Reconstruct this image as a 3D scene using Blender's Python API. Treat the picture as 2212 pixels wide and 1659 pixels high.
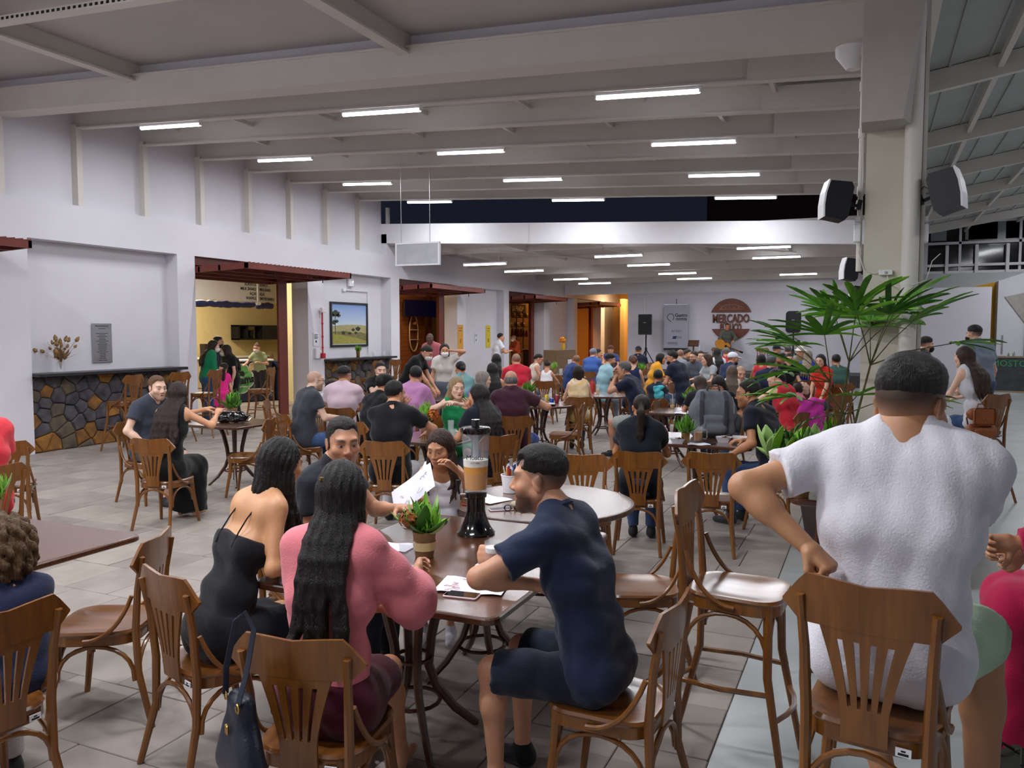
import bpy, math, random
import numpy as np
from mathutils import Matrix, Vector, Euler

random.seed(7)
rng = np.random.default_rng(11)
scene = bpy.context.scene
COL = scene.collection
for o in list(bpy.data.objects):
    bpy.data.objects.remove(o)

# ------------------------------------------------------------------ camera
# room axes: X across the hall (left wall at X=-11.62), Y along the left wall, Z up
FPX, CX, CY, CAMH = 1740.0, 1106.0, 829.5, 1.87
_dy = np.array([1885.0 - CX, 716.0 - CY, FPX]); _dy /= np.linalg.norm(_dy)
_p = math.atan2(CY - 716.0, FPX)
_up = np.array([0, -math.cos(_p), -math.sin(_p)])
_dx = np.cross(_dy, _up)
RW = np.stack([_dx, _dy, _up])
CAMP = np.array([0.0, 0.0, CAMH])
cam_d = bpy.data.cameras.new('camera')
cam_d.sensor_width = 36.0
cam_d.lens = 36.0 * FPX / 2212.0
cam_d.clip_start = 0.05
cam_d.clip_end = 200
cam = bpy.data.objects.new('camera', cam_d)
COL.objects.link(cam)
_r, _u, _b = RW @ np.array([1, 0, 0]), -(RW @ np.array([0, 1, 0])), -(RW @ np.array([0, 0, 1]))
cam.matrix_world = Matrix(((_r[0], _u[0], _b[0], 0), (_r[1], _u[1], _b[1], 0), (_r[2], _u[2], _b[2], CAMH), (0, 0, 0, 1)))
scene.camera = cam

# ------------------------------------------------------------------ world, exposure
wld = bpy.data.worlds.new('night')
scene.world = wld
wld.use_nodes = True
wld.node_tree.nodes['Background'].inputs[0].default_value = (0.010, 0.012, 0.022, 1)
wld.node_tree.nodes['Background'].inputs[1].default_value = 0.6
scene.view_settings.view_transform = 'Standard'
scene.view_settings.look = 'None'
scene.view_settings.gamma = 1.0
scene.view_settings.use_curve_mapping = False
scene.view_settings.exposure = 0.5
TUBE_W = 30.0           # light output of one LED batten
TUBE_C = (0.93, 0.95, 1.0)

# ------------------------------------------------------------------ measuring helpers (room positions)
def ray(px, py):
    w = RW @ np.array([px - CX, py - CY, FPX])
    return w / np.linalg.norm(w)
def G(px, py, z=0.0):
    d = ray(px, py); return CAMP + d * ((z - CAMH) / d[2])
def AT(px, py, zc):
    return CAMP + RW @ (np.array([px - CX, py - CY, FPX]) * (zc / FPX))
def PX(px, py, X):
    d = ray(px, py); return CAMP + d * (X / d[0])
def PY(px, py, Y):
    d = ray(px, py); return CAMP + d * (Y / d[1])
def azim(px):
    d = ray(px, 716.0); return math.atan2(d[0], d[1])

# ------------------------------------------------------------------ materials
MATS = {}
def srgb(c):
    if isinstance(c, str):
        c = tuple(int(c[i:i + 2], 16) / 255 for i in (0, 2, 4))
    return tuple((x / 12.92 if x <= 0.04045 else ((x + 0.055) / 1.055) ** 2.4) for x in c[:3])
def mat(name, col, rough=0.6, var=0.08, scale=6.0, bump=0.0, bscale=60.0, metal=0.0, coat=0.0, coat_ior=1.5, spec=0.5,
        emit=None, es=0.0, trans=0.0, ior=1.45, alpha=1.0, stretch=None, col2=None, sheen=0.0, sub=0.0, dist=0.0, coords='Object'):
    if name in MATS: return MATS[name]
    m = bpy.data.materials.new(name); m.use_nodes = True
    nt = m.node_tree; N = nt.nodes; L = nt.links
    b = N['Principled BSDF']
    c = srgb(col)
    b.inputs['Roughness'].default_value = rough
    b.inputs['Metallic'].default_value = metal
    b.inputs['Specular IOR Level'].default_value = spec
    b.inputs['Coat Weight'].default_value = coat
    b.inputs['Coat IOR'].default_value = coat_ior
    b.inputs['Coat Roughness'].default_value = min(rough, 0.22)
    b.inputs['Transmission Weight'].default_value = trans
    b.inputs['IOR'].default_value = ior
    b.inputs['Alpha'].default_value = alpha
    b.inputs['Sheen Weight'].default_value = sheen
    if sub: b.inputs['Subsurface Weight'].default_value = sub; b.inputs['Subsurface Radius'].default_value = (0.012, 0.004, 0.002); b.inputs['Subsurface Scale'].default_value = 0.6
    tc = N.new('ShaderNodeTexCoord'); mp = N.new('ShaderNodeMapping')
    L.new(tc.outputs[coords], mp.inputs[0])
    if stretch: mp.inputs['Scale'].default_value = stretch
    if var > 0 or col2:
        n = N.new('ShaderNodeTexNoise'); n.inputs['Scale'].default_value = scale; n.inputs['Detail'].default_value = 5.0
        n.inputs['Distortion'].default_value = dist
        L.new(mp.outputs[0], n.inputs['Vector'])
        r = N.new('ShaderNodeValToRGB')
        c2 = srgb(col2) if col2 else tuple(min(1, x * (1 + var)) for x in c)
        c1 = c if col2 else tuple(x * (1 - var) for x in c)
        r.color_ramp.elements[0].position = 0.3; r.color_ramp.elements[1].position = 0.7
        r.color_ramp.elements[0].color = (*c1, 1); r.color_ramp.elements[1].color = (*c2, 1)
        L.new(n.outputs['Fac'], r.inputs[0]); L.new(r.outputs[0], b.inputs['Base Color'])
    else:
        b.inputs['Base Color'].default_value = (*c, 1)
    if bump > 0:
        n2 = N.new('ShaderNodeTexNoise'); n2.inputs['Scale'].default_value = bscale; n2.inputs['Detail'].default_value = 4.0
        L.new(mp.outputs[0], n2.inputs['Vector'])
        bp = N.new('ShaderNodeBump'); bp.inputs['Strength'].default_value = bump; bp.inputs['Distance'].default_value = 0.01
        L.new(n2.outputs['Fac'], bp.inputs['Height']); L.new(bp.outputs[0], b.inputs['Normal'])
    if emit:
        b.inputs['Emission Color'].default_value = (*srgb(emit), 1); b.inputs['Emission Strength'].default_value = es
    MATS[name] = m
    return m
def wood(name, c1, c2, rough=0.35, coat=0.4, coat_ior=1.5, axis=2, spec=0.5):
    st = [9.0, 9.0, 9.0]; st[axis] = 0.9
    return mat(name, c1, rough, col2=c2, scale=2.2, stretch=tuple(st), dist=1.2, coat=coat, coat_ior=coat_ior, bump=0.06, bscale=8.0, spec=spec)

# ------------------------------------------------------------------ mesh helpers
def fast_mesh(name, V, Q=None, T=None, smooth=True, polys=None):
    """V (n,3) array, Q (m,4) quads, T (k,3) triangles or polys: list of index lists"""
    me = bpy.data.meshes.new(name)
    V = np.asarray(V, np.float32)
    me.vertices.add(len(V)); me.vertices.foreach_set('co', V.ravel())
    if polys is not None:
        ls = np.array([len(p) for p in polys], np.int32); idx = np.array([i for p in polys for i in p], np.int32)
    else:
        parts, ls = [], []
        if Q is not None and len(Q): parts.append(np.asarray(Q, np.int32).ravel()); ls.append(np.full(len(Q), 4, np.int32))
        if T is not None and len(T): parts.append(np.asarray(T, np.int32).ravel()); ls.append(np.full(len(T), 3, np.int32))
        idx = np.concatenate(parts) if parts else np.zeros(0, np.int32); ls = np.concatenate(ls) if ls else np.zeros(0, np.int32)
    me.loops.add(len(idx)); me.loops.foreach_set('vertex_index', idx)
    me.polygons.add(len(ls))
    st = np.concatenate([[0], np.cumsum(ls)[:-1]]).astype(np.int32) if len(ls) else ls
    me.polygons.foreach_set('loop_start', st); me.polygons.foreach_set('loop_total', ls)
    if smooth is not False: me.polygons.foreach_set('use_smooth', np.full(len(ls), True))
    me.update(calc_edges=True); me.validate()
    return me

class MB:
    """collects shapes, builds them as one mesh object"""
    def __init__(s): s.v, s.f, s.s = [], [], []
    def add(s, V, F, smooth=False, M=None):
        b = len(s.v)
        for p in V:
            if M is not None: p = M @ Vector(p)
            s.v.append((p[0], p[1], p[2]))
        for q in F: s.f.append([i + b for i in q]); s.s.append(smooth)
        return s
    def box(s, x0, x1, y0, y1, z0, z1, M=None):
        V = [(x, y, z) for z in (z0, z1) for y in (y0, y1) for x in (x0, x1)]
        return s.add(V, [(0, 2, 3, 1), (4, 5, 7, 6), (0, 1, 5, 4), (2, 6, 7, 3), (0, 4, 6, 2), (1, 3, 7, 5)], False, M)
    def hexa(s, V):
        return s.add(V, [(0, 2, 3, 1), (4, 5, 7, 6), (0, 1, 5, 4), (2, 6, 7, 3), (0, 4, 6, 2), (1, 3, 7, 5)])
    def rbox(s, x0, x1, y0, y1, z0, z1, r=0.01, n=3, M=None):
        """box with rounded vertical corners and softened top/bottom edges"""
        pts = rrect(x1 - x0, y1 - y0, r, n); cx, cy = (x0 + x1) / 2, (y0 + y1) / 2
        e = min(r * 0.6, (z1 - z0) * 0.3)
        return s.loft([[(cx + x * k + 0, cy + y * l, z) for x, y in pts] for k, l, z in (
            (1 - e / (x1 - x0) * 2, 1 - e / (y1 - y0) * 2, z0), (1, 1, z0 + e), (1, 1, z1 - e), (1 - e / (x1 - x0) * 2, 1 - e / (y1 - y0) * 2, z1))], M=M)
    def loft(s, rings, caps=True, smooth=False, M=None, closed=False):
        n = len(rings[0]); V = [p for r in rings for p in r]; F = []
        m = len(rings)
        for i in range(m if closed else m - 1):
            j = (i + 1) % m
            for k in range(n):
                l = (k + 1) % n
                F.append((i * n + k, i * n + l, j * n + l, j * n + k))
        if caps and not closed:
            F.append(tuple(range(n))[::-1]); F.append(tuple(range((m - 1) * n, m * n)))
        return s.add(V, F, smooth, M)
    def tube(s, path, r, n=8, closed=False, M=None, flat=1.0, smooth=True):
        P = [Vector(p) for p in path]; m = len(P); rings = []
        rr = r if isinstance(r, (list, tuple)) else [r] * m
        up = None
        for i in range(m):
            a = P[(i - 1) % m] if (closed or i > 0) else P[i]; c = P[(i + 1) % m] if (closed or i < m - 1) else P[i]
            t = (c - a); t = t.normalized() if t.length > 1e-9 else Vector((0, 0, 1))
            if up is None:
                up = Vector((0, 0, 1)) if abs(t.z) < 0.9 else Vector((1, 0, 0))
            u = (up - t * up.dot(t)); u = u.normalized() if u.length > 1e-6 else t.orthogonal().normalized()
            up = u; w = t.cross(u)
            rings.append([tuple(P[i] + (u * math.cos(2 * math.pi * k / n) * flat + w * math.sin(2 * math.pi * k / n)) * rr[i]) for k in range(n)])
        return s.loft(rings, caps=True, smooth=smooth, M=M, closed=closed)
    def rev(s, prof, n=16, M=None, smooth=True, caps=True):
        """profile [(r,z),...] turned about Z"""
        return s.loft([[(r * math.cos(2 * math.pi * k / n), r * math.sin(2 * math.pi * k / n), z) for k in range(n)] for r, z in prof], caps=caps, smooth=smooth, M=M)
    def prism(s, pts, d0, d1, M=None):
        """polygon in XZ pushed along Y"""
        n = len(pts); V = [(x, d0, z) for x, z in pts] + [(x, d1, z) for x, z in pts]
        F = [tuple(range(n)), tuple(range(n, 2 * n))[::-1]] + [(i, i + n, (i + 1) % n + n, (i + 1) % n) for i in range(n)]
        return s.add(V, F, False, M)
    def mesh(s, name):
        me = fast_mesh(name, np.array(s.v).reshape(-1, 3), polys=s.f, smooth=False)
        if any(s.s):
            me.polygons.foreach_set('use_smooth', np.full(len(s.f), True)); me.set_sharp_from_angle(angle=math.radians(38))
        else: me.polygons.foreach_set('use_smooth', np.full(len(s.f), False))
        return me
    def build(s, name, m=None, parent=None, loc=None, M=None):
        return obj(name, s.mesh(name), m, parent, loc, M)
def rrect(w, h, r, n=4):
    P = []
    for cx, cy, a0 in ((w / 2 - r, h / 2 - r, 0), (-w / 2 + r, h / 2 - r, 90), (-w / 2 + r, -h / 2 + r, 180), (w / 2 - r, -h / 2 + r, 270)):
        for k in range(n + 1):
            a = math.radians(a0 + 90 * k / n); P.append((cx + r * math.cos(a), cy + r * math.sin(a)))
    return P
def obj(name, me, m=None, parent=None, loc=None, M=None):
    o = bpy.data.objects.new(name, me)
    if m is not None and me is not None:
        if not isinstance(m, (list, tuple)): m = [m]
        if len(me.materials) == 0:
            for q in m: me.materials.append(q)
        else:
            for i, q in enumerate(m):
                if me.materials[i] is not q: o.material_slots[i].link = 'OBJECT'; o.material_slots[i].material = q
    COL.objects.link(o)
    if parent is not None: o.parent = parent
    if loc is not None: o.location = loc
    if M is not None: o.matrix_local = M
    return o
LABELS = {}
def tag(o, label=None, cat=None, group=None, kind=None):
    if label: o['label'] = label
    if cat: o['category'] = cat
    if group: o['group'] = group
    if kind: o['kind'] = kind
    return o
def thing(name, label, cat, loc=(0, 0, 0), rz=0.0, group=None):
    o = bpy.data.objects.new(name, None); COL.objects.link(o)
    o.empty_display_size = 0.1
    o.location = loc; o.rotation_euler = (0, 0, rz)
    return tag(o, label, cat, group)
def copy_tree(o, parent=None):
    c = o.copy(); COL.objects.link(c); c.parent = parent
    if parent is not None: c.matrix_parent_inverse = o.matrix_parent_inverse.copy()
    for ch in list(o.children): copy_tree(ch, c)
    return c
def struct(name, mb, m, parent=None, label=None):
    o = mb.build(name, m, parent)
    if parent is None: o['kind'] = 'structure'
    if label: o['label'] = label
    return o
def TM(loc=(0, 0, 0), rz=0.0, rx=0.0, ry=0.0, s=1.0):
    return Matrix.Translation(loc) @ Euler((rx, ry, rz)).to_matrix().to_4x4() @ Matrix.Scale(s, 4)
def text_mesh(body, size, depth=0.004, align='CENTER', bold=0.0, space=1.0, shear=0.0):
    cu = bpy.data.curves.new('lettering', 'FONT'); cu.body = body; cu.size = size; cu.extrude = depth / 2
    cu.align_x = align; cu.align_y = 'CENTER'; cu.offset = bold; cu.space_character = space; cu.shear = shear; cu.resolution_u = 2
    o = bpy.data.objects.new('lettering', cu); COL.objects.link(o)
    dg = bpy.context.evaluated_depsgraph_get(); dg.update()
    me = bpy.data.meshes.new_from_object(o.evaluated_get(dg))
    bpy.data.objects.remove(o); bpy.data.curves.remove(cu)
    return me
def text(body, size, m, parent, M, depth=0.004, align='CENTER', bold=0.0, space=1.0, name='lettering', sx=1.0):
    me = text_mesh(body, size, depth, align, bold, space); me.materials.clear()
    if sx != 1.0: me.transform(Matrix.Diagonal((sx, 1, 1, 1)))
    return obj(name, me, m, parent, M=M)
# ------------------------------------------------------------------ implicit surfaces for people, hair, cloth
def V3(*a): return np.array(a, float)
def unit(v): n = np.linalg.norm(v); return v / n if n > 1e-9 else v
def cone(a, b, ra, rb, k=0.03, cut0=False, cut1=False, op='+', planes=()):
    return ('c', np.array(a, float), np.array(b, float), ra, rb, k, cut0, cut1, op, planes)
def ell(c, r, R=None, k=0.03, op='+', planes=()):
    return ('e', np.array(c, float), np.array(r, float), np.eye(3) if R is None else np.array(R, float), 0, k, 0, 0, op, planes)
def xf(prims, M):
    """move prims by 4x4 numpy matrix (rigid with uniform scale)"""
    s = np.linalg.norm(M[:3, 0]); R = M[:3, :3] / s; t = M[:3, 3]; out = []
    for q in prims:
        pl = tuple((R @ n, d * s + (R @ n) @ t) for n, d in q[9])
        if q[0] == 'c': out.append(('c', M[:3, :3] @ q[1] + t, M[:3, :3] @ q[2] + t, q[3] * s, q[4] * s, q[5] * s, q[6], q[7], q[8], pl))
        else: out.append(('e', M[:3, :3] @ q[1] + t, q[2] * s, R @ q[3], 0, q[5] * s, 0, 0, q[8], pl))
    return out
def field(prims, res, inflate=0.0, noise=None):
    los, his = [], []
    for q in prims:
        if q[8] != '+': continue
        if q[0] == 'c':
            r = max(q[3], q[4]) + inflate; los.append(np.minimum(q[1], q[2]) - r); his.append(np.maximum(q[1], q[2]) + r)
        else:
            e = np.abs(q[3]) @ (q[2] + inflate); los.append(q[1] - e); his.append(q[1] + e)
    lo = np.min(los, 0) - 3 * res; hi = np.max(his, 0) + 3 * res
    n = np.ceil((hi - lo) / res).astype(int) + 1
    ax = [(lo[i] + res * np.arange(n[i])).astype(np.float32) for i in range(3)]
    F = np.full(n, 1.0, np.float32)
    for q in prims:
        k = q[5]; op = q[8]; inf = inflate if op == '+' else -inflate
        if q[0] == 'c':
            r = max(q[3], q[4]) + abs(inf); b0 = np.minimum(q[1], q[2]) - r; b1 = np.maximum(q[1], q[2]) + r
        else:
            e = np.abs(q[3]) @ (q[2] + abs(inf)); b0 = q[1] - e; b1 = q[1] + e
        m = k + 2.5 * res
        i0 = np.clip(np.floor((b0 - m - lo) / res).astype(int), 0, n); i1 = np.clip(np.ceil((b1 + m - lo) / res).astype(int) + 1, 0, n)
        if np.any(i1 <= i0): continue
        sl = tuple(slice(i0[i], i1[i]) for i in range(3))
        X = ax[0][sl[0]][:, None, None]; Y = ax[1][sl[1]][None, :, None]; Z = ax[2][sl[2]][None, None, :]
        if q[0] == 'c':
            a, b = q[1], q[2]; ba = b - a; L2 = max(float(ba @ ba), 1e-9)
            x, y, z = X - a[0], Y - a[1], Z - a[2]
            tt = (x * ba[0] + y * ba[1] + z * ba[2]) / L2
            t = np.clip(tt, 0, 1)
            d = np.sqrt((x - t * ba[0]) ** 2 + (y - t * ba[1]) ** 2 + (z - t * ba[2]) ** 2) - (q[3] + inf + (q[4] - q[3]) * t)
            L = math.sqrt(L2)
            if q[6]: d = np.maximum(d, -tt * L)
            if q[7]: d = np.maximum(d, (tt - 1) * L)
        else:
            c, r, R = q[1], q[2] + inf, q[3]
            x, y, z = X - c[0], Y - c[1], Z - c[2]
            u = x * R[0, 0] + y * R[1, 0] + z * R[2, 0]; v = x * R[0, 1] + y * R[1, 1] + z * R[2, 1]; w = x * R[0, 2] + y * R[1, 2] + z * R[2, 2]
            k0 = np.sqrt((u / r[0]) ** 2 + (v / r[1]) ** 2 + (w / r[2]) ** 2)
            k1 = np.sqrt((u / r[0] ** 2) ** 2 + (v / r[1] ** 2) ** 2 + (w / r[2] ** 2) ** 2) + 1e-9
            d = k0 * (k0 - 1) / k1
        for nn, dd in q[9]:
            d = np.maximum(d, X * nn[0] + Y * nn[1] + Z * nn[2] - dd)
        A = F[sl]
        if op == '+':
            h = np.maximum(k - np.abs(A - d), 0) / k; F[sl] = np.minimum(A, d) - h * h * k * 0.25
        else:
            h = np.maximum(k - np.abs(A + d), 0) / k; F[sl] = np.maximum(A, -d) + h * h * k * 0.25
    if noise is not None:
        I = np.nonzero(np.abs(F) < 0.05)
        F[I] += noise(ax[0][I[0]], ax[1][I[1]], ax[2][I[2]])
    return F, lo, res
CORN = [(0, 0, 0), (1, 0, 0), (0, 1, 0), (1, 1, 0), (0, 0, 1), (1, 0, 1), (0, 1, 1), (1, 1, 1)]
EDG = [(0, 1), (2, 3), (4, 5), (6, 7), (0, 2), (1, 3), (4, 6), (5, 7), (0, 4), (1, 5), (2, 6), (3, 7)]
def nets(F, lo, res):
    S = F < 0
    n = np.array(F.shape) - 1
    cnt = np.zeros(n, np.int8)
    for c in CORN: cnt += S[c[0]:c[0] + n[0], c[1]:c[1] + n[1], c[2]:c[2] + n[2]]
    I = np.nonzero((cnt > 0) & (cnt < 8))
    m = len(I[0])
    if m == 0: return np.zeros((0, 3)), np.zeros((0, 4), int)
    vals = [F[I[0] + c[0], I[1] + c[1], I[2] + c[2]] for c in CORN]
    acc = np.zeros((m, 3), np.float32); w = np.zeros(m, np.float32)
    for a, b in EDG:
        va, vb = vals[a], vals[b]; x = (va < 0) != (vb < 0)
        t = np.where(x, va / np.where(x, va - vb, 1), 0)
        ca, cb = CORN[a], CORN[b]
        for i in range(3): acc[:, i] += np.where(x, ca[i] + (cb[i] - ca[i]) * t, 0)
        w += x
    P = acc / w[:, None] + np.stack(I, 1)
    Vv = lo + P * res
    idx = np.full(n, -1, np.int32); idx[I] = np.arange(m)
    Qs = []
    for axn in range(3):
        s0 = [slice(0, None)] * 3; s1 = [slice(0, None)] * 3
        s0[axn] = slice(0, -1); s1[axn] = slice(1, None)
        A, B = S[tuple(s0)], S[tuple(s1)]
        E = np.nonzero(A != B)
        o1, o2 = (axn + 1) % 3, (axn + 2) % 3
        ok = (E[o1] > 0) & (E[o2] > 0) & (E[o1] < n[o1]) & (E[o2] < n[o2])
        E = [e[ok] for e in E]
        def g(d1, d2):
            q = [e.copy() for e in E]; q[o1] -= d1; q[o2] -= d2; return idx[q[0], q[1], q[2]]
        Q = np.stack([g(1, 1), g(0, 1), g(0, 0), g(1, 0)], 1)
        fl = ~A[tuple(E)]
        Q[fl] = Q[fl][:, ::-1]
        Qs.append(Q)
    Q = np.concatenate(Qs); Q = Q[(Q >= 0).all(1)]
    return Vv, Q
def relax(V, Q, it=1, f=0.5):
    for _ in range(it):
        A = np.zeros_like(V); c = np.zeros(len(V))
        for i in range(4):
            for j in ((i + 1) % 4, (i - 1) % 4):
                np.add.at(A, Q[:, i], V[Q[:, j]]); np.add.at(c, Q[:, i], 1)
        V = V * (1 - f) + f * A / np.maximum(c, 1)[:, None]
    return V
def surf(prims, res, inflate=0.0, noise=None, smooth=1):
    V, Q = nets(*field(prims, res, inflate, noise))
    if smooth and len(V): V = relax(V, Q, smooth)
    return V, Q
def folds(seed, amp, freq=22.0, dirs=4):
    r = np.random.default_rng(seed); D = r.normal(size=(dirs, 3)); D /= np.linalg.norm(D, axis=1)[:, None]; ph = r.uniform(0, 6.28, dirs); fr = freq * r.uniform(0.6, 1.5, dirs)
    def fn(x, y, z):
        q = 0.0
        for i in range(dirs):
            q = q + (1.27 - 2 * np.abs(np.sin(.5 * fr[i] * (x * D[i, 0] + y * D[i, 1] + z * D[i, 2]) + ph[i] + 0.9 * np.sin(9 * z + 7 * x + ph[i]) + 0.6 * np.sin(17 * y - 11 * z))))
        return (amp * q / dirs * 1.5).astype(np.float32)
    return fn

# ------------------------------------------------------------------ head and hand templates
HEADS = {}
def head_template(res, sex, mouth):
    key = (res, sex, mouth)
    if key in HEADS: return HEADS[key]
    m = sex == 'm'; c = sex == 'c'
    P = [ell((0, -.014, .028), (.075, .096, .086), k=.02), ell((0, .028, -.03), (.061, .062, .083 if not c else .075), k=.03),
         cone((0, .02, -.05), (0, .062 if not c else .056, -.1 if not c else -.088), .056, .026 if m else .022, k=.03)]
    for s in (-1, 1):
        P += [cone((s * .052, -.004, -.052), (s * .014, .062, -.101 if not c else -.088), .022 if m else .018, .019 if m else .014, k=.025),
              ell((s * .043, .056, -.024), (.024, .02, .018), k=.025),
              ell((s * .076, -.008, -.006), (.007, .017, .031), R=[[1, 0, -.15 * s], [0, 1, .2], [.15 * s, -.2, 1]], k=.006),
              ell((s * .082, -.016, .008), (.006, .014, .02), k=.006)]
    P += [cone((-.036, .074, .024), (.036, .074, .024), .015 if m else .012, .015 if m else .012, k=.02)]
    for s in (-1, 1):
        P += [ell((s * .032, .1, .002), (.022, .016, .013), k=.014, op='-'), ell((s * .0315, .0735, .002), (.0145, .0135, .0125), k=.006)]
    P += [cone((0, .082, .016), (0, .104 if m else .1, -.028), .007, .0115 if m else .0095, k=.014)]
    for s in (-1, 1): P += [ell((s * .012, .094, -.034), (.009, .01, .008), k=.008)]
    P += [ell((0, .083, -.063), (.025, .0115, .0065), k=.006), ell((0, .081, -.0745), (.021, .012, .0075), k=.006)]
    if mouth: P += [ell((0, .094, -.07), (.017, .014, .0055 if mouth == 1 else .008), k=.003, op='-')]
    P += [cone((0, -.012, -.045), (0, -.020, -.10), .050 if m else .042, .049 if m else .041, k=.03)]
    V, Q = surf(P, res, smooth=1)
    x, y, z = V[:, 0], V[:, 1], V[:, 2]; ax = np.abs(x)
    soft = lambda d, w: np.clip(0.5 - d / w, 0, 1)
    W = {}
    fr = y > .05
    mz = -.0685
    W['lip'] = soft(np.sqrt((x / .026) ** 2 + ((z - mz) / .0125) ** 2) - 1, .35) * (y > .06)
    if mouth: W['mouth'] = soft(np.sqrt((x / .017) ** 2 + ((z + .0695) / .0065) ** 2) - 1, .4) * (y > .05)
    ex = (ax - .0315) / .0155; ez = (z - .0005) / .0056
    W['eye'] = soft(np.sqrt(ex ** 2 + ez ** 2) - 1, .3) * fr
    W['iris'] = soft(np.sqrt(((ax - .0315) / .0068) ** 2 + ((z - .001) / .0068) ** 2) - 1, .4) * fr * W['eye']
    W['lid'] = soft(np.abs(np.sqrt(ex ** 2 + ((z - .0015) / .0085) ** 2) - 1.05) - .1, .25) * (z > .002) * fr
    bz = .024 + .006 * np.sin(np.clip((ax - .012) / .042, 0, 1) * 2.4)
    W['brow'] = soft(np.maximum(np.abs(z - bz) / (.0068 if m else .0042) - 1, np.abs(ax - .033) / .021 - 1), .6) * (y > .03)
    W['stub'] = np.clip((-.03 - z) / .03, 0, 1) * np.clip((y + .005) / .03, 0, 1) * (z > -.14) * np.clip(1 - W['lip'], 0, 1)
    W['stub'] = np.maximum(W['stub'], soft(np.maximum(np.abs(z + .052) / .007 - 1, ax / .03 - 1), .8) * fr)
    W['scalp'] = soft(-(z - (-.045 + .72 * (y + .09))) / .03, 1.0)
    W['fade'] = np.clip((z - (-.075 + .62 * (y + .09))) / .075, 0, 1) ** .8 * (z - (-.03 + .98 * (y + .06)) > -.03)
    HEADS[key] = (V, Q, W)
    return HEADS[key]
HANDS = {}
def hand_template(res, pose):
    key = (res, pose)
    if key in HANDS: return HANDS[key]
    cur = {'relax': (18, 28, 20), 'grip': (52, 62, 40), 'flat': (4, 6, 4), 'fist': (80, 85, 60), 'point': (60, 70, 50)}[pose]
    P = [cone((0, -.03, 0), (0, .01, 0), .026, .026, k=.02), cone((-.022, .03, 0), (-.026, .082, .002), .017, .014, k=.02), cone((.02, .025, 0), (.026, .085, .002), .018, .014, k=.02), cone((0, .03, 0), (0, .088, .004), .018, .014, k=.02)]
    for i, (x, l) in enumerate(((-.033, .060), (-.0115, .076), (.0115, .08), (.033, .07))):
        p = V3(x, .085 - .004 * abs(i - 1.7), .002); a = 0.0; sp = math.radians((x / .033) * 5)
        for j, (fl, c) in enumerate(zip((.45, .3, .25), cur)):
            if pose == 'point' and i == 3: c = 5
            a += math.radians(c); q = p + l * fl * V3(math.sin(sp) * math.cos(a), math.cos(a), -math.sin(a))
            P.append(cone(p, q, .0092 - .0009 * j, .0086 - .0009 * j, k=.004)); p = q
    th = {'flat': (.8, .55, -.15), 'relax': (.75, .6, -.35), 'grip': (.6, .45, -.75), 'fist': (.3, .7, -.7), 'point': (.4, .7, -.6)}[pose]
    p = V3(.028, .02, -.004); d = unit(V3(*th)); q = p + d * .045; P.append(cone(p, q, .015, .0115, k=.012))
    d2 = unit(d + V3(-.25, .35, -.15)); P.append(cone(q, q + d2 * .034, .0108, .0088, k=.006))
    HANDS[key] = surf(P, res, smooth=1)
    return HANDS[key]

# ------------------------------------------------------------------ people
def lin(h): return np.array(srgb(h))
SKIN = {'fair': 'dba98d', 'mid': 'c68d6d', 'tan': 'b07553', 'dark': '5d3a2a', 'pale': 'e0b7a0'}
def skin_material():
    if 'skin' in MATS: return MATS['skin']
    m = bpy.data.materials.new('skin'); m.use_nodes = True; N = m.node_tree.nodes; L = m.node_tree.links; b = N['Principled BSDF']
    a = N.new('ShaderNodeAttribute'); a.attribute_name = 'Col'
    n = N.new('ShaderNodeTexNoise'); n.inputs['Scale'].default_value = 45; n.inputs['Detail'].default_value = 4
    mr = N.new('ShaderNodeMapRange'); mr.inputs[3].default_value = .9; mr.inputs[4].default_value = 1.08
    mx = N.new('ShaderNodeMix'); mx.data_type = 'RGBA'; mx.blend_type = 'MULTIPLY'; mx.inputs[0].default_value = 1.0
    L.new(n.outputs['Fac'], mr.inputs[0]); L.new(a.outputs['Color'], mx.inputs[6]); L.new(mr.outputs[0], mx.inputs[7]); L.new(mx.outputs[2], b.inputs['Base Color'])
    b.inputs['Roughness'].default_value = .48; b.inputs['Subsurface Weight'].default_value = .12; b.inputs['Subsurface Radius'].default_value = (.012, .004, .002); b.inputs['Subsurface Scale'].default_value = .5
    MATS['skin'] = m
    return m
def cloth_mat(c, rough=.85, bump=.25):
    return mat('cloth_' + c, c, rough, var=.05, scale=5, bump=bump, bscale=140, sheen=.15, spec=.25)
def hair_mat(c):
    return mat('hair_' + c, c, .42, col2=None, var=.55, scale=3.0, stretch=(38, 38, 2.2), bump=.9, bscale=9, spec=.45)
def ik(S, T, l1, l2, pole):
    d = T - S; L = np.linalg.norm(d); L = min(L, (l1 + l2) * .995); u = unit(d)
    a = (l1 * l1 - l2 * l2 + L * L) / (2 * L); h = math.sqrt(max(l1 * l1 - a * a, 1e-6))
    n = pole - u * (pole @ u); n = unit(n)
    return S + u * a + n * h, S + u * L
def m4(R, t, s=1.0):
    M = np.eye(4); M[:3, :3] = np.array(R) * s; M[:3, 3] = t; return M
def rotx(a): c, s = math.cos(a), math.sin(a); return np.array([[1, 0, 0], [0, c, -s], [0, s, c]])
def rotz(a): c, s = math.cos(a), math.sin(a); return np.array([[c, -s, 0], [s, c, 0], [0, 0, 1]])
def roty(a): c, s = math.cos(a), math.sin(a); return np.array([[c, 0, s], [0, 1, 0], [-s, 0, c]])
def app(V, M): return V @ M[:3, :3].T + M[:3, 3]
PEOPLE = []
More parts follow.
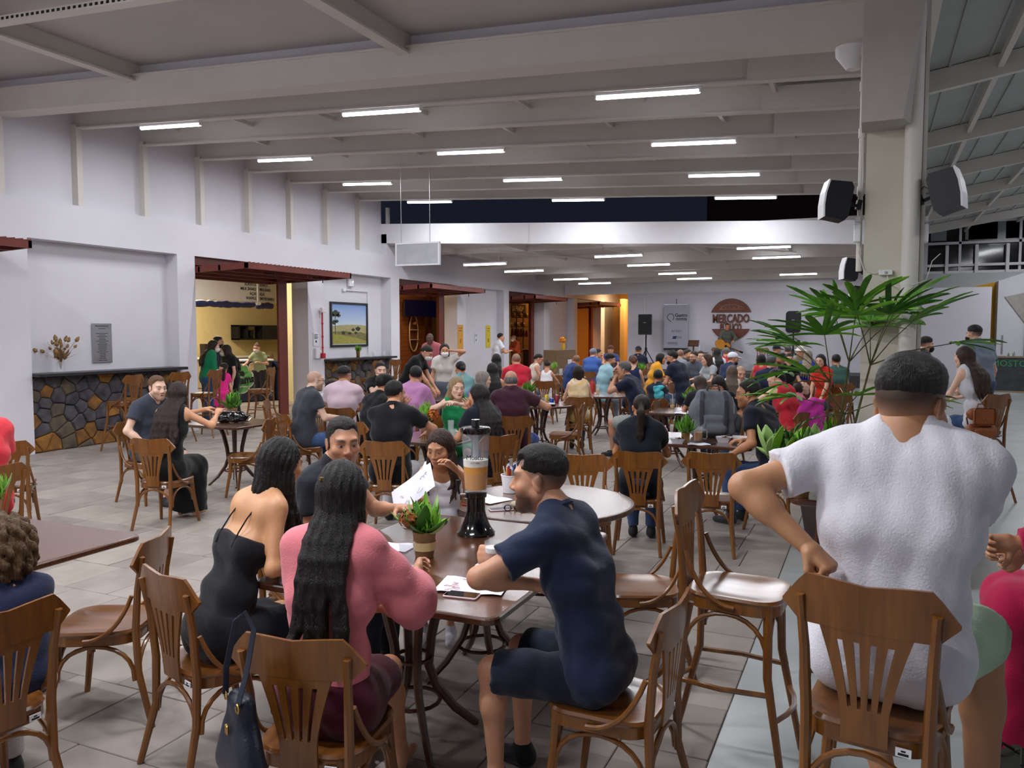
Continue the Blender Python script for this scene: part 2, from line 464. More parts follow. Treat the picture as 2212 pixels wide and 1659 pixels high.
def person(d, label, px, py, zc, v, hv=None, pitch=6, roll=0, seat=.46, sex='m', lean=6, w=1.0, hair='short', hc='1c1715', top='tee', tc='22242c', bot='pants', bc='39455c',
           L='table', R='table', skin='mid', stub=0, mouth=0, brow=None, legs='norm', shoe='2a2a2c', ts=None, hs=None, curve=10, hp='relax', hpL=None, hpR=None, twist=0,
           poleL=None, poleR=None, extra=(), neck=.0, sleeve=.55, chair=True, belly=0.0, legw=1.0, foldamp=None, tattoo=(), knee=None, hem=None, tilt=0, cgap=0.0, shirtpat=None, bell=0.0, ln=None, nl=.150):
    az = azim(px); a = math.radians(v) + az; ah = math.radians(v if hv is None else hv) + az
    H = AT(px, py, zc)
    hs = hs or {'m': 1.03, 'f': .97, 'c': .86}[sex]
    bs = {'m': 1.0, 'f': .93, 'c': .72}[sex]              # limb scale
    near = 0 if zc < 5.6 else 1 if zc < 9.5 else 2 if zc < 14 else 3
    rb, rh, rha, rhair = ((.0095, .0038, .0042, .0052), (.0135, .0055, .006, .009), (.018, .008, .008, .012), (.022, .0095, .01, .016))[near]
    l1, l2, l3 = (math.radians(t) for t in (lean, lean + curve, lean + curve * 1.6 + neck))
    tl = math.radians(tilt)
    D = lambda t: V3(math.sin(tl) * math.cos(t), math.sin(t), math.cos(t) * math.cos(tl))
    st = seat is None
    z0 = .30 * math.cos(l1) + .20 * math.cos(l2)
    up3 = nl * hs * math.cos(l3)
    if st:
        k = ts or 1.0
        bs = (H[2] - up3) / (.93 + z0) if ts is None else bs
        t_ = bs; Pz = .93 * bs
    else:
        Pz = seat + .10 * bs
        t_ = ts or (H[2] - up3 - Pz) / z0
        if not .74 < t_ < 1.22: print('TORSO', d, round(t_, 2))
        t_ = min(max(t_, .74), 1.25)
    P = V3(0, 0, Pz); C = P + D(l1) * .30 * t_; Nk = C + D(l2) * .20 * t_
    hd = Nk + D(l3) * nl * hs
    Rz = rotz(-a)
    root = H - Rz @ hd; root[2] = 0.0
    hz = H[2] - hd[2]
    yawrel = -(ah - a)
    HR = rotz(yawrel) @ rotx(-math.radians(pitch)) @ roty(math.radians(roll))
    HM = m4(HR, hd + V3(0, .018, .0), hs)
    ww = w * bs
    X = rotz(math.radians(twist)) @ V3(1, 0, 0)
    sw = {'m': .168, 'f': .148, 'c': .15}[sex] * ww
    Sh = {s: Nk - D(l2) * .045 * t_ + X * s * sw + V3(0, .0, 0) for s in (-1, 1)}
    r_ch = {'m': .103, 'f': .093, 'c': .09}[sex] * ww; r_pe = {'m': .098, 'f': .102, 'c': .09}[sex] * ww
    def torso(low=True):
        q = []
        if low: q += [cone(P - X * .068 * ww, P + X * .068 * ww, r_pe, r_pe, k=.06)]
        Wp = P + D(l1) * .14 * t_
        rw = {'m': .101, 'f': .093, 'c': .092}[sex] * ww
        q += [cone(Wp - X * .058 * ww, Wp + X * .058 * ww, rw, rw, k=.09), cone(C - X * .075 * ww, C + X * .075 * ww, r_ch, r_ch, k=.08)]
        U = Nk - D(l2) * .075 * t_
        q += [cone(U - X * .095 * ww, U + X * .095 * ww, .08 * ww, .08 * ww, k=.08), cone(Sh[-1] * .86 + Sh[1] * .14, Sh[1] * .86 + Sh[-1] * .14, .058 * ww, .058 * ww, k=.05)]
        F = unit(np.cross(D(l2), X)); F = F if F[1] > 0 else -F
        if sex == 'f':
            for s in (-1, 1): q.append(ell(C + D(l2) * .02 + F * .072 * ww + X * s * .07 * ww, (.055, .05, .055), k=.06))
        if belly: q.append(ell(P + D(l1) * .13 + F * .07, (.13 * ww, .08 + belly, .12), k=.08))
        for s in (-1, 1): q.append(cone(Nk + D(l3) * .045 + X * s * .02, Sh[s] * .75 + Nk * .25 + D(l2) * .012, .042 * ww, .042 * ww, k=.05))
        return q
    # arms
    la, lf = .285 * bs, .25 * bs
    arms = {}
    for s, tgt, pol in ((-1, L, poleL), (1, R, poleR)):
        pole = V3(s * .7, -.35, -.7) if pol is None else V3(*pol)
        if isinstance(tgt, str):
            sz = seat or 0
            T = {'table': V3(s * .10, .40, .80), 'tablew': V3(s * .2, .36, .80), 'lap': V3(s * .09, .26, sz + .16), 'chin': hd + HR @ V3(s * .03, .13, -.13) * hs, 'clasp': hd + HR @ V3(s * .012, .17, -.13) * hs, 'mouth': hd + HR @ V3(s * .02, .13, -.08) * hs,
                 'side': Sh[s] + V3(s * .06, .06, -.52 * bs), 'thigh': V3(s * .13, .33, sz + .15), 'front': Sh[s] + V3(-s * .08, .34, -.22), 'up': hd + V3(s * .1, .05, .0)}[tgt]
            if isinstance(T, np.ndarray) and tgt in ('table', 'tablew') and (seat or 0) > .6: T = T + V3(0, 0, .3)
        elif len(tgt) == 4: T = Rz.T @ (AT(*tgt[1:]) - root)
        else: T = V3(*tgt)
        E_, Wr = ik(Sh[s], T, la, lf, pole)
        arms[s] = (E_, Wr)
    # legs
    hip, kn, an = {}, {}, {}
    for s in (-1, 1):
        hip[s] = P + V3(s * .085 * ww, .02, -.02)
        if st: kn[s] = V3(s * .09, .02, .49 * bs); an[s] = V3(s * .1, -.01, .08)
        else:
            kx = .13 if sex == 'm' else .09
            fy = {'norm': .40, 'back': .22, 'fwd': .58, 'cross': .5}[legs]
            kn[s] = V3(s * kx, .41 * bs, max(seat, .42) + .055); fz = .09 if seat < .6 else .36
            if seat < .42: kn[s][2] = seat + .07
            an[s] = V3(s * kx * .9, fy * bs, fz)
            if knee and s in knee: kn[s] = V3(*knee[s][0]); an[s] = V3(*knee[s][1])
    rt = .078 * ww * legw
    def leg(s, lo=1.0, inf=0.0, cut=False):
        q = [cone(hip[s], kn[s], rt + inf, .056 * ww + inf, k=.05)]
        if lo > 0:
            e = kn[s] + (an[s] - kn[s]) * lo
            q.append(cone(kn[s], kn[s] + (e - kn[s]) * .35, .055 * ww + inf, .054 * ww + inf, k=.03)); q.append(cone(kn[s] + (e - kn[s]) * .3, e, .053 * ww + inf, .034 * ww + inf, k=.03, cut1=cut))
        return q
    fd = {}
    for s in (-1, 1):
        g = an[s] - kn[s]; fdir = V3(.06 * s, 1, 0); fd[s] = unit(fdir)
    def foot(s, inf=0.0):
        b = an[s] + V3(0, -.02, -.045); t = an[s] + fd[s] * .16 * bs + V3(0, 0, -.058)
        return [cone(an[s], b, .034 * bs + inf, .032 * bs + inf, k=.03), cone(b + V3(0, .01, -.0), t, .034 * bs + inf, .024 * bs + inf, k=.03)]
    # ---- body
    body = torso()
    body.append(cone(Nk - D(l3) * .03, hd + HR @ V3(0, -.006, -.045) * hs, .061 * hs if sex == 'm' else .050 * hs, .056 * hs if sex == 'm' else .047 * hs, k=.05))
    for s in (-1, 1):
        E_, Wr = arms[s]
        ra = {'m': .047, 'f': .040, 'c': .036}[sex] * ww ** .5
        body += [cone(Sh[s], E_, ra * 1.12, ra * .88, k=.035), cone(E_, E_ + (Wr - E_) * .35, ra * .9, ra * .88, k=.03), cone(E_ + (Wr - E_) * .3, Wr, ra * .86, ra * .6, k=.03)]
        body += leg(s) + foot(s)
    V, Q = surf(body, rb, inflate=-.004)
    sk = lin(SKIN[skin]) if skin in SKIN else lin(skin)
    Cc = np.tile(sk, (len(V), 1))
    parts = [(V, Q, Cc)]
    HV, HQ, HW = head_template(rh, sex, mouth)
    hc_l = lin(hc); C2 = np.tile(sk, (len(HV), 1))
    mixc = lambda C2, w_, col: C2 * (1 - w_[:, None]) + np.array(col)[None] * w_[:, None]
    cheek = np.exp(-(((np.abs(HV[:, 0]) - .04) / .022) ** 2 + ((HV[:, 2] + .03) / .022) ** 2)) * (HV[:, 1] > .03)
    C2 = mixc(C2, cheek * .25, sk * np.array([1.12, .8, .78]))
    if stub: C2 = mixc(C2, HW['stub'] * stub, hc_l * .9 + sk * .08)
    C2 = mixc(C2, HW['lip'] * (.5 if sex == 'm' else .75), sk * np.array([.82, .5, .5]))
    C2 = mixc(C2, HW['brow'] * .85, lin(brow) if brow else hc_l * .8 + sk * .05)
    C2 = mixc(C2, HW['lid'] * .75, sk * .18); C2 = mixc(C2, HW['eye'] * .9, (.34, .31, .29)); C2 = mixc(C2, HW['iris'], (.018, .012, .008))
    if mouth: C2 = mixc(C2, HW['mouth'], (.08, .02, .02))
    if hair in ('buzz', 'balding', 'fade', 'short', 'messy', 'quiff'): C2 = mixc(C2, (HW['fade'] if hair == 'fade' else HW['scalp']) * {'buzz': .75, 'balding': .2, 'fade': .95, 'short': .75, 'messy': .75, 'quiff': .75}[hair], hc_l * .8 + sk * (.25 if hair != 'fade' else .06))
    parts.append((app(HV, HM), HQ, C2))
    for s in (-1, 1):
        E_, Wr = arms[s]; y = unit(Wr - E_)
        upv = V3(0, 0, 1) if abs(y[2]) < .85 else V3(0, -1, 0)
        zz = unit(upv - y * (upv @ y)); xx = np.cross(y, zz)
        pz = hpL if s < 0 else hpR; pz = pz or hp
        if pz == 'grip' or pz == 'side': rollh = s * math.radians(70); xx, zz = xx * math.cos(rollh) + zz * math.sin(rollh), zz * math.cos(rollh) - xx * math.sin(rollh); pz = 'grip'
        hv_, hq = hand_template(rha, pz)
        sc = {'m': 1.02, 'f': .92, 'c': .74}[sex]
        hv2 = hv_ * sc
        if s > 0: hv2 = hv2 * np.array([-1, 1, 1]); hq = hq[:, ::-1]
        parts.append((hv2 @ np.stack([xx, y, zz]) + Wr, hq, np.tile(sk, (len(hv2), 1))))
    off = 0; Vs, Qs2, Cs = [], [], []
    for v_, q_, c_ in parts: Vs.append(v_); Qs2.append(q_ + off); Cs.append(c_); off += len(v_)
    V = np.concatenate(Vs); Q = np.concatenate(Qs2); Cc = np.concatenate(Cs)
    for (pt, rad, colr) in tattoo:
        q = Rz.T @ (AT(*pt) - root); dd = np.linalg.norm(V - q, axis=1); wv = np.clip(1.5 - dd / rad * (1 + .35 * np.sin(V[:, 0] * 260) * np.sin(V[:, 2] * 240 + V[:, 1] * 200)), 0, 1); Cc = Cc * (1 - wv[:, None] * .8) + lin(colr)[None] * wv[:, None] * .8
    if seat is None or True: V = V + V3(0, 0, hz if abs(hz) > .0 and not st else 0)
    T0 = thing('person', label, 'person', tuple(root), -a)
    me = fast_mesh('body', V, Q); at = me.color_attributes.new('Col', 'FLOAT_COLOR', 'POINT')
    at.data.foreach_set('color', np.concatenate([np.clip(Cc, 0, 1), np.ones((len(Cc), 1))], 1).astype(np.float32).ravel())
    me.materials.append(skin_material())
    obj('body', me, None, T0)
    dz = hz if not st else 0.0
    sd = abs(hash(label)) % 9999 if False else sum(ord(ch) * (i + 1) for i, ch in enumerate(label)) % 9973
    fa = foldamp if foldamp is not None else (.006, .007, .007, .005)[near]
    def part(name, prims, res, m, inflate=0.0, noise=None, parent=T0, smooth=1):
        V, Q = surf(prims, res, inflate, noise, smooth)
        if len(V) == 0: return None
        return obj(name, fast_mesh(name, V + V3(0, 0, dz), Q), m, parent)
    # ---- clothes
    inf = .011
    nz = folds(sd, fa, 48) if fa else None
    if top != 'none':
        sh = torso(low=True)
        base = D(l1)
        hemz = .10 if hem is None else hem
        cutp = (-base, -(base @ (P - base * hemz)))
        shp = [tuple(list(q[:9]) + [(cutp,)]) for q in sh]
        if sh and not st and (hem is None or hem > .05): shp.append(cone(P - X * .08 * ww, P + X * .08 * ww, r_pe * 1.02, r_pe * 1.02, k=.05, planes=(cutp,)))
        if st and hem is None: pass
        if top in ('tee', 'polo', 'long', 'blouse'):
            for s in (-1, 1):
                E_, Wr = arms[s]; ra = {'m': .047, 'f': .040, 'c': .036}[sex] * ww ** .5
                loose = .012 if top != 'blouse' else .03
                if bell:
                    f_ = E_ + (Wr - E_) * .38; shp += [cone(Sh[s], Sh[s] * .5 + E_ * .5, ra * 1.15 + .008, ra + bell * .6, k=.04), cone(Sh[s] * .5 + E_ * .5, E_, ra + bell * .6, ra + bell, k=.04), cone(E_, f_, ra + bell * .9, ra + bell, k=.03, cut1=True), cone(E_, E_ - V3(0, 0, .09) + (Wr - E_) * .30, ra + bell * .7, ra + bell * .4, k=.05)]
                elif top == 'long' or (top == 'blouse' and sleeve > 1):
                    shp += [cone(Sh[s], E_, ra * 1.12 + .006, ra + loose * .6, k=.03), cone(E_, E_ + (Wr - E_) * min(sleeve - 1 if sleeve > 1 else .95, .97), ra + loose * .6, ra * .62 + loose * (1.0 if top == 'long' else 1.6), k=.03, cut1=True)]
                else:
                    e = Sh[s] + (E_ - Sh[s]) * sleeve; shp += [cone(Sh[s], e, ra * 1.14 + .006, ra * 1.0 + loose * 1.2, k=.035, cut1=True)]
            shp.append(cone(hd + HR @ V3(0, -.035, -.02) * hs, Nk + D(l3) * (.09 if nl > .14 else .085) + V3(0, .014, 0), .064 * min(hs, 1.1), .060 * min(hs, 1.1) if sex == 'm' else .066, k=.012, op='-'))
        elif top in ('tank', 'dress_tank'):
            for s in (-1, 1): shp.append(cone(Sh[s] + X * s * .03, Sh[s] + X * s * .2 - D(l2) * .10, .075, .10, k=.02, op='-'))
            shp.append(cone(hd, Nk + V3(0, .02, -.02), .075, .085, k=.02, op='-'))
        elif top == 'strapless':
            cp = (D(l2), (D(l2) @ (C + D(l2) * .035)))
            shp = [tuple(list(q[:9]) + [q[9] + (cp,)]) for q in shp]
        part('shirt', shp, rb, cloth_mat(tc) if shirtpat is None else mat('sunflower_print', 'd9cfb8', .85, col2='cf9a16', scale=7, stretch=(1, 1, 1.6), bump=.2, bscale=140), inf, nz)
        if top == 'polo':
            mb = MB(); ax_ = unit(hd + HR @ V3(0, -.03, -.06) * hs - Nk); ce = Nk + ax_ * .028; Xn = unit(X - ax_ * (X @ ax_)); Yn = np.cross(ax_, Xn); rr = .060 * hs
            pts = [ce + Xn * math.sin(t2) * rr * 1.06 - Yn * math.cos(t2) * rr + ax_ * (.012 * math.cos(t2)) for t2 in np.linspace(-2.7, 2.7, 19)]
            mb.tube([tuple(q + V3(0, 0, dz)) for q in pts], .010, 6, flat=1.5); mb.build('collar', cloth_mat(tc), T0)
    if top in ('strapless',):
        mb = MB()
        for s in (-1, 1):
            pts = []
            Fv = V3(0, 1, 0)
            for t2 in np.linspace(0, 1, 12):
                ang = math.pi * t2; r = .118 * ww
                q = (C + D(l2) * .03) * (1 - math.sin(ang)) + (Nk - D(l2) * .02 + D(l3) * .03) * math.sin(ang)
                pts.append(tuple(q + X * s * (.07 * ww) + V3(0, -math.cos(ang) * r, .0) + V3(0, 0, dz)))
            mb.tube(pts, .0035, 5)
        mb.build('shoulder_strap', cloth_mat(tc), T0)
    # lower garment
    if bot != 'none':
        q = [cone(P - X * .075 * ww - V3(0, 0, .0), P + X * .075 * ww, r_pe, r_pe, k=.06)]
        if sex == 'f' and not st: q.append(cone(P + V3(-.03, 0, 0), P + V3(.03, 0, 0), r_pe * 1.05, r_pe * 1.05, k=.05))
        cz = D(l1); q = [tuple(list(z[:9]) + [((cz, cz @ (P + cz * .06)),)]) for z in q]
        for s in (-1, 1):
            if bot == 'pants': q += leg(s, .97, .006, True)
            elif bot == 'shorts':
                e = hip[s] + (kn[s] - hip[s]) * .93; q += [cone(hip[s], e, rt + .008, .056 * ww + .022, k=.05, cut1=True)]
            elif bot == 'skirt':
                e = hip[s] + (kn[s] - hip[s]) * .8; q += [cone(hip[s], e, rt + .01, .06 * ww + .02, k=.12, cut1=True)]
            elif bot == 'long_skirt':
                e = an[s] + V3(0, 0, -.02); q += [cone(hip[s], kn[s], rt + .01, .075, k=.12), cone(kn[s], e, .08, .10, k=.12, cut1=True)]
        part({'pants': 'trousers', 'shorts': 'shorts', 'skirt': 'skirt', 'long_skirt': 'skirt'}[bot], q, rb, cloth_mat(bc) if bot in ('skirt', 'long_skirt') else cloth_mat(bc, .9, .35), .010, folds(sd + 5, fa * 1.1, 42) if fa else None)
    if shoe and near < 3:
        for s in (-1, 1): part('shoe', foot(s, .008), max(rb, .012), cloth_mat(shoe, .6, .1))
    # ---- hair, in head space unless it hangs down the back
    hm = hair_mat(hc)
    wave = None
    if near < 2 and hair in ('long', 'wavy', 'half', 'hang', 'bob', 'pony'):
        hinv = np.linalg.inv(HM)
        def wave(x, y, z, hinv=hinv):
            X_ = hinv[0, 0] * x + hinv[0, 1] * y + hinv[0, 2] * z + hinv[0, 3]; Y_ = hinv[1, 0] * x + hinv[1, 1] * y + hinv[1, 2] * z + hinv[1, 3]
            ph = np.arctan2(X_, -Y_ + .03)
            return (.0022 * np.sin(ph * 34 + 2.0 * np.sin(z * 30 + ph * 3)) + .0016 * np.sin(ph * 61 + z * 22)).astype(np.float32)
    nape = lambda z_, sl: ((V3(0, sl, -1) / math.hypot(1, sl)), -(z_) / math.hypot(1, sl))
    face = [ell((0, .088, -.035), (.066, .072, .105), k=.015, op='-')]
    back = lambda y_: V3(0, -1, 0)
    hp_ = []
    if hair in ('short', 'fade', 'buzz', 'balding', 'quiff', 'messy'):
        low = (V3(0, .5, -1) / 1.118, .045)
        if hair in ('short', 'messy'): hp_ = [ell((0, -.0285, .0425), (.0795, .0965, .0865), k=.02, planes=(low,)), ell((0, -.008, .092), (.058, .062, .033), k=.03)] + [ell((s_ * .0705, .004, .004), (.008, .012, .03), k=.012) for s_ in (-1, 1)]
        elif hair == 'quiff': hp_ = [ell((0, -.0225, .041), (.0785, .100, .0875), k=.02, planes=(low,)), cone((0, .052, .098), (0, -.03, .118), .026, .03, k=.03)]
        elif hair == 'fade': hp_ = [ell((0, -.020, .052), (.0770, .0985, .083), k=.015), ell((0, .0, .092), (.062, .070, .034), k=.035)]
        elif hair == 'balding': hp_ = [ell((0, -.029, .008), (.0785, .0875, .072), k=.02, planes=(low,))]
    if hair in ('short', 'fade') and near < 2: hp_ += [ell((s_ * .047, .072, .078), (.026, .03, .022), k=.012, op='-') for s_ in (-1, 1)]
    if hair in ('long', 'wavy', 'half', 'hang', 'bob', 'pony', 'bun', 'lowbun', 'curly', 'bunch'):
        cap = [ell((0, -.023, .041), (.0835, .1015, .0915), k=.02, planes=((V3(0, .55, -1) / 1.14, .055),))]
        tight = [ell((0, -.021, .039), (.0785, .0995, .087), k=.02, planes=((V3(0, .72, -1) / 1.232, .03),))]
        if hair in ('long', 'wavy', 'half', 'hang'):
            hp_ = cap + [cone((s * .045, -.03, 0), (s * .055, -.035, -.10), .045, .042, k=.04) for s in (-1, 1)] + [cone((0, -.06, .0), (0, -.075, -.13), .075, .062, k=.04)] + face
        elif hair == 'bob': hp_ = cap + [cone((s * .05, -.02, 0), (s * .062, -.012, -.085), .042, .036, k=.04) for s in (-1, 1)] + [cone((0, -.05, -.0), (0, -.06, -.085), .075, .06, k=.04)] + face
        elif hair == 'curly': hp_ = cap + [ell((0, -.04, -.02), (.115, .10, .13), k=.04), ell((0, -.02, .06), (.10, .10, .08), k=.04)] + face
        elif hair == 'pony': hp_ = tight
        elif hair == 'bun': hp_ = tight + [ell((0, -.055, .118), (.036, .036, .034), k=.012)]
        elif hair in ('lowbun', 'bunch'): hp_ = tight + [ell((0, -.115, .0), (.04, .034, .04), k=.015)]
    hp_ = xf(hp_, HM)
    if hair in ('long', 'wavy', 'half', 'hang'):
        ln = ln or {'long': .34, 'wavy': .30, 'half': .42, 'hang': .40}[hair] * (1 if sex != 'c' else .8)
        top0 = HM[:3, :3] @ V3(0, -.085, -.1) + HM[:3, 3]
        bk = Nk - D(l2) * .10 + V3(0, -.105 * ww, 0)
        b0 = np.array([top0[0] * .6, min(top0[1], bk[1]) - .0, top0[2] - .06]); bk2 = bk - D(l2) * (ln - .12); 
        r_ = np.random.default_rng(sd)
        nlk = 13 if near < 1 else 9 if near < 2 else 5
        for i in range(nlk):
            u = (i + .5) / nlk * 2 - 1
            p0 = HM[:3, :3] @ V3(u * .062, -.06 - .03 * (1 - u * u), -.06) + HM[:3, 3]
            hw_ = .8 if hair == 'half' and near == 0 else 1.0
            p1 = V3(top0[0] * .5 + u * .095 * hw_, min(bk[1], p0[1]) - .018 * (1 - u * u), Nk[2] - .06)
            wv = .022 if hair != 'long' else .009
            p2 = V3(top0[0] * .4 + u * .105 * hw_ + r_.normal() * wv, bk2[1] * .5 + p1[1] * .5 - .01, Nk[2] - ln * .62)
            p3 = V3(top0[0] * .3 + u * .10 + r_.normal() * wv * 1.5, bk2[1] - .012 + r_.normal() * .006, Nk[2] - ln * (1 + .12 * r_.normal()))
            if hair == 'hang':
                ph = u * 1.9; p0 = HM[:3, :3] @ V3(math.sin(ph) * .068, -math.cos(ph) * .068 - .02, -.05) + HM[:3, 3]
                out_ = p0 - hd; out_[2] = 0; out_ = unit(out_) * .02
                p1 = p0 + out_ * .6 + V3(0, 0, -ln * .3); p2 = p0 + out_ + V3(r_.normal() * wv, r_.normal() * wv, -ln * .68); p3 = p0 + out_ * .8 + V3(r_.normal() * wv * 1.5, r_.normal() * wv, -ln * (1 + .1 * r_.normal()))
            f_ = 9 / nlk if nlk > 9 else 1.0
            sp_ = .35 if hair == 'half' else .0
            p2 = p2 + V3(u * .03 * sp_, 0, 0); p3 = p3 + V3(u * .12 * sp_, 0, 0)
            K = [2 * p0 - p1, p0, p1, p2, p3, 2 * p3 - p2]; path = []
            for j in range(1, 4):
                for tt in ((0, .34, .67) if near < 2 else (0, .5)):
                    A0, A1, A2, A3 = K[j - 1:j + 3]; path.append(.5 * (2 * A1 + (A2 - A0) * tt + (2 * A0 - 5 * A1 + 4 * A2 - A3) * tt ** 2 + (3 * A1 - A0 - 3 * A2 + A3) * tt ** 3))
            path.append(p3); m_ = len(path) - 1
            rs = .86 if hair in ('half', 'hang') and near == 0 else 1.0
            rad = lambda t: rs * ((.034 * f_ ** .4 * (1 - t) + .024 * f_ ** .7 * t) if t < .6 else (.034 * f_ ** .4 * .4 + .024 * f_ ** .7 * .6) * (1 - (t - .6) / .4) + .004)
            for j in range(m_): hp_.append(cone(path[j], path[j + 1], rad(j / m_), rad((j + 1) / m_), k=.012 if j < m_ * .5 else .006))
    if hair == 'pony':
        k0 = HM[:3, :3] @ V3(0, -.105, .03) + HM[:3, 3]; bk = Nk + V3(0, -.13 * ww, 0); y_ = min(bk[1], k0[1] - .02)
        hp_ += [cone(k0, V3(k0[0] * .8, y_ - .02, k0[2] - .06), .022, .03, k=.02), cone(V3(k0[0] * .8, y_ - .02, k0[2] - .06), V3(k0[0] * .6, y_ - .0, Nk[2] - .08), .031, .034, k=.03), cone(V3(k0[0] * .6, y_ - .0, Nk[2] - .08), V3(k0[0] * .5, y_ + .01, Nk[2] - .25), .034, .012, k=.02)]
    if hp_:
        nzh = wave
        if hair in ('curly',):
            f1 = folds(sd + 3, .020, 150, 6); nzh = lambda x, y, z: f1(x, y, z)
        if hair in ('short', 'fade', 'quiff', 'balding') and near < 2:
            f3 = folds(sd + 4, .0024, 330, 6); nzh = lambda x, y, z: f3(x, y, z)
        if hair == 'messy':
            f2 = folds(sd + 4, .004, 120, 5); nzh = lambda x, y, z: f2(x, y, z)
        part('hair', hp_, rhair, hm, 0, nzh)
    # ---- extras
    hb = Matrix(HM.tolist()); hb = Matrix.Translation((0, 0, dz)) @ hb
    for e in extra:
        if e[0] == 'glasses':
            mb = MB()
            for s in (-1, 1):
                mb.tube([(s * .033 + .022 * math.cos(t2), .104, .0 + .018 * math.sin(t2)) for t2 in np.linspace(0, 2 * math.pi, 14)[:-1]], .0024, 5, closed=True)
                mb.tube([(s * .055, .102, .006), (s * .076, .05, .008), (s * .08, -.01, .004)], .0022, 5)
            mb.tube([(-.011, .106, .004), (0, .109, .006), (.011, .106, .004)], .002, 5)
            g = mb.build('glasses', mat('spectacle_frame', e[1] if len(e) > 1 else '1a1716', .35, var=.05), T0, M=hb)
        elif e[0] == 'mask':
            q = [ell((0, .05, -.055), (.068, .072, .068), k=.01, planes=((V3(0, -1, 0), -.02), (V3(0, .25, 1) / 1.03, -.002)))]
            part('face_mask', xf(q, HM), min(rh * 1.3, .009), cloth_mat(e[1]), 0)
            mb = MB()
            for s in (-1, 1):
                for z_ in (-.02, -.075): mb.tube([(s * .06, .055, z_), (s * .077, .02, z_ * .7), (s * .083, -.014, -.012)], .0018, 4)
            mb.build('ear_loop', cloth_mat(e[1]), T0, M=hb)
        elif e[0] == 'cap':
            sg = -1 if len(e) > 2 and e[2] == 'back' else 1
            q = [ell((0, -.012, .045), (.086, .106, .09), k=.01, planes=((V3(0, .12, -1) / 1.007, -.03),)), ]
            part('cap_crown', xf(q, HM), min(rhair, .011), cloth_mat(e[1]), 0)
            q = [ell((0, sg * .105, .036), (.068, .085, .013), R=rotx(-.16 * sg), k=.01, planes=((V3(0, -sg, 0), -.055),))]
            part('cap_brim', xf(q, HM), min(rhair, .008), cloth_mat(e[2] if len(e) > 2 and e[2] != 'back' else e[1]), 0)
        elif e[0] == 'beanie':
            part('beanie', xf([ell((0, -.014, .04), (.088, .108, .1), k=.01, planes=((V3(0, .2, -1) / 1.02, -.01),))], HM), rhair, cloth_mat(e[1]), 0)
        elif e[0] == 'hat':
            part('hat', xf([ell((0, -.01, .06), (.085, .1, .085), k=.015, planes=((V3(0, 0, -1), -.035),)), ell((0, 0, .04), (.15, .17, .014), k=.02)], HM), rhair, cloth_mat(e[1]), 0)
        elif e[0] == 'beard':
            q = [ell((0, .04, -.075), (.066, .068, .06), k=.01, planes=((V3(0, .35, 1) / 1.06, -.028),)), ell((0, .12, -.045), (.05, .04, .022), k=.012, op='-'), ell((0, .11, -.07), (.024, .03, .010), k=.006, op='-')]
            part('beard', xf(q, HM), min(rhair, .008), hm, 0, None)
        elif e[0] == 'earring':
            for s in (-1, 1): MB().rev([(.001, -.055), (.009, -.05), (.009, -.046), (.001, -.04)], 8, M=Matrix.Translation((s * .084, -.012, 0))).build('earring', mat('gold', 'c9a35a', .3, metal=1), T0, M=hb)
        elif e[0] == 'clip':
            MB().rbox(-.03, .03, -.006, .006, -.008, .008, .004).build('hair_clip', mat('clip_gold', '8a6a3a', .35, metal=.8), T0, M=hb @ TM((e[1], e[2], e[3]), rz=e[4]))
        elif e[0] == 'emblem':
            me_, m_, M_ = e[1:]; obj('print', me_, m_, T0, M=Matrix.Translation((0, 0, dz)) @ M_)
    info = dict(d=d, root=root, a=a, seat=seat, T0=T0, sex=sex, H=H, arms=arms, dz=dz, Nk=Nk, C=C, P=P, Rz=Rz)
    if chair and seat is not None: SEATED.append((d, root - Rz @ V3(0, cgap, 0), a, seat, px, py, zc, label))
    PEOPLE.append(info)
    return info
SEATED = []
# ------------------------------------------------------------------ room materials
M_wall = mat('white_plaster', 'd6d4da', .85, var=.025, scale=1.3, bump=.12, bscale=90)
M_steel = mat('cream_painted_steel', 'd2cdc6', .55, var=.03, scale=2.0)
M_ceil = mat('grey_ceiling_panel', 'bdb8b8', .8, var=.05, scale=1.0)
M_dark = mat('dark_gap', '101013', .8, var=.2)
M_red = mat('oxide_red_paint', '6e2f25', .5, var=.12, scale=3.0)
M_redd = mat('oxide_red_dark', '4f2019', .55, var=.15, scale=3.0)
M_ledge = mat('black_slate_ledge', '2c2a2d', .35, var=.2, scale=8)
M_stoneA = mat('dark_basalt', '302f33', .85, col2='5a565a', scale=6, bump=.8, bscale=14)
M_stoneB = mat('ochre_stone', '4a3a2a', .9, col2='a06c2c', scale=4.5, bump=.8, bscale=14)
M_stoneC = mat('brown_stone', '6d5c46', .9, col2='4b453f', scale=8, bump=.8, bscale=14)
M_mortar = mat('dark_mortar', '201e20', .95, var=.3, scale=10)
M_tile = [mat('floor_slab_%d' % i, c, .62, col2=c2, scale=3.2, bump=.15, bscale=30, coords='Object', spec=.35, dist=.6) for i, (c, c2) in enumerate((('857c75', '978e87'), ('8a817a', '9c938c'), ('7f766f', '928982'), ('91887f', 'a1988f')))]
M_grout = mat('sand_grout', '7b736d', .9, var=.15, scale=12)
M_aisle = mat('polished_concrete', '8b908f', .32, col2='a3a7a6', scale=1.6, bump=.04, bscale=20, spec=.5, dist=.5)
M_white = mat('gloss_white', 'e4e3e6', .4, var=.02)
M_yel = mat('yellow_paint', 'dca51c', .6, var=.05)
M_green = mat('green_paint', '1c6e3c', .5, var=.08)
M_roofR = mat('zinc_roof_sheet', 'a8aca8', .55, var=.06, scale=2, metal=.15)
M_glassN = mat('night_glass', '10141a', .08, var=0, spec=.6, coat=.3)
M_black = mat('black_plastic', '17181b', .45, var=.1, scale=12)
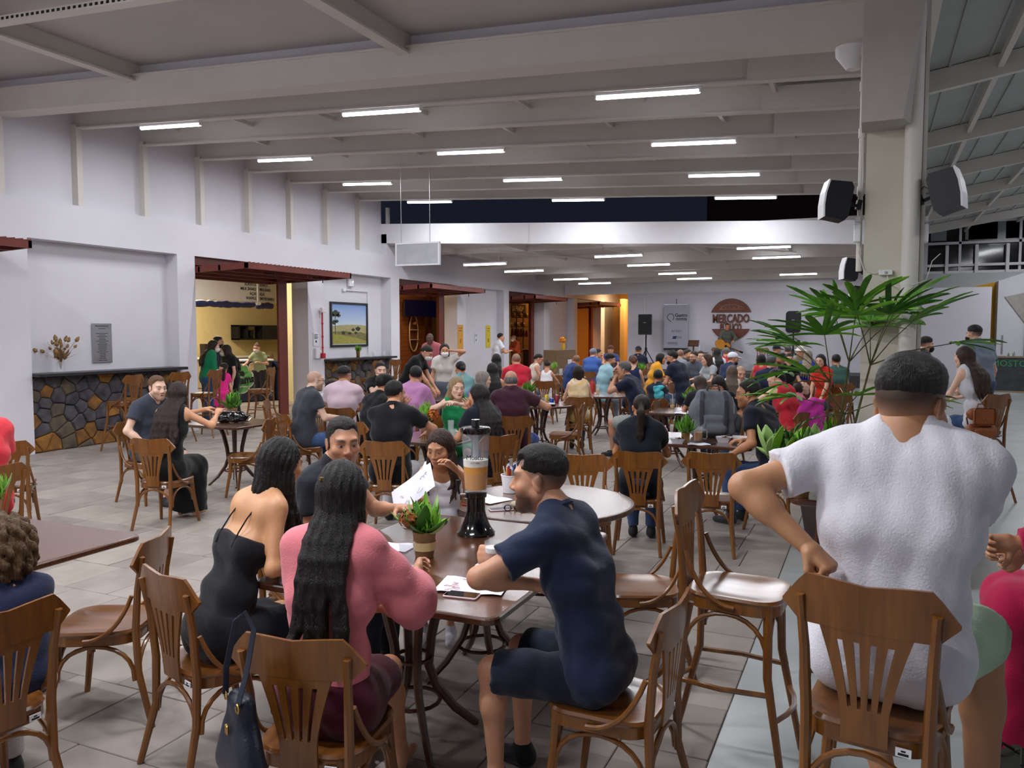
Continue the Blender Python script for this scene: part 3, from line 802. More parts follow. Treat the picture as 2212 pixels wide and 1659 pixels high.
M_chrome = mat('brushed_steel', 'b9b9bd', .28, var=.06, metal=1.0, scale=4, stretch=(1, 1, 14))
M_warm = mat('warm_plaster', 'd9b06c', .85, var=.04)
XW = -11.62
# ------------------------------------------------------------------ floor: slabs laid in courses of 0.51 m, concrete aisle on the right
struct('floor', MB().box(-26, -.6, -3, 48, -.25, -.012), M_grout, label='sand coloured stone slab floor of the hall')
floor = bpy.data.objects['floor']
struct('floor.001', MB().box(-.6, 16, -3, 48, -.25, 0.0), M_aisle, label='grey-green polished concrete aisle')
cells = []
r_ = random.Random(3)
y = -.62; row = 0
while y < 46:
    x = -.605; k = 0
    x -= r_.choice((.24, .12, .36)) * (row % 2) * 0 + r_.uniform(.12, .47)
    edge = -.605
    while edge > XW - (6.0 if 11 < y < 22 or y > 25 else 0.0):
        w_ = edge - x
        cells.append((x, edge, y, y + .51)); edge = x; x = edge - r_.choice((.44, .47, .5, .56))
    y += .51; row += 1
vis = []
for c in cells:
    mx, my = (c[0] + c[1]) / 2, (c[2] + c[3]) / 2
    q = RW.T @ (np.array([mx, my, 0]) - CAMP)
    inside = q[2] > .5 and -60 < CX + FPX * q[0] / q[2] < 2270 and 700 < CY + FPX * q[1] / q[2] < 1720
    vis.append((not inside, q[2], c))
vis.sort(key=lambda t: (t[0], t[1]))
slabs = {}
rest = [MB() for _ in M_tile]
for i, (out, zc_, c) in enumerate(vis):
    g = .005; z1 = -r_.uniform(0, .004); mi = r_.choice((0, 0, 1, 1, 2, 3))
    if i < 300 and not out:
        key = (round(c[1] - c[0], 2), mi); 
        if key not in slabs:
            w_ = key[0] - g; mb = MB(); mb.rbox(-w_ / 2, w_ / 2, -.2525, .2525, -.02, 0, .006, 1); me = mb.mesh('slab'); me.materials.append(M_tile[mi]); slabs[key] = me
        o = obj('slab', slabs[key], None, floor, ((c[0] + c[1]) / 2, (c[2] + c[3]) / 2, z1))
    else: rest[mi].box(c[0] + g / 2, c[1] - g / 2, c[2] + g / 2, c[3] - g / 2, -.02, z1)
for i, mb in enumerate(rest): tag(mb.build('slab_field', M_tile[i], floor), kind='stuff')

# ------------------------------------------------------------------ left wall: pillars, recesses, openings
bays = [(-3.4, 1), (3.75, 1), (10.9, 1), (18.05, 1), (25.2, 1), (32.35, 0)]   # start of each pillar before an opening, 7.15 m apart
wl = MB()
ZB, ZT = 3.28, 3.87
wl.box(XW - .45, XW, -3.4, 39, ZB, ZT)                       # long lintel beam
opens, recs = [], []
for y0, rec in bays:
    # pillar y0..y0+.62 | opening ..+3.9 | pillar ..+4.25 | recess ..+6.95
    opens.append((y0 + .55, y0 + 3.85)); recs.append((y0 + 4.42, y0 + 7.28))
    wl.box(XW - .45, XW, y0 + .13, y0 + .55, 0, ZB); wl.box(XW - .45, XW, y0 + 3.85, y0 + 4.42, 0, ZB)
    wl.box(XW - .45, XW - .28, y0 + 4.42, y0 + 7.28, 0, ZB)
# parapet over the lintel up to the roof
wl.box(XW - .45, XW - .16, -3.4, 18.0, ZT, 5.6)
wl.box(XW - .45, XW, 18.0, 39, ZT, 4.4)
wall_left = struct('wall_left', wl, M_wall, label='white plastered left wall with pillars and recesses')
for k in range(-9, 7):                                         # clerestory posts standing on the lintel
    yy = 9.13 + 1.2925 * k
    MB().box(XW - .17, XW - .03, yy - .05, yy + .05, ZT, 5.16).build('wall_post', M_steel, wall_left)
# slate ledges on rubble stone dados in the recesses
def rubble(y0, y1, big):
    z1 = 1.17; par = wall_left
    MB().box(XW - .29, XW - .10, y0, y1, 0, z1).build('stone_core', M_mortar, par)
    r = random.Random(int(y0 * 10)); W_ = y1 - y0; seeds = []
    for _ in range(4000):
        p = (r.uniform(0, W_), r.uniform(0, z1))
        if all(abs(p[0] - q[0]) ** 2 * .55 + abs(p[1] - q[1]) ** 2 * 1.3 > .026 for q in seeds): seeds.append(p)
    for i, p in enumerate(seeds):
        poly = [(0.0, 0.0), (W_, 0.0), (W_, z1), (0.0, z1)]
        for j, q in enumerate(seeds):
            if i == j or (p[0] - q[0]) ** 2 + (p[1] - q[1]) ** 2 > 1.2: continue
            mx, mz = (p[0] + q[0]) / 2, (p[1] + q[1]) / 2; nx, nz = q[0] - p[0], q[1] - p[1]; out = []
            for k in range(len(poly)):
                A, B = poly[k], poly[(k + 1) % len(poly)]; da = (A[0] - mx) * nx + (A[1] - mz) * nz; db = (B[0] - mx) * nx + (B[1] - mz) * nz
                if da <= 0: out.append(A)
                if da * db < 0: t = da / (da - db); out.append((A[0] + (B[0] - A[0]) * t, A[1] + (B[1] - A[1]) * t))
            poly = out
            if len(poly) < 3: break
        if len(poly) < 3: continue
        cxx = sum(a_ for a_, _ in poly) / len(poly); czz = sum(b_ for _, b_ in poly) / len(poly); dp = r.uniform(.015, .05); sh = lambda f: [(y0 + cxx + (a_ - cxx) * f, czz + (b_ - czz) * f) for a_, b_ in poly]
        mb = MB(); mb.loft([[(xx, a_, b_) for a_, b_ in sh(f)] for f, xx in ((.97, XW - .11), (.96, XW - .09 + dp * .55), (.80, XW - .085 + dp), (.4, XW - .083 + dp * r.uniform(.85, 1.15)))], smooth=False)
        mb.build('stone', r.choice((M_stoneA, M_stoneA, M_stoneA, M_stoneA, M_stoneB, M_stoneC)) if czz > .3 else r.choice((M_stoneB, M_stoneB, M_stoneC)), par)
for i, (y0, y1) in enumerate(recs[1:4]):
    if i < 2: rubble(y0, y1, True)
    else: continue
    MB().rbox(XW - .28, XW + .16, y0 - .02 if i else y0, y1 + .05, 1.175, 1.225, .012).build('ledge', M_ledge, wall_left)
# white return stubs and the bar ledge overrun
# ---- openings: jambs, red steel posts and tilt-up louvred shutters
for i, (y0, y1) in enumerate(opens):
    if i in (0,): continue
    t = bpy.data.objects.new('door_%d' % i, None); COL.objects.link(t); tag(t, 'oxide red steel frame of a wall opening with tilted shutter %s' % ('by the stone bar', 'by the ice cream shop', 'by the television', 'by the cured meat shop', 'by the orange passage')[i - 1], kind='structure')
    mb = MB(); mb.box(XW - .42, XW - .27, y0 + 2.75, y0 + 2.88, 0, ZB); mb.box(XW - .27, XW - .24, y0 + 2.60, y0 + 2.88, 0, ZB); mb.build('post', M_red, t)
    MB().box(XW - .42, XW - .05, y0, y0 + 3.0, ZB - .16, ZB).build('head_frame', M_redd, t)
    # shutter hinged near the head, swung up and out over the hall
    lo_, hi_ = y0 + .02, y0 + 3.25
    frame = MB()
    z_in, z_out = 3.0, 3.08
    xi, xo = XW - 1.05, XW + (1.22 if i == 2 else .98)
    zz = lambda x_: z_in + (z_out - z_in) * (x_ - xi) / (xo - xi)
    for a, b in ((lo_, lo_ + .05), (hi_ - .05, hi_)):
        frame.hexa([(xi, a, z_in - .06), (xo, a, z_out - .06), (xi, b, z_in - .06), (xo, b, z_out - .06), (xi, a, z_in + .04), (xo, a, z_out + .04), (xi, b, z_in + .04), (xo, b, z_out + .04)])
    for x_ in (xi, xi + .55, xi + 1.1, xi + 1.6, xo - .05): frame.box(x_, x_ + .05, lo_, hi_, zz(x_) - .06, zz(x_) + .04)
    frame.build('shutter_frame', M_red, t)
    ns = 28; dy = (hi_ - lo_) / ns
    for k in range(ns):
        a = lo_ + dy * k + .006; b = lo_ + dy * (k + 1) - .006
        MB().hexa([(xi, a, z_in + .035), (xo, a, z_out + .035), (xi, b, z_in + .035), (xo, b, z_out + .035), (xi, a, z_in + .05), (xo, a, z_out + .05), (xi, b, z_in + .065), (xo, b, z_out + .065)]).build('slat', M_red, t)
    for yy in (y0 + .9, y0 + 2.4):
        MB().tube([(xo - .35, yy, z_out - .07), (xo - .3, yy, z_out - .1), (xo - .12, yy, z_out - .1), (xo - .12, yy, z_out - .2)], .012, 5).build('latch', M_dark, t)

# ------------------------------------------------------------------ roof of the near hall: rises from the valley gutter at X=0 to the left wall
def zj(x): return 4.488 + (-.25 - x) * .0532                    # underside of joists
SL = -.0532
cz = .37
ce = MB()
ce.hexa([(XW - .5, -3.4, zj(XW - .5) + cz), (.1, -3.4, zj(.1) + cz), (XW - .5, 18.05, zj(XW - .5) + cz), (.1, 18.05, zj(.1) + cz), (XW - .5, -3.4, zj(XW - .5) + cz + .1), (.1, -3.4, zj(.1) + cz + .1), (XW - .5, 18.05, zj(XW - .5) + cz + .1), (.1, 18.05, zj(.1) + cz + .1)])
ceiling = struct('ceiling', ce, M_ceil, label='grey panelled sloping roof over the near hall')
def slopebar(mb, x0, x1, y0, y1, dz0, dz1):
    return mb.hexa([(x0, y0, zj(x0) + dz0), (x1, y0, zj(x1) + dz0), (x0, y1, zj(x0) + dz0), (x1, y1, zj(x1) + dz0), (x0, y0, zj(x0) + dz1), (x1, y0, zj(x1) + dz1), (x0, y1, zj(x0) + dz1), (x1, y1, zj(x1) + dz1)])
for k in range(0, 7):
    yy = 9.13 + 1.2925 * k; mb = MB()
    slopebar(mb, XW - .2, -.12, yy - .045, yy + .075, 0, .022); slopebar(mb, XW - .2, -.12, yy + .005, yy + .02, .02, cz - .02); slopebar(mb, XW - .2, -.12, yy - .045, yy + .075, cz - .04, cz - .018)
    mb.build('joist', M_steel, ceiling)
    for j, x_ in enumerate(np.arange(-10.9 + (k % 2) * .8, -.8, 1.62)):
        mb = MB(); slopebar(mb, x_, x_ + .05, yy + .02, yy + 1.27, cz - .16, cz - .10); mb.build('bridging', M_steel, ceiling)
    if k < 6:
        mb = MB(); slopebar(mb, -7.6, -.75, yy - .06, yy - .02, cz - .018, cz - .003); mb.build('gap_strip', M_dark, ceiling)
    mb = MB(); slopebar(mb, -1.3, -.12, yy - .06, yy - .05, .02, cz - .08); mb.build('end_plate', M_steel, ceiling)
# main box beam in front of the first joist
yb = 7.68
mb = MB(); slopebar(mb, XW - .3, -.08, yb, yb + .32, -.10, .20); mb.build('main_beam', M_steel, ceiling)
mb = MB(); slopebar(mb, XW - .3, -.08, yb - .02, yb + .30, .20, .225); mb.build('beam_flange', M_steel, ceiling)
mb = MB(); slopebar(mb, XW - .3, -.08, yb + .12, yb + .2, .22, cz); mb.build('beam_web', M_wall, ceiling)
# purlins of the nearest bay running into the main beam
for px_ in (290, 883):
    q = PY(px_, 120, yb); x_ = q[0] - .03; z0 = zj(x_) + .235
    mb = MB(); mb.box(x_ - .10, x_ + .04, -3.3, yb + .1, z0 - .1, z0 - .075); mb.box(x_ - .05, x_ - .03, -3.3, yb + .1, z0 - .09, z0 + .16); mb.box(x_ - .10, x_ + .04, -3.3, yb + .1, z0 + .14, z0 + .165)
    mb.build('purlin', M_steel, ceiling)
    MB().box(x_ - .03, x_ - .012, yb - .1, yb + .12, z0 - .08, z0 + .15).build('purlin_cleat', M_steel, ceiling)
q = PY(0, 45, 5.6); 
mb = MB(); slopebar(mb, -11.4, -.2, 5.55, 5.67, .10, .16); mb.build('cable_tray', M_steel, ceiling)
for x_ in np.arange(-8.6, -6.2, .075):
    MB().hexa([(x_, 5.545, zj(x_) + .115), (x_ + .035, 5.545, zj(x_) + .115), (x_, 5.552, zj(x_) + .115), (x_ + .035, 5.552, zj(x_) + .115), (x_, 5.545, zj(x_) + .14), (x_ + .035, 5.545, zj(x_) + .14), (x_, 5.552, zj(x_) + .14), (x_ + .035, 5.552, zj(x_) + .14)]).build('tray_slot', M_dark, ceiling)
for yy in (-2.2, 1.5): 
    mb = MB(); slopebar(mb, XW - .3, -.08, yy, yy + .3, -.10, .3); mb.build('main_beam', M_steel, ceiling)
# fascia girder closing the near hall, night sky above it
fz = lambda x: 4.67 + (x - XW) * -.0475
mb = MB(); mb.hexa([(XW - .2, 18.0, fz(XW) - .50), (.0, 18.0, fz(0) - .48), (XW - .2, 18.12, fz(XW) - .50), (0, 18.12, fz(0) - .48), (XW - .2, 18.0, fz(XW)), (0, 18.0, fz(0)), (XW - .2, 18.12, fz(XW)), (0, 18.12, fz(0))])
fas = struct('trim_1', mb, M_white, label='white sheet metal fascia girder across the hall')
MB().box(-7.6, -7.594, 17.99, 18.0, 4.0, 4.45).build('panel_seam', M_steel, fas)
MB().box(XW - .1, XW - .02, 18.12, 18.2, 4.3, 5.1).build('fascia_post', M_steel, fas)
MB().box(-4.5, .3, 24.0, 24.2, 4.3, 6.2).build('outer_parapet', mat('brown_roof_edge', '3a2320', .8, var=.2), fas)

# ------------------------------------------------------------------ low hall beyond the fascia
c2 = MB(); c2.box(XW - .2, .6, 18.12, 31.3, 4.12, 4.24); ceil2 = struct('ceiling.001', c2, M_ceil, label='low white ceiling over the stage end')
for yy, zz in ((19.6, 3.98), (22.6, 3.82), (25.4, 3.80), (28.2, 3.80), (30.3, 3.74)):
    MB().box(XW, .4, yy, yy + .14, zz, 4.14).build('beam', M_steel, ceil2)
for x_ in np.arange(-10.5, 0, 2.1): MB().box(x_, x_ + .06, 18.2, 31, 3.98, 4.12).build('rafter', M_steel, ceil2)
for x0, y0 in ((-5.6, 19.4), (-3.0, 20.8), (-5.2, 26.4)):
    MB().box(x0, x0 + 2.0, y0, y0 + 1.1, 4.09, 4.13).build('skylight_sheet', M_white, ceil2)
for (x0, y0), (x1, y1) in (((-9.2, 19.0), (-6.4, 24.5)), ((-4.6, 19.2), (-1.2, 23.5))):
    MB().tube([(x0, y0, 3.97), (x1, y1, 3.95)], .02, 6).build('conduit', M_steel, ceil2)
bw = MB(); bw.box(-8.9, 3.6, 31.2, 31.45, 0, 3.36); wall_back = struct('wall_back', bw, mat('stage_wall', 'cdcad2', .85, var=.02, scale=1.2, bump=.08, bscale=80), label='white wall behind the stage')
MB().box(-11.6, 1.2, 31.28, 31.4, 3.36, 4.3).build('upper_band', M_white, wall_back)
MB().tube([(-8.2, 31.17, 1.0), (-8.2, 31.17, 3.34)], .018, 6).build('conduit', M_white, wall_back)
# passage with warm light left of the stage wall
wb2 = MB(); wb2.box(-15, -8.0, 39, 39.2, 0, 4.4); wb2.box(-8.9, -8.7, 31.4, 39, 0, 4.3); struct('wall_back.001', wb2, M_warm, label='amber lit passage end wall')
MB().box(-11.9, -8.7, 31.5, 39.2, 3.9, 4.0).build('ceiling.002', M_warm)['kind'] = 'structure'
MB().box(-10.9, -10.7, 36.9, 39.0, 0, 3.4).build('trim_6', M_warm)['kind'] = 'structure'
# stage platform
stg = MB(); stg.box(-8.0, 2.0, 28.9, 31.2, 0, .40); struct('trim_2', stg, mat('stage_carpet', '4a4444', .95, var=.2, scale=30), label='low dark stage platform')

# ------------------------------------------------------------------ column with rain pipe and valley beam
cm = MB(); cm.box(-.09, .36, 7.70, 8.10, 0, 5.3)
column = struct('trim_3', cm, mat('cream_column_paint', 'd3cdbf', .7, col2='c4bcab', scale=1.4, bump=.05), label='cream painted steel column')
MB().hexa([(-.13, 7.40, 3.60), (.18, 7.40, 3.60), (-.13, 7.70, 3.58), (.30, 7.70, 3.58), (-.13, 7.0, 5.2), (.42, 7.0, 5.2), (-.13, 7.70, 5.2), (.42, 7.70, 5.2)]).build('haunch', mat('beam_haunch', 'b7b0ab', .65, var=.04), column)
MB().tube([(.27, 7.62, 0), (.27, 7.62, 5.2)], .068, 14).build('rain_pipe', M_steel, column)
MB().box(.345, .375, 7.66, 7.72, 0, 5.3).build('edge_angle', M_steel, column)
MB().rev([(.071, 0), (.071, .03)], 14, M=Matrix.Translation((.27, 7.62, 2.26))).build('pipe_clamp', M_steel, column)
mb = MB(); mb.tube([(-.13, 7.80, 2.4), (-.13, 7.80, 4.45)], .022, 8); mb.build('conduit', M_steel, column)
for z in (3.1, 3.6, 4.0, 4.3): MB().rev([(.03, -.04), (.03, .04)], 8, M=Matrix.Translation((-.13, 7.80, z))).build('conduit_coupling', M_steel, column)
MB().tube([(-.12, 7.69, 3.58), (-.11, 7.69, 3.2), (-.13, 7.69, 2.55), (-.08, 7.69, 2.40), (0, 7.68, 2.37), (.06, 7.68, 2.39)], .005, 5).build('cable', M_steel, column)
MB().tube([(.10, 7.68, 2.36), (.12, 7.66, 2.28), (.2, 7.6, 2.24), (.30, 7.55, 2.26), (.40, 7.66, 2.30), (.44, 7.66, 2.46), (.5, 7.66, 2.52)], .004, 5).build('cable', M_steel, column)
jb = thing('junction_box', 'small white junction box on the cream column', 'junction box', (.09, 7.69, 2.375)); MB().rbox(-.055, .055, -.03, .0, -.022, .022, .008).build('cover', M_white, jb); MB().rev([(.012, 0), (.012, .006), (.006, .008)], 10, M=TM((0, -.03, 0), rx=math.pi / 2)).build('knob', mat('socket_grey', 'a8a8ad', .5), jb)
mb = MB(); mb.box(-.12, .5, 8.1, 18.2, 4.86, 5.3); struct('trim_4', mb, M_steel, label='valley gutter beam along the columns')
MB().rev([(.16, 0), (.15, -.1), (.06, -.22)], 14, M=Matrix.Translation((-.22, 7.95, 4.42))).build('gutter_funnel', M_white, column)
c3 = MB(); c3.box(-.05, .4, 18.0, 18.4, 0, 4.6); struct('trim_5', c3, M_steel, label='second cream column behind the palm')

# ------------------------------------------------------------------ right wing: roof rising to the right, end wall with mezzanine glazing
def zr(x): return 4.95 + (x - .45) * .16
rr = MB(); rr.hexa([(.35, 4, zr(.35) + .28), (14, 4, zr(14) + .28), (.35, 36, zr(.35) + .28), (14, 36, zr(14) + .28), (.35, 4, zr(.35) + .36), (14, 4, zr(14) + .36), (.35, 36, zr(.35) + .36), (14, 36, zr(14) + .36)])
roofR = struct('ceiling.003', rr, M_roofR, label='zinc sheet roof rising over the right wing')
for yy in (5.0, 8.6, 12.0, 15.7, 19.4, 23.1, 26.8, 30.5):
    MB().hexa([(.4, yy, zr(.4)), (14, yy, zr(14)), (.4, yy + .12, zr(.4)), (14, yy + .12, zr(14)), (.4, yy, zr(.4) + .27), (14, yy, zr(14) + .27), (.4, yy + .12, zr(.4) + .27), (14, yy + .12, zr(14) + .27)]).build('rafter', M_steel, roofR)
for x_ in (1.35, 2.9, 4.5, 6.2): MB().box(x_, x_ + .07, 4, 35, zr(x_) + .1, zr(x_) + .2).build('purlin', M_steel, roofR)
for x_ in np.arange(.8, 9, .45):
    MB().box(x_, x_ + .03, 4, 35, zr(x_) + .255, zr(x_) + .285).build('sheet_rib', M_roofR, roofR)
wr = MB(); wr.box(.6, 14, 33.0, 33.25, 0, 3.95); wall_right = struct('wall_right', wr, mat('grey_white_wall', 'c6cacb', .8, var=.02), label='pale end wall of the right wing')
MB().box(1.75, 14, 33.35, 33.4, 3.95, 7.8).build('wall_right.001', M_glassN)['kind'] = 'structure'
wn = bpy.data.objects.new('window_1', None); COL.objects.link(wn); tag(wn, 'mezzanine glazing with white mullions', kind='structure')
MB().box(.6, 1.75, 33.0, 33.4, 3.95, 7.2).build('pier', M_white, wn)
for z_ in (3.95, 4.2, 5.0, 5.75, 6.25): MB().box(1.75, 14, 33.1 if z_ < 5 else 33.2, 33.3, z_, z_ + .09).build('transom', M_white, wn)
for x_ in (2.32, 3.25, 4.2, 5.1): MB().box(x_, x_ + .10, 33.0, 33.3, 3.95, 4.95 if x_ < 9 else 7).build('baluster', M_white, wn)
for x_ in (2.75, 4.6, 6.2): MB().box(x_, x_ + .08, 33.2, 33.3, 3.95, 7.4).build('mullion', M_white, wn)
for x_, w_ in ((1.85, .5), (2.95, 1.0), (4.2, .9)): MB().box(x_, x_ + w_, 33.31, 33.35, 5.15, 6.2).build('blind', mat('grey_blind', '9a9fa0', .8), wn)
MB().box(3.05, 6.5, 33.31, 33.35, 5.1, 6.9).build('pane', mat('grey_pane', '80868a', .25, spec=.6), wn)
# yellow framed doorway and white stair volume on the right
dn = bpy.data.objects.new('door_9', None); COL.objects.link(dn); tag(dn, 'yellow framed glass doorway in the end wall', kind='structure')
MB().prism([(3.1, 0), (3.9, 0), (3.9, 3.6), (3.1, 3.42)], 32.85, 33.0).build('surround', M_yel, dn)
MB().box(3.12, 3.45, 32.8, 32.86, 0, 2.9).build('pane', mat('pale_glass', 'b5c6c2', .15, spec=.6), dn)
MB().box(3.28, 3.31, 32.78, 32.8, 0, 2.4).build('door_stile', M_white, dn)
MB().prism([(3.9, 0), (5.6, 0), (5.6, 4.2), (3.9, 3.6)], 32.2, 33.0).build('wall_right.002', M_wall)['kind'] = 'structure'
MB().prism([(4.1, 3.05), (4.75, 3.2), (4.75, 2.1)], 32.15, 32.2).build('painted_shadow_7', mat('diagonal_shadow_beige', 'aaa49d', .8))['kind'] = 'structure'  # thin beige triangle painting the diagonal shadow on the white stair volume
MB().box(4.72, 4.95, 32.0, 32.2, 0, 3.8).build('trim_8', M_green)['kind'] = 'structure'
MB().box(4.05, 4.10, 32.17, 32.2, 1.1, 1.75).build('trim_9', M_chrome)['kind'] = 'structure'
o = thing('exit_sign', 'small green exit sign beside the yellow doorway', 'sign', (2.98, 32.9, 2.42)); MB().rbox(-.13, .13, -.05, .05, -.1, .1, .01).build('panel', mat('sign_green', '0f9a45', .5, emit='0f9a45', es=.15), o)
for i, x_ in enumerate((1.9, 2.6)): MB().box(x_, x_ + .012, 32.99, 33.0, 0, 2.2).build('panel_seam', M_steel, wall_right)
MB().box(9.0, 9.2, -3, 33, 0, 6.5).build('wall_right.003', M_wall)['kind'] = 'structure'
# hall behind the photographer
MB().box(-12, 9.2, -3.6, -3.4, 0, 6.6).build('wall_front', M_wall)['kind'] = 'structure'

# ------------------------------------------------------------------ LED battens
M_tube = mat('led_diffuser', 'f4f8ff', .4, var=0, emit='f2f6ff', es=9.0)
M_tube.cycles.emission_sampling = 'NONE'
def batten(loc, slope, label, group, wires=0.0, pw=1.0):
    t = thing('led_batten', label, 'light', loc, 0, group)
    t.rotation_euler = (0, math.atan(-slope), 0)
    MB().rbox(-.6, .6, -.03, .03, 0, .035, .008, 2).build('housing', M_white, t)
    MB().tube([(-.595, 0, -.014), (.595, 0, -.014)], .028, 8).build('diffuser', M_tube, t)
    for s in (-1, 1): MB().rbox(s * .602 - .012, s * .602 + .012, -.028, .028, -.03, .035, .006, 2).build('end_cap', M_white, t)
    if wires:
        for s in (-.4, .4): MB().tube([(s, 0, .03), (s, 0, wires)], .004, 4).build('hanger', M_steel, t)
    l = bpy.data.lights.new('batten_light', 'AREA'); l.shape = 'RECTANGLE'; l.size = 1.15; l.size_y = .05; l.energy = TUBE_W * pw; l.color = TUBE_C
    lo = bpy.data.objects.new('batten_light', l); COL.objects.link(lo); lo.parent = t; lo.location = (0, 0, -.046)
    return t
ordn = ('left', 'middle', 'right'); rown = ('nearest joist', 'third joist', 'fifth joist', 'seventh joist')
for j, k in enumerate((0, 2, 4, 6)):
    for i, x_ in enumerate((-9.70, -5.97, -2.41)):
        yy = 9.13 + 1.2925 * k + .015
        batten((x_, yy, zj(x_) - .036), SL, '%s bright LED batten under the %s' % (ordn[i], rown[j]), 'battens under the near roof joists')
for i, (x_, z_, ys) in enumerate(((-9.1, 3.60, (18.66, 21.2, 25.1, 27.6)), (-5.7, 3.72, (19.1, 22.0, 25.6, 28.3)), (-2.35, 3.82, (19.5, 22.2, 29.0)))):
    for j, yy in enumerate(ys):
        batten((x_, yy, z_), 0.0, '%s hanging LED batten in the %s row of the low hall' % (ordn[i], ('first', 'second', 'third', 'fourth')[j]), 'battens hung in the low hall', 4.12 - z_)
for j, yy in enumerate((4.6, 2.1, -.4)):
    for i, x_ in enumerate((-9.70, -5.97, -2.41)):
        batten((x_, yy, zj(x_) - .14), SL, '%s LED batten of the %s row over the near tables' % (ordn[i], ('first', 'second', 'third')[j]), 'battens above the photographer', 0.0, 2.0)
for yy in (6.8, 15.7, 23.1, 29.0):
    batten((4.8, yy, zr(4.8) - .04), .16, 'LED batten under the right wing roof, %s row from the photographer' % {6.8: 'first', 15.7: 'second', 23.1: 'third', 29.0: 'fourth'}[yy], 'battens of the right wing', 0.0, 3.0)
# ------------------------------------------------------------------ furniture
M_chair = wood('walnut_stained_beech', '64390f', '82501a', .34, .5, 1.5)
M_chairD = wood('dark_stained_beech', '3b2010', '54301a', .34, .5, 1.5)
M_seat = wood('lacquered_seat_ply', '633913', '7c4c1c', .30, .9, 1.65, axis=1)
M_table = wood('lacquered_table_top', '4a2a16', '643a1e', .26, 1.0, 1.75, axis=0)
M_tedge = wood('table_edge', '3f2010', '55301a', .34, .6, 1.5, axis=0)
M_tag = mat('paper_label', 'e6e6ea', .6, var=.02)
M_print = mat('black_print', '1c1c20', .7, var=0)
M_gold = mat('gold', 'c9a35a', .3, metal=1, var=.05)
def arc3(a, b, c, n=9):
    """smooth curve a-b-c (quadratic through control b)"""
    a, b, c = Vector(a), Vector(b), Vector(c)
    return [tuple(a * (1 - t) ** 2 + b * 2 * t * (1 - t) + c * t * t) for t in np.linspace(0, 1, n)]
def curve_y(x): return -.218 + .42 * x * x * 1.15               # plan curve of the bent back
def back_panel(t, hz, tilt):
    """bent plywood crest rail and slotted splat; local z from the seat"""
    def pt(x, z, off):
        y = curve_y(x) - (z - .0) * tilt; ny = 1.0; return (x, y + off, hz + z)
    # crest: outline top/bottom as function of x
    xs = np.linspace(-.245, .245, 21)
    def top(x):
        u = abs(x) / .245
        return .405 + .012 * math.sin(min(u / .72, 1) * 1.57) if u < .72 else .417 - (u - .72) / .28 * .085
    def bot(x):
        u = abs(x) / .245
        return .275 if u < .78 else .275 + (u - .78) / .22 * .05
    def strip(mb, xs, f0, f1, nz=2, th=.012):
        rings = []
        for x in xs:
            z0, z1 = f0(x), f1(x); zs = [z0 + (z1 - z0) * i / nz for i in range(nz + 1)]
            rings.append([pt(x, z, th / 2) for z in zs] + [pt(x, z, -th / 2) for z in reversed(zs)])
        mb.loft(rings, smooth=True)
    mb = MB(); strip(mb, xs, bot, top, 3, .013); mb.build('crest_rail', M_chair, t)
    # splat: narrows from .27 to .13, four slots
    hw = lambda z: .066 + (.135 - .066) * max(0, (z - .03) / .26) ** 1.35
    mb = MB(); nb = 5; zt, zb = .245, .055
    def bar(u0, u1, zs):
        rings = []
        for z in zs:
            a, b = hw(z) * u0, hw(z) * u1
            rings.append([pt(a, z, .005), pt(b, z, .005), pt(b, z, -.005), pt(a, z, -.005)])
        mb.loft(rings, smooth=False)
    g = .075
    for i in range(nb):
        u0 = -1 + 2 * i / nb + (g if i else 0); u1 = -1 + 2 * (i + 1) / nb - (g if i < nb - 1 else 0)
        bar(u0, u1, np.linspace(zb, zt, 6))
    for i in range(8): 
        a, b = -1 + i / 4, -1 + (i + 1) / 4
        bar(a, b, (zt, .262, .28)); bar(a, b, (-.045, .0, zb))
    mb.build('splat', M_chair, t)
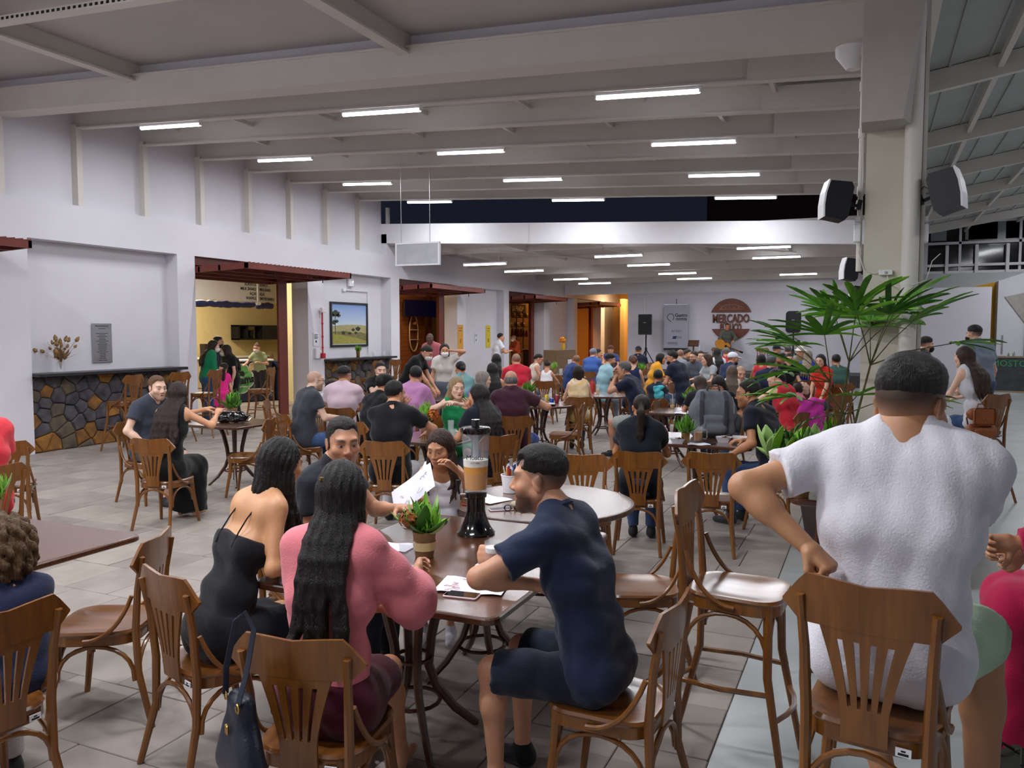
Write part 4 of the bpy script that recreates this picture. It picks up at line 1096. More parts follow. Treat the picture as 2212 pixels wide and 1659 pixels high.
def make_chair(seat_z, tall=False):
    t = bpy.data.objects.new('bar_stool' if tall else 'bentwood_chair', None); COL.objects.link(t); t.empty_display_size = .1
    w0, w1, d = .20, .185, .205
    pts = []
    for x, y in rrect(2 * w0, 2 * d, .10, 5):
        k = 1 - .10 * max(0, -y / d); pts.append((x * k, y + .01))
    mb = MB()
    dish = []
    for f, z in ((1.0, -.022), (1.03, -.012), (1.0, 0.0), (.86, -.001), (.72, -.007), (.45, -.010), (.1, -.010)): dish.append([(x * f, (y - .01) * f + .01, seat_z + z) for x, y in pts])
    mb.loft(dish, smooth=True); mb.build('seat', M_seat, t)
    mb = MB(); mb.loft([[(x * f, (y - .01) * f + .01, seat_z + z) for x, y in pts] for f, z in ((.96, -.07), (1.0, -.065), (1.0, -.02), (.9, -.02), (.9, -.07))], smooth=False, caps=False, closed=True); mb.build('apron', M_chair, t)
    sp = .075 if tall else .03
    for s in (-1, 1):
        mb = MB(); mb.tube([(s * .165, .165, seat_z - .02), (s * (.168 + sp * .3), .172, seat_z * .6), (s * (.175 + sp), .185 + sp, 0)], [.021, .019, .0145], 8); mb.build('leg', M_chair, t)
        mb = MB(); mb.tube([(s * (.165 + sp), -.235 - sp * 1.2, 0), (s * .170, -.205, seat_z * .55), (s * .172, -.198, seat_z), (s * .178, -.215, seat_z + .2), (s * .188, -.243, seat_z + .355)], [.0145, .0175, .0185, .0165, .0145], 8); mb.build('leg', M_chair, t)
        mb = MB(); mb.tube(arc3((s * .185, -.19, seat_z + .17), (s * .215, -.12, seat_z - .035), (s * .208, .03, seat_z - .04), 10), .0105, 7); mb.build('arm_brace', M_chair, t)
    zl = seat_z - .24 if not tall else seat_z - .26; zt_ = seat_z - .078
    ex = .01 if not tall else .02
    for s in (-1, 1):
        mb = MB(); mb.tube([(s * (.172 + ex * (1 - math.sin(a))), .178 * math.cos(a) * 1.0 - .012, zl + (zt_ - zl) * math.sin(a) ** .8) for a in np.linspace(0.0, math.pi, 13)], .0105, 7); mb.build('arch_brace', M_chair, t)
    for y_ in (.172, -.203):
        mb = MB(); mb.tube([(.165 * math.cos(a), y_, zl + (zt_ - zl) * math.sin(a) ** .8) for a in np.linspace(0, math.pi, 13)], .0105, 7); mb.build('arch_brace', M_chair, t)
    if tall:
        for zz, e in ((.30, .62), (.40, .5)):
            f = 1 - zz / seat_z; xo = .168 + sp * f * .75; yo = .172 + sp * f * .8; yb = -.205 - sp * f * .9
            if zz == .30:
                for y_, b_ in ((yo, .05), (yb, -.05)): MB().tube([(-xo, y_, zz), (-xo * .5, y_ + b_ * .7, zz), (0, y_ + b_, zz), (xo * .5, y_ + b_ * .7, zz), (xo, y_, zz)], .0115, 7).build('footrest', M_chair, t)
            else:
                for s in (-1, 1): MB().tube([(s * xo, yb, zz), (s * (xo + .03), (yo + yb) / 2, zz), (s * xo, yo, zz)], .0115, 7).build('footrest', M_chair, t)
    back_panel(t, seat_z, .085)
    mb = MB(); mb.box(.085, .128, -.206, -.2015, seat_z - .058, seat_z - .034); tg = mb.build('tag', M_tag, t)
    mb = MB(); mb.box(.092, .121, -.2066, -.206, seat_z - .054, seat_z - .047); mb.box(.1, .113, -.2066, -.206, seat_z - .044, seat_z - .039); mb.build('tag_print', M_print, tg)
    return t
CHAIR0 = make_chair(.46); STOOL0 = make_chair(.78, True)
used = {0: False, 1: False}
def place_chair(x, y, a, label, tall=False, group=None):
    src = STOOL0 if tall else CHAIR0; k = 1 if tall else 0
    o = src if not used[k] else copy_tree(src)
    used[k] = True
    o.location = (x, y, 0); o.rotation_euler = (0, 0, -a)
    return tag(o, label, 'stool' if tall else 'chair', group or ('bar stools' if tall else 'bentwood chairs'))
def table_top(t, w, d, r, z=.76, th=.032):
    P = rrect(w, d, r, 5)
    mb = MB(); mb.loft([[(x * f, y * g, zz) for x, y in P] for f, g, zz in ((1 - .014 / w, 1 - .014 / d, z - th), (1, 1, z - th + .006), (1, 1, z - .007), (1 - .010 / w, 1 - .010 / d, z - .001), (1 - .024 / w, 1 - .024 / d, z))], smooth=False); mb.build('table_edge', M_tedge, t)
    mb = MB(); mb.loft([[(x * (1 - .024 / w), y * (1 - .024 / d), zz) for x, y in P] for zz in (z - .002, z + .0006)], smooth=False); mb.build('table_top', M_table, t)
def pedestal(t, cx, cy, z=.728, rot=0.0, spread=.31):
    for k in range(4):
        a = rot + math.pi / 4 + k * math.pi / 2; c, s = math.cos(a), math.sin(a)
        path = [(cx + c * r, cy + s * r, zz) for r, zz in ((.17, z), (.125, .62), (.088, .45), (.075, .32), (.11, .22), (.2, .1), (spread, .0))]
        mb = MB(); mb.tube(path, [.03, .029, .027, .025, .024, .022, .019], 7, flat=.8); mb.build('leg', M_chairD, t)
    for r, zz in ((.125, .17), (.085, .37)):
        mb = MB(); mb.tube([(cx + r * math.cos(q), cy + r * math.sin(q), zz) for q in np.linspace(0, 2 * math.pi, 17)[:-1]], .010, 6, closed=True); mb.build('ring_stretcher', M_chairD, t)
    mb = MB(); mb.box(cx - .25, cx + .25, cy - .03, cy + .03, z - .035, z); mb.box(cx - .03, cx + .03, cy - .25, cy + .25, z - .035, z); mb.build('cross_bearer', M_chairD, t)
TABLES = []
def square_table(label, cx, cy, w=.8, d=.8, rz=0.0, z=.76, peds=((0, 0),), rot=0.0, sp=.31):
    TABLES.append((cx, cy, w / 2, d / 2)); t = thing('square_table', label, 'table', (cx, cy, 0), rz); table_top(t, w, d, .055, z)
    for p in peds: pedestal(t, p[0], p[1], z - .032, rot, sp)
    return t
def round_table(label, cx, cy, r=.5, z=.76):
    TABLES.append((cx, cy, r * .72, r * .72)); t = thing('round_table', label, 'table', (cx, cy, 0), 0)
    mb = MB(); mb.rev([(r - .008, z - .034), (r, z - .028), (r, z - .006), (r - .006, z), (r - .02, z)], 40, smooth=False); mb.build('table_edge', M_tedge, t)
    mb = MB(); mb.rev([(r - .02, z - .003), (r - .02, z + .0006), (.01, z + .0006)], 40, smooth=False); mb.build('table_top', M_table, t)
    pedestal(t, 0, 0, z - .032)
    return t
# ------------------------------------------------------------------ tables
TA = square_table('long brown square-edged table with the beer tower', -1.9, 3.49, 1.2, 1.5, peds=((0, -.36), (0, .36)))
TB = round_table('round brown table holding the pencil bucket', -1.95, 4.86, .60)
TC = square_table('brown table at the left edge behind curly hair', -4.24, 2.62, 1.24, 1.06)
TD = square_table('brown square table of the couple, black handbag on it', -7.12, 7.58, .88, .88)
TE = square_table('brown table with grey backpack and beer mug', -1.58, 8.34, 1.12, .95)
q = G(1165, 872, .76); TF = round_table('round brown table with soda cans', q[0], q[1], .56)
def tb(kind, label, px, py, **k):
    q = G(px, py, .76); return (round_table if kind == 'r' else square_table)(label, q[0], q[1], **k)
TG = tb('s', 'brown table with the orange flower pot before the blonde woman', 942, 944, w=.86, d=.86)
TH = tb('s', 'brown table of the bald man in grey', 788, 877, w=.9, d=.9)
TI = tb('s', 'brown table the waitress in black leans over', 940, 860, w=.9, d=.9)
TJ = tb('r', 'round brown table with juice bottle and beer glass', 1303, 852, r=.55)
TK = tb('s', 'brown table with the juice cup behind the backpack', 1450, 887, w=.86, d=.8)
TL = tb('s', 'brown table of the girl with a bun', 1215, 808, w=.9, d=.9)
TM_ = tb('s', 'brown table between yellow shirt and bearded man', 1405, 813, w=.9, d=1.2)
TN = tb('s', 'brown table of the man in the white cap', 1545, 830, w=.9, d=1.2)
TO = tb('s', 'brown table before the woman in orange red', 1722, 806, w=.9, d=.9)
TP = tb('r', 'small round table behind the red polo', 1140, 812, r=.4)

# ------------------------------------------------------------------ people around the near table
A = person('man in black t-shirt', 'man in black t-shirt facing the camera across the near table', 735, 957, 4.35, 118, 166, pitch=4, hair='short', hc='26211f', tc='1d2027', stub=.28, mouth=2, skin='c08a6a', lean=8, w=1.08, hs=1.08,
           L=('w', 862, 1098, 4.45), R='lap', bc='2a2f3a', ts=None)
B = person('woman in black strap dress', 'long-haired woman in black spaghetti strap dress leaning on the table', 603, 1004, 3.75, 56, 50, pitch=14, sex='f', hair='hang', hc='17110f', top='strapless', tc='12131a', bot='skirt', bc='10111a', skin='c99368', lean=20, curve=8, ln=.42,
           R=('w', 650, 1222, 3.72), L=('w', 690, 1190, 3.9), poleR=(.5, -.8, -.8), hem=.12)
Cc_ = person('woman in pink blouse', 'woman in pink bell-sleeve blouse with dark hair down her back', 735, 1068, 2.98, 24, 12, pitch=10, sex='f', hair='half', hc='1a1413', top='blouse', tc='dc7c84', bot='skirt', bc='4c1226', skin='c08a68', lean=6, curve=8, sleeve=1.3, hem=.02, bell=.036, ln=.46,
             R=('w', 900, 1238, 3.24), L=('w', 815, 1310, 3.05), poleR=(1.0, -.5, -1.4), w=1.02, legs='fwd', shoe=None, extra=(('clip', -.035, -.098, .055, .3),), hpR='grip')
Dn = person('man in navy denim shirt', 'bearded man in navy denim shirt holding a beer glass', 1172, 1036, 3.22, -64, -80, pitch=2, hair='fade', hc='171310', top='polo', tc='1b2740', bot='shorts', bc='141c2c', skin='c69070', stub=.95, lean=14, curve=8, w=1.02, hs=1.06,
           R=('w', 1078, 1196, 3.62), L=('w', 1150, 1262, 3.12), poleL=(-.6, .9, -.9), hpR='grip', sleeve=.62, shoe='1a1a1c', legs='norm', cgap=.06)
E_ = person('girl in white top', 'girl in white sleeveless top looking down at her drawing', 950, 968, 4.95, 188, 204, pitch=14, sex='c', hair='hang', ln=.26, hc='3a271d', top='tank', tc='e6e3ea', bot='shorts', bc='c9c4cc', skin='c08a66', lean=6, seat=.50, hs=.9,
           L=('w', 978, 1008, 4.72), R=('w', 905, 1080, 4.6), shoe='c9c4cc')
F_ = person('man in white t-shirt', 'man in white t-shirt seen from behind on a bar stool', 1966, 880, 2.42, 4, 26, pitch=16, hair='fade', hc='171310', tc='d9d7de', bot='shorts', bc='a9c4a4', skin='b98560', lean=2, curve=8, w=1.24, seat=.78, hs=1.2, tilt=3, chair=False, nl=.092,
           L=('w', 1742, 1205, 2.38), R=(.10, .42, 1.02), poleL=(-1, -.25, .15), poleR=(1, -.5, -.8), sleeve=.58, shoe=None, stub=.4, hpL='fist', cgap=.06,
           tattoo=(((1712, 1185, 2.3), .03, '2a2630'), ((2110, 1240, 2.6), .055, '4a3a35')), hem=.14, foldamp=.005,
           knee={1: ((.25, .36, .87), (.27, .36, .14)), -1: ((-.16, .42, .82), (-.02, .30, .34))})
q = F_['root'] - F_['Rz'] @ V3(.015, .05, 0); STOOL_F = place_chair(q[0], q[1], F_['a'] + .06, 'brown bar stool under the man in white t-shirt', True); STOOL_F.scale = (.92, .95, 1)
person('person in magenta dress', 'person in magenta dress at the right edge, hands on lap', 2340, 905, 2.9, -96, -100, sex='f', hair='long', hc='2a1c18', top='long', tc='a81242', bot='long_skirt', bc='a81242', skin='c08a68', lean=10, seat=.78, sleeve=.95, L=('w', 2196, 1172, 2.72), R=('w', 2205, 1190, 2.85), poleL=(-.6, -.8, -.5), shoe=None, hp='grip')
person('curly haired child', 'child with frizzy brown curls in navy at the left edge', 4, 1190, 3.22, -22, -30, sex='c', chair=False, hair='curly', hc='5a432c', tc='1d2440', bot='pants', bc='b9b4b6', skin='mid', lean=4, L='table', R='table', pitch=8, hs=.98)
q = PEOPLE[-1]; q = q['root'] - q['Rz'] @ V3(.16, .02, 0); place_chair(q[0], q[1], PEOPLE[-1]['a'] - .1, 'brown bentwood chair of the curly haired child')
person('person in coral shirt', 'person in coral red shirt cut by the left edge', -58, 872, 6.2, -20, -30, sex='m', tc='d63a44', bc='23283a', skin='mid', lean=4, w=1.05, L='table', R='table', sleeve=.8)
# couple
person('man in slate t-shirt', 'fair bearded man in slate t-shirt seated by the stone bar', 338, 838, 8.75, 140, 150, hair='short', hc='6a4a30', tc='3a3f4c', bot='shorts', bc='4d4a4a', skin='pale', stub=.6, mouth=1, lean=8, R=(.2, .25, .66), L='table', w=1.04)
person('woman in black long dress', 'long brown haired woman in long black dress at the handbag table', 384, 852, 7.95, 32, 20, sex='f', hair='half', hc='2a1a13', top='tank', tc='0d0d10', bot='long_skirt', bc='0b0b0e', skin='cf9671', lean=12, R=('w', 470, 893, 8.15), L=('w', 440, 885, 8.3), poleR=(.9, -.2, -.8), w=1.02, shoe=None)
# mid tables, left to right
person('bald man in grey t-shirt', 'bald bearded man in grey t-shirt and glasses, jeans', 679, 822, 10.0, 66, 74, hair='buzz', hc='8a6a55', tc='3a3c44', bot='pants', bc='3c5580', skin='pale', stub=.6, extra=(('glasses',),), lean=8, w=1.08, belly=.03, legs='norm')
person('man in pale pink shirt', 'man in pale pink shirt and glasses seen from behind', 743, 812, 10.9, 12, 40, hair='fade', hc='17130f', tc='cdb6c0', bc='2a2f3a', skin='mid', extra=(('glasses',),), w=1.1, lean=6)
person('boy behind pale pink shirt', 'small boy mostly hidden behind the pale pink shirt', 716, 836, 11.9, 30, 60, sex='c', hair='short', hc='2a1d16', tc='c8c8cc', seat=.46, pitch=14, bc='33394a', L='table', R='table')
person('man with clasped hands', 'man in dark t-shirt facing us with clasped hands', 822, 800, 12.6, 172, 165, hair='short', hc='1a1512', tc='17181c', skin='pale', stub=.5, L='clasp', R='clasp', lean=6)
person('man in black cap', 'man in black cap and black t-shirt', 830, 832, 9.3, 48, 62, hair='short', hc='15110f', tc='101013', skin='mid', extra=(('cap', '121214'),), stub=.4, lean=12, R='table', L='table', w=1.02, bc='22242c')
person('man in black polo', 'man in black polo and white trousers seen from behind', 853, 852, 7.75, 14, 42, hair='short', hc='14110f', top='polo', tc='0e0f13', bot='pants', bc='c9c7cc', skin='mid', lean=10, w=1.08, R=('w', 925, 935, 8.05), L='chin', poleR=(1, .2, -.5))
person('man in lilac shirt', 'balding man in lilac pink shirt', 897, 812, 10.7, 22, -6, hair='short', hc='17130f', top='long', tc='b981ae', bc='2a2f3a', skin='mid', stub=.6, lean=8, w=1.04, L='table', R='table')
person('waitress in black', 'masked waitress in black t-shirt leaning over a table', 921, 762, 13.3, 112, 120, pitch=30, seat=None, sex='f', hair='lowbun', hc='1c1512', tc='101013', bot='pants', bc='1d2026', skin='mid', lean=26, curve=14, extra=(('mask', 'e6e4e6'),), L=(-.08, .52, .92), R=(.12, .55, .90), chair=False)
person('woman in white blouse', 'standing masked woman in white blouse and grey skirt, hand to her hair', 960, 757, 14.2, 165, 175, seat=None, sex='f', hair='long', hc='17110f', top='tee', tc='d5cec6', bot='long_skirt', bc='5a5f6c', skin='mid', lean=2, extra=(('mask', 'e8e6e8'),), L='up', R='side', poleL=(-1, -.1, -.3), chair=False, w=1.0)
person('man in rose shirt', 'man in rose shirt standing in the wooden doorway', 929, 731, 18.8, -150, -165, seat=None, hair='buzz', hc='1a1210', top='long', tc='b2606a', skin='dark', chair=False, L='side', R='side')
person('woman in teal print blouse', 'dark haired woman in teal print blouse seen from behind', 995, 797, 12.4, -15, -20, sex='f', hair='lowbun', hc='120e0d', tc='6f9a9c', skin='mid', lean=10, L='table', R='table')
person('blonde woman in green', 'blonde woman in green top talking with raised clasped hands', 987, 838, 9.1, 172, 160, sex='f', hair='long', hc='9a7f5c', top='tank', tc='1d8a55', bot='skirt', bc='1d8a55', skin='pale', mouth=2, brow='6a4c38', lean=6, L=('w', 985, 872, 8.75), R=('w', 962, 872, 8.75), extra=(('earring',),), poleL=(-1, 0, -.4), poleR=(1, 0, -.4))
person('woman in navy', 'long dark haired woman in navy with her back to us', 1034, 856, 8.1, -28, -52, sex='f', hair='long', hc='1a1311', tc='141824', skin='mid', lean=10, bc='232838', L='table', R='chin', w=1.05)
person('grey haired woman in glasses', 'grey haired woman in glasses beside the maroon shirt', 1043, 820, 11.2, 60, 78, sex='f', hair='bob', hc='8d857c', tc='6d5a9c', skin='pale', extra=(('glasses', '6a3a3a'),), lean=8)
person('woman in violet', 'dark haired woman in violet off-shoulder top', 1063, 801, 12.7, -10, -20, sex='f', hair='long', hc='120e0d', top='strapless', tc='8a6cc0', skin='mid', lean=6)
person('woman with shoulder tattoo', 'dark haired woman with bare tattooed shoulder', 1072, 778, 15.2, 4, -8, sex='f', hair='half', hc='120e0d', top='strapless', tc='222228', skin='b07a55', lean=4)
person('man in maroon polo', 'balding grey man in maroon polo and blue shorts', 1104, 822, 9.9, -6, 2, hair='balding', hc='77726e', top='polo', tc='3e1c2a', bot='shorts', bc='243f86', skin='c08a6c', lean=8, w=1.14, belly=.03, R=('w', 1148, 868, 10.0), poleR=(1, -.2, -.5), L='table', legs='norm', knee={1: ((.30, .38, .5), (.34, .42, .09)), -1: ((-.14, .42, .5), (-.14, .42, .09))})
person('man in red polo', 'man in red polo and red trousers seen from behind', 1115, 778, 14.6, -8, -14, hair='buzz', hc='3b2d27', top='polo', tc='c02338', bc='b02034', skin='mid', lean=6, w=1.12)
person('man in white shirt standing', 'man in white shirt standing at the white wall with a phone', 1081, 729, 24.6, 70, 80, seat=None, hair='short', hc='17130f', tc='d8dae2', bc='4f6a92', skin='mid', chair=False, R='front', L='front')
person('cook in orange', 'masked cook in orange behind the cured meat counter', 1110, 731, 31, -120, -110, seat=None, hair='buzz', hc='3a2a20', top='long', tc='b5481c', bc='2a2a2e', skin='mid', chair=False, extra=(('mask', 'e6e4e6'),), L='front', R='front')
person('woman in beige tank top', 'dark haired woman in beige tank top and glasses', 1163, 776, 17.3, 72, 96, pitch=18, sex='f', hair='lowbun', hc='1a1310', top='tank', tc='d8c9b8', skin='mid', extra=(('glasses',),), lean=10)
person('girl with a bun', 'girl with a bun and white top seen from behind', 1182, 790, 16.6, 10, 6, sex='c', hair='bun', hc='2a1a15', top='tank', tc='e4e2e6', skin='mid', seat=.46, L='tablew', R='tablew')
person('man in dark blue at orange flower', 'short haired man in dark blue beside the orange flower', 1243, 778, 18.6, 60, -30, hair='buzz', hc='2a201b', tc='26396e', skin='tan', lean=14)
person('woman in sunflower top', 'bob haired woman in sunflower print halter top', 1249, 806, 12.6, -4, -10, sex='f', hair='bob', hc='22150f', top='tank', tc='d9cfb8', skin='pale', lean=4, shirtpat='SUN')
person('man in grey cap', 'man in grey cap and blue shirt from behind', 1281, 764, 20.4, 20, 30, hair='buzz', hc='2a201b', top='long', tc='3c5a9c', skin='mid', extra=(('cap', '6d7484'),), w=1.06)
person('woman eating behind grey cap', 'woman eating behind the grey cap', 1292, 764, 21.6, 100, 90, sex='f', hair='short', hc='17120f', tc='8f9098', skin='mid', L='mouth', R='mouth')
person('person in brown beanie', 'person in brown beanie by the orange passage', 1319, 756, 23, 175, 180, hair='buzz', hc='17120f', tc='3b4a86', skin='mid', extra=(('beanie', '5a2f28'),))
person('man in light blue t-shirt', 'bearded man in light blue t-shirt turned right', 1317, 778, 16.2, 62, 82, hair='fade', hc='15110f', tc='93bcc8', skin='mid', stub=.8, lean=8, bc='7d8894')
person('grey haired man in navy polo', 'grey haired man in navy polo and light shorts', 1349, 800, 11.9, -70, -82, hair='short', hc='5d5a58', top='polo', tc='151b34', bot='shorts', bc='9da19a', skin='c08a6c', lean=14, L='mouth', R='mouth', poleL=(-.6, .3, -1), w=1.06, legs='norm', brow='4a4643')
person('woman in sleeveless navy dress', 'woman with brown bun in sleeveless navy dress', 1368, 782, 15.0, 10, 0, sex='f', hair='lowbun', hc='5a3420', top='tank', tc='1c2547', skin='fair', lean=4)
person('man in black cap by speaker', 'man in black cap and navy shirt near the loudspeaker stand', 1379, 758, 22.0, 4, 10, hair='buzz', hc='17120f', tc='141a2e', skin='mid', extra=(('cap', '101013', 'back'),), w=1.05)
person('boy with turquoise towel', 'boy with turquoise towel over his shoulder', 1421, 815, 12.4, 10, 2, sex='c', hair='short', hc='17120f', tc='23283c', skin='tan', seat=.46, R='mouth', hs=.92)
person('woman in mustard yellow', 'woman in mustard yellow blouse turned to the bearded man', 1427, 775, 17.6, 70, 84, sex='f', hair='bob', hc='17120f', top='blouse', tc='dd9a1a', skin='mid', lean=14, sleeve=.9)
person('bearded man in navy', 'bearded man in glasses and navy t-shirt turned left', 1453, 773, 15.0, -50, -78, hair='quiff', hc='14110f', tc='151c30', skin='mid', extra=(('glasses',), ('beard',)), lean=16, w=1.06)
person('man in grey t-shirt', 'short haired man in grey t-shirt in the crowd', 1469, 766, 18.8, 30, 10, hair='buzz', hc='33261e', tc='8a9098', skin='mid')
person('man behind grey t-shirt', 'dark haired man leaning beside the grey t-shirt', 1485, 766, 20.6, 120, 120, hair='short', hc='22180f', tc='50545c', skin='mid', stub=.5)
person('bearded man in grey shirt', 'bearded man in glasses and grey button shirt facing left', 1499, 771, 18.3, -150, -140, hair='short', hc='3a281c', top='long', tc='5e6472', skin='fair', stub=.9, extra=(('glasses',),), lean=10)
person('boy in teal', 'boy in teal t-shirt between two women', 1513, 769, 18.9, 175, 170, sex='c', hair='short', hc='2a1d16', tc='1f8f86', skin='fair', seat=.62, hs=.95)
person('woman in light grey top', 'woman with straight brown hair in light grey top', 1527, 777, 16.3, -130, -100, sex='f', hair='long', hc='4a3526', tc='a8aeb2', skin='fair', lean=6)
person('woman in white by grey cap', 'dark haired woman in white top near the performer', 1549, 763, 19.8, -20, -10, sex='f', hair='long', hc='120e0d', tc='d5d5da', skin='mid')
person('man in grey flat cap', 'man in grey flat cap and red shirt below the performer', 1569, 762, 20.6, 10, 20, hair='buzz', hc='3a2a20', tc='b8303c', skin='mid', extra=(('cap', '6a6866'),))
person('man in white cap', 'bearded man in white cap and navy t-shirt turned right', 1582, 775, 16.0, 50, 72, hair='buzz', hc='22160f', tc='1d2c4c', skin='mid', extra=(('cap', 'e2e4ea'), ('beard',)), lean=10)
person('woman with long brown hair down', 'woman with long brown hair in black beside the bending woman', 1512, 832, 11.4, -12, -30, pitch=24, sex='f', hair='half', hc='33221a', tc='121319', skin='mid', lean=24)
person('woman in black bending over food', 'black haired woman in black bending over her paper bag of food', 1552, 833, 10.4, 196, 200, pitch=36, sex='f', hair='long', hc='0f0c0c', tc='131317', skin='mid', lean=26, L='table', R=(.26, .30, .80), sleeve=.7)
person('woman with grey brown hair', 'woman with grey brown long hair and cream top', 1581, 806, 13.0, 2, 0, sex='f', hair='long', hc='5b4a3c', top='tank', tc='c9bda6', skin='fair', lean=6)
person('shaved head man', 'shaven headed man looking down at his plate', 1599, 806, 13.6, 165, 160, pitch=18, hair='buzz', hc='6a5548', tc='8b8d95', skin='fair', stub=.5, lean=14)
person('woman in red tank top', 'black haired woman in red tank top seen from behind', 1645, 778, 16.4, 4, 10, sex='f', hair='bob', hc='100d0d', top='tank', tc='c2303c', skin='b98256', lean=8)
person('grey haired man in navy', 'grey haired man in navy t-shirt seen from behind', 1666, 786, 14.0, 16, 30, hair='short', hc='4d4a49', tc='191e3a', skin='mid', lean=12, w=1.06)
person('man in navy cap', 'man in navy cap at the foot of the stage', 1677, 756, 21.4, 50, 70, hair='buzz', hc='22180f', tc='44485a', skin='mid', extra=(('cap', '161a2c'),))
person('dark bearded man', 'dark bearded man beside the woman in black', 1689, 776, 16.8, -110, -90, hair='short', hc='17120f', tc='20242e', skin='tan', stub=.9)
person('woman in black top', 'brown haired woman in black top looking toward us', 1704, 776, 15.4, 165, 172, sex='f', hair='lowbun', hc='2e1f17', tc='131319', skin='fair', lean=8)
person('grey haired man behind', 'grey haired man at the far table by the stage', 1702, 758, 20.4, 10, 10, hair='short', hc='5a5856', tc='3a4658', skin='mid')
person('man in pale hat', 'man in pale brimmed hat below the right loudspeaker', 1729, 760, 18.8, 160, 165, hair='buzz', hc='8a8580', tc='8d8a72', skin='mid', extra=(('hat', 'cfcac0'),))
person('blonde woman in royal blue', 'blonde woman in royal blue blouse seen from behind', 1746, 770, 16.8, 8, 14, sex='f', hair='long', hc='9b8b78', tc='2733b4', skin='fair', lean=4)
person('woman in orange red', 'dark haired woman in orange red blouse, arms crossed', 1773, 780, 14.2, -150, -160, sex='f', hair='half', hc='1d1411', tc='d3321f', skin='fair', lean=2, bc='27365a', L='lap', R='lap', sleeve=.7)
person('man in green stripes', 'man in green striped t-shirt behind the palm', 1806, 780, 15.8, -20, -20, hair='short', hc='17120f', tc='41635c', skin='mid')
person('woman in red dress', 'woman in red sleeveless dress leaning on the table', 1676, 816, 10.5, -44, -72, sex='f', hair='bunch', hc='15100f', top='tank', tc='bf2835', bot='skirt', bc='c02a36', skin='e0b49a', lean=20, w=1.08, L=('w', 1630, 868, 10.6), R='table', poleL=(-1, .1, -.5))
person('child with head thrown back', 'small child with head thrown back on the red dress woman', 1729, 838, 10.9, 60, 60, pitch=-62, sex='c', hair='short', hc='2a1c16', tc='d07080', skin='pale', seat=.60, hs=.88, chair=False, ts=.8)
person('man in glasses', 'man in glasses and navy t-shirt in profile beside the backpack', 1618, 851, 7.75, -62, -88, hair='messy', hc='1a1512', tc='171a28', skin='b98058', stub=.45, extra=(('glasses', '3a3230'),), lean=16, w=1.05, L=('w', 1575, 985, 7.55), R='table', poleL=(-.4, -.9, -.7), bc='3b4d74', mouth=1, hs=1.06)
person('woman with ponytail', 'woman with long ponytail in navy t-shirt at the mug table', 1386, 882, 7.05, 4, -2, sex='f', hair='pony', hc='22160f', tc='12161f', skin='b97f58', lean=6, w=1.08, bc='3a4d73', L='table', R='table')
# performer on stage
person('performer', 'performer with guitar seated on the stage stool', 1571, 706, 29.8, 170, 168, hair='short', hc='2a1f1a', top='long', tc='54574f', bc='5a6f8d', skin='tan', seat=1.16, mouth=1, L=(-.22, .26, 1.5), R=(.12, .26, 1.42), chair=False, knee={1: ((.16, .40, 1.1), (.16, .42, .6)), -1: ((-.16, .42, 1.1), (-.16, .40, .48))})
# ice cream shop
person('woman in emerald green', 'masked woman in emerald green sweater standing in the shop doorway', 461, 748, 16.0, 76, 80, seat=None, sex='f', hair='wavy', hc='241713', top='long', tc='0f7a50', bc='2d4f78', skin='fair', chair=False, extra=(('mask', 'e6e4e6'),), w=1.12, L='side', R=(.05, .25, 1.0))
person('man in black mask', 'man in black mask and navy shirt behind the green sweater', 471, 740, 17.0, 120, 110, seat=None, hair='short', hc='1a1411', tc='1a2436', skin='mid', chair=False, extra=(('mask', '15151a'),), L='side', R='side', w=1.05)
person('woman in black dress in shop', 'masked woman in black dress standing beside the girl in pink', 488, 757, 16.4, -120, -70, seat=None, sex='f', hair='long', hc='2a1c15', top='tee', tc='121216', bot='long_skirt', bc='121216', skin='fair', chair=False, extra=(('mask', 'e6e4e6'),), L='side', R='side')
person('girl in pink dress', 'little masked girl in hot pink dress', 482, 796, 15.7, 20, -60, seat=None, sex='c', hair='pony', hc='2a1a13', top='tee', tc='e22c86', bot='skirt', bc='e22c86', skin='fair', chair=False, extra=(('mask', 'e6e4e6'),), L='side', R='side', hs=.88)
person('shop attendant', 'masked attendant in pale green behind the ice cream counter', 555, 752, 20.2, -150, -160, seat=None, sex='f', hair='bun', hc='5a3d26', tc='a9b890', bc='3a3a40', skin='fair', chair=False, extra=(('mask', 'e6e4e6'),), L=(-.15, .3, 1.1), R=(.2, .4, 1.05))
# right aisle
person('man in grey shirt standing', 'tall masked man in grey blue t-shirt standing in the aisle', 2106, 722, 11.8, -40, -62, seat=None, hair='fade', hc='14110f', tc='7d8899', bot='shorts', bc='3a4a68', skin='fair', chair=False, extra=(('mask', '15151a'),), L='side', R='side', shoe='4a3a34', w=.95)
person('woman on bar stool', 'long brown haired woman on a bar stool with tan rucksack', 2084, 772, 9.1, -50, -60, sex='f', hair='long', hc='3a2519', top='tank', tc='d0d0d6', bot='pants', bc='33486e', skin='e0b49a', seat=.78, lean=10)
person('man in black hoodie', 'man in black mask and hoodie behind the palm', 1999, 745, 13.0, 60, 70, seat=None, hair='fade', hc='17120f', top='long', tc='15171b', skin='fair', chair=False, extra=(('mask', '15151a'),), L='side', R='side')
# ------------------------------------------------------------------ a chair for everyone seated
for (d, rt, a, seat, px, py, zc, lab) in SEATED:
    if seat > 1: continue
    tall = .7 < seat < .9
    place_chair(rt[0], rt[1], a, ('brown bar stool of the %s' if tall else 'brown bentwood chair of the %s') % d, tall)
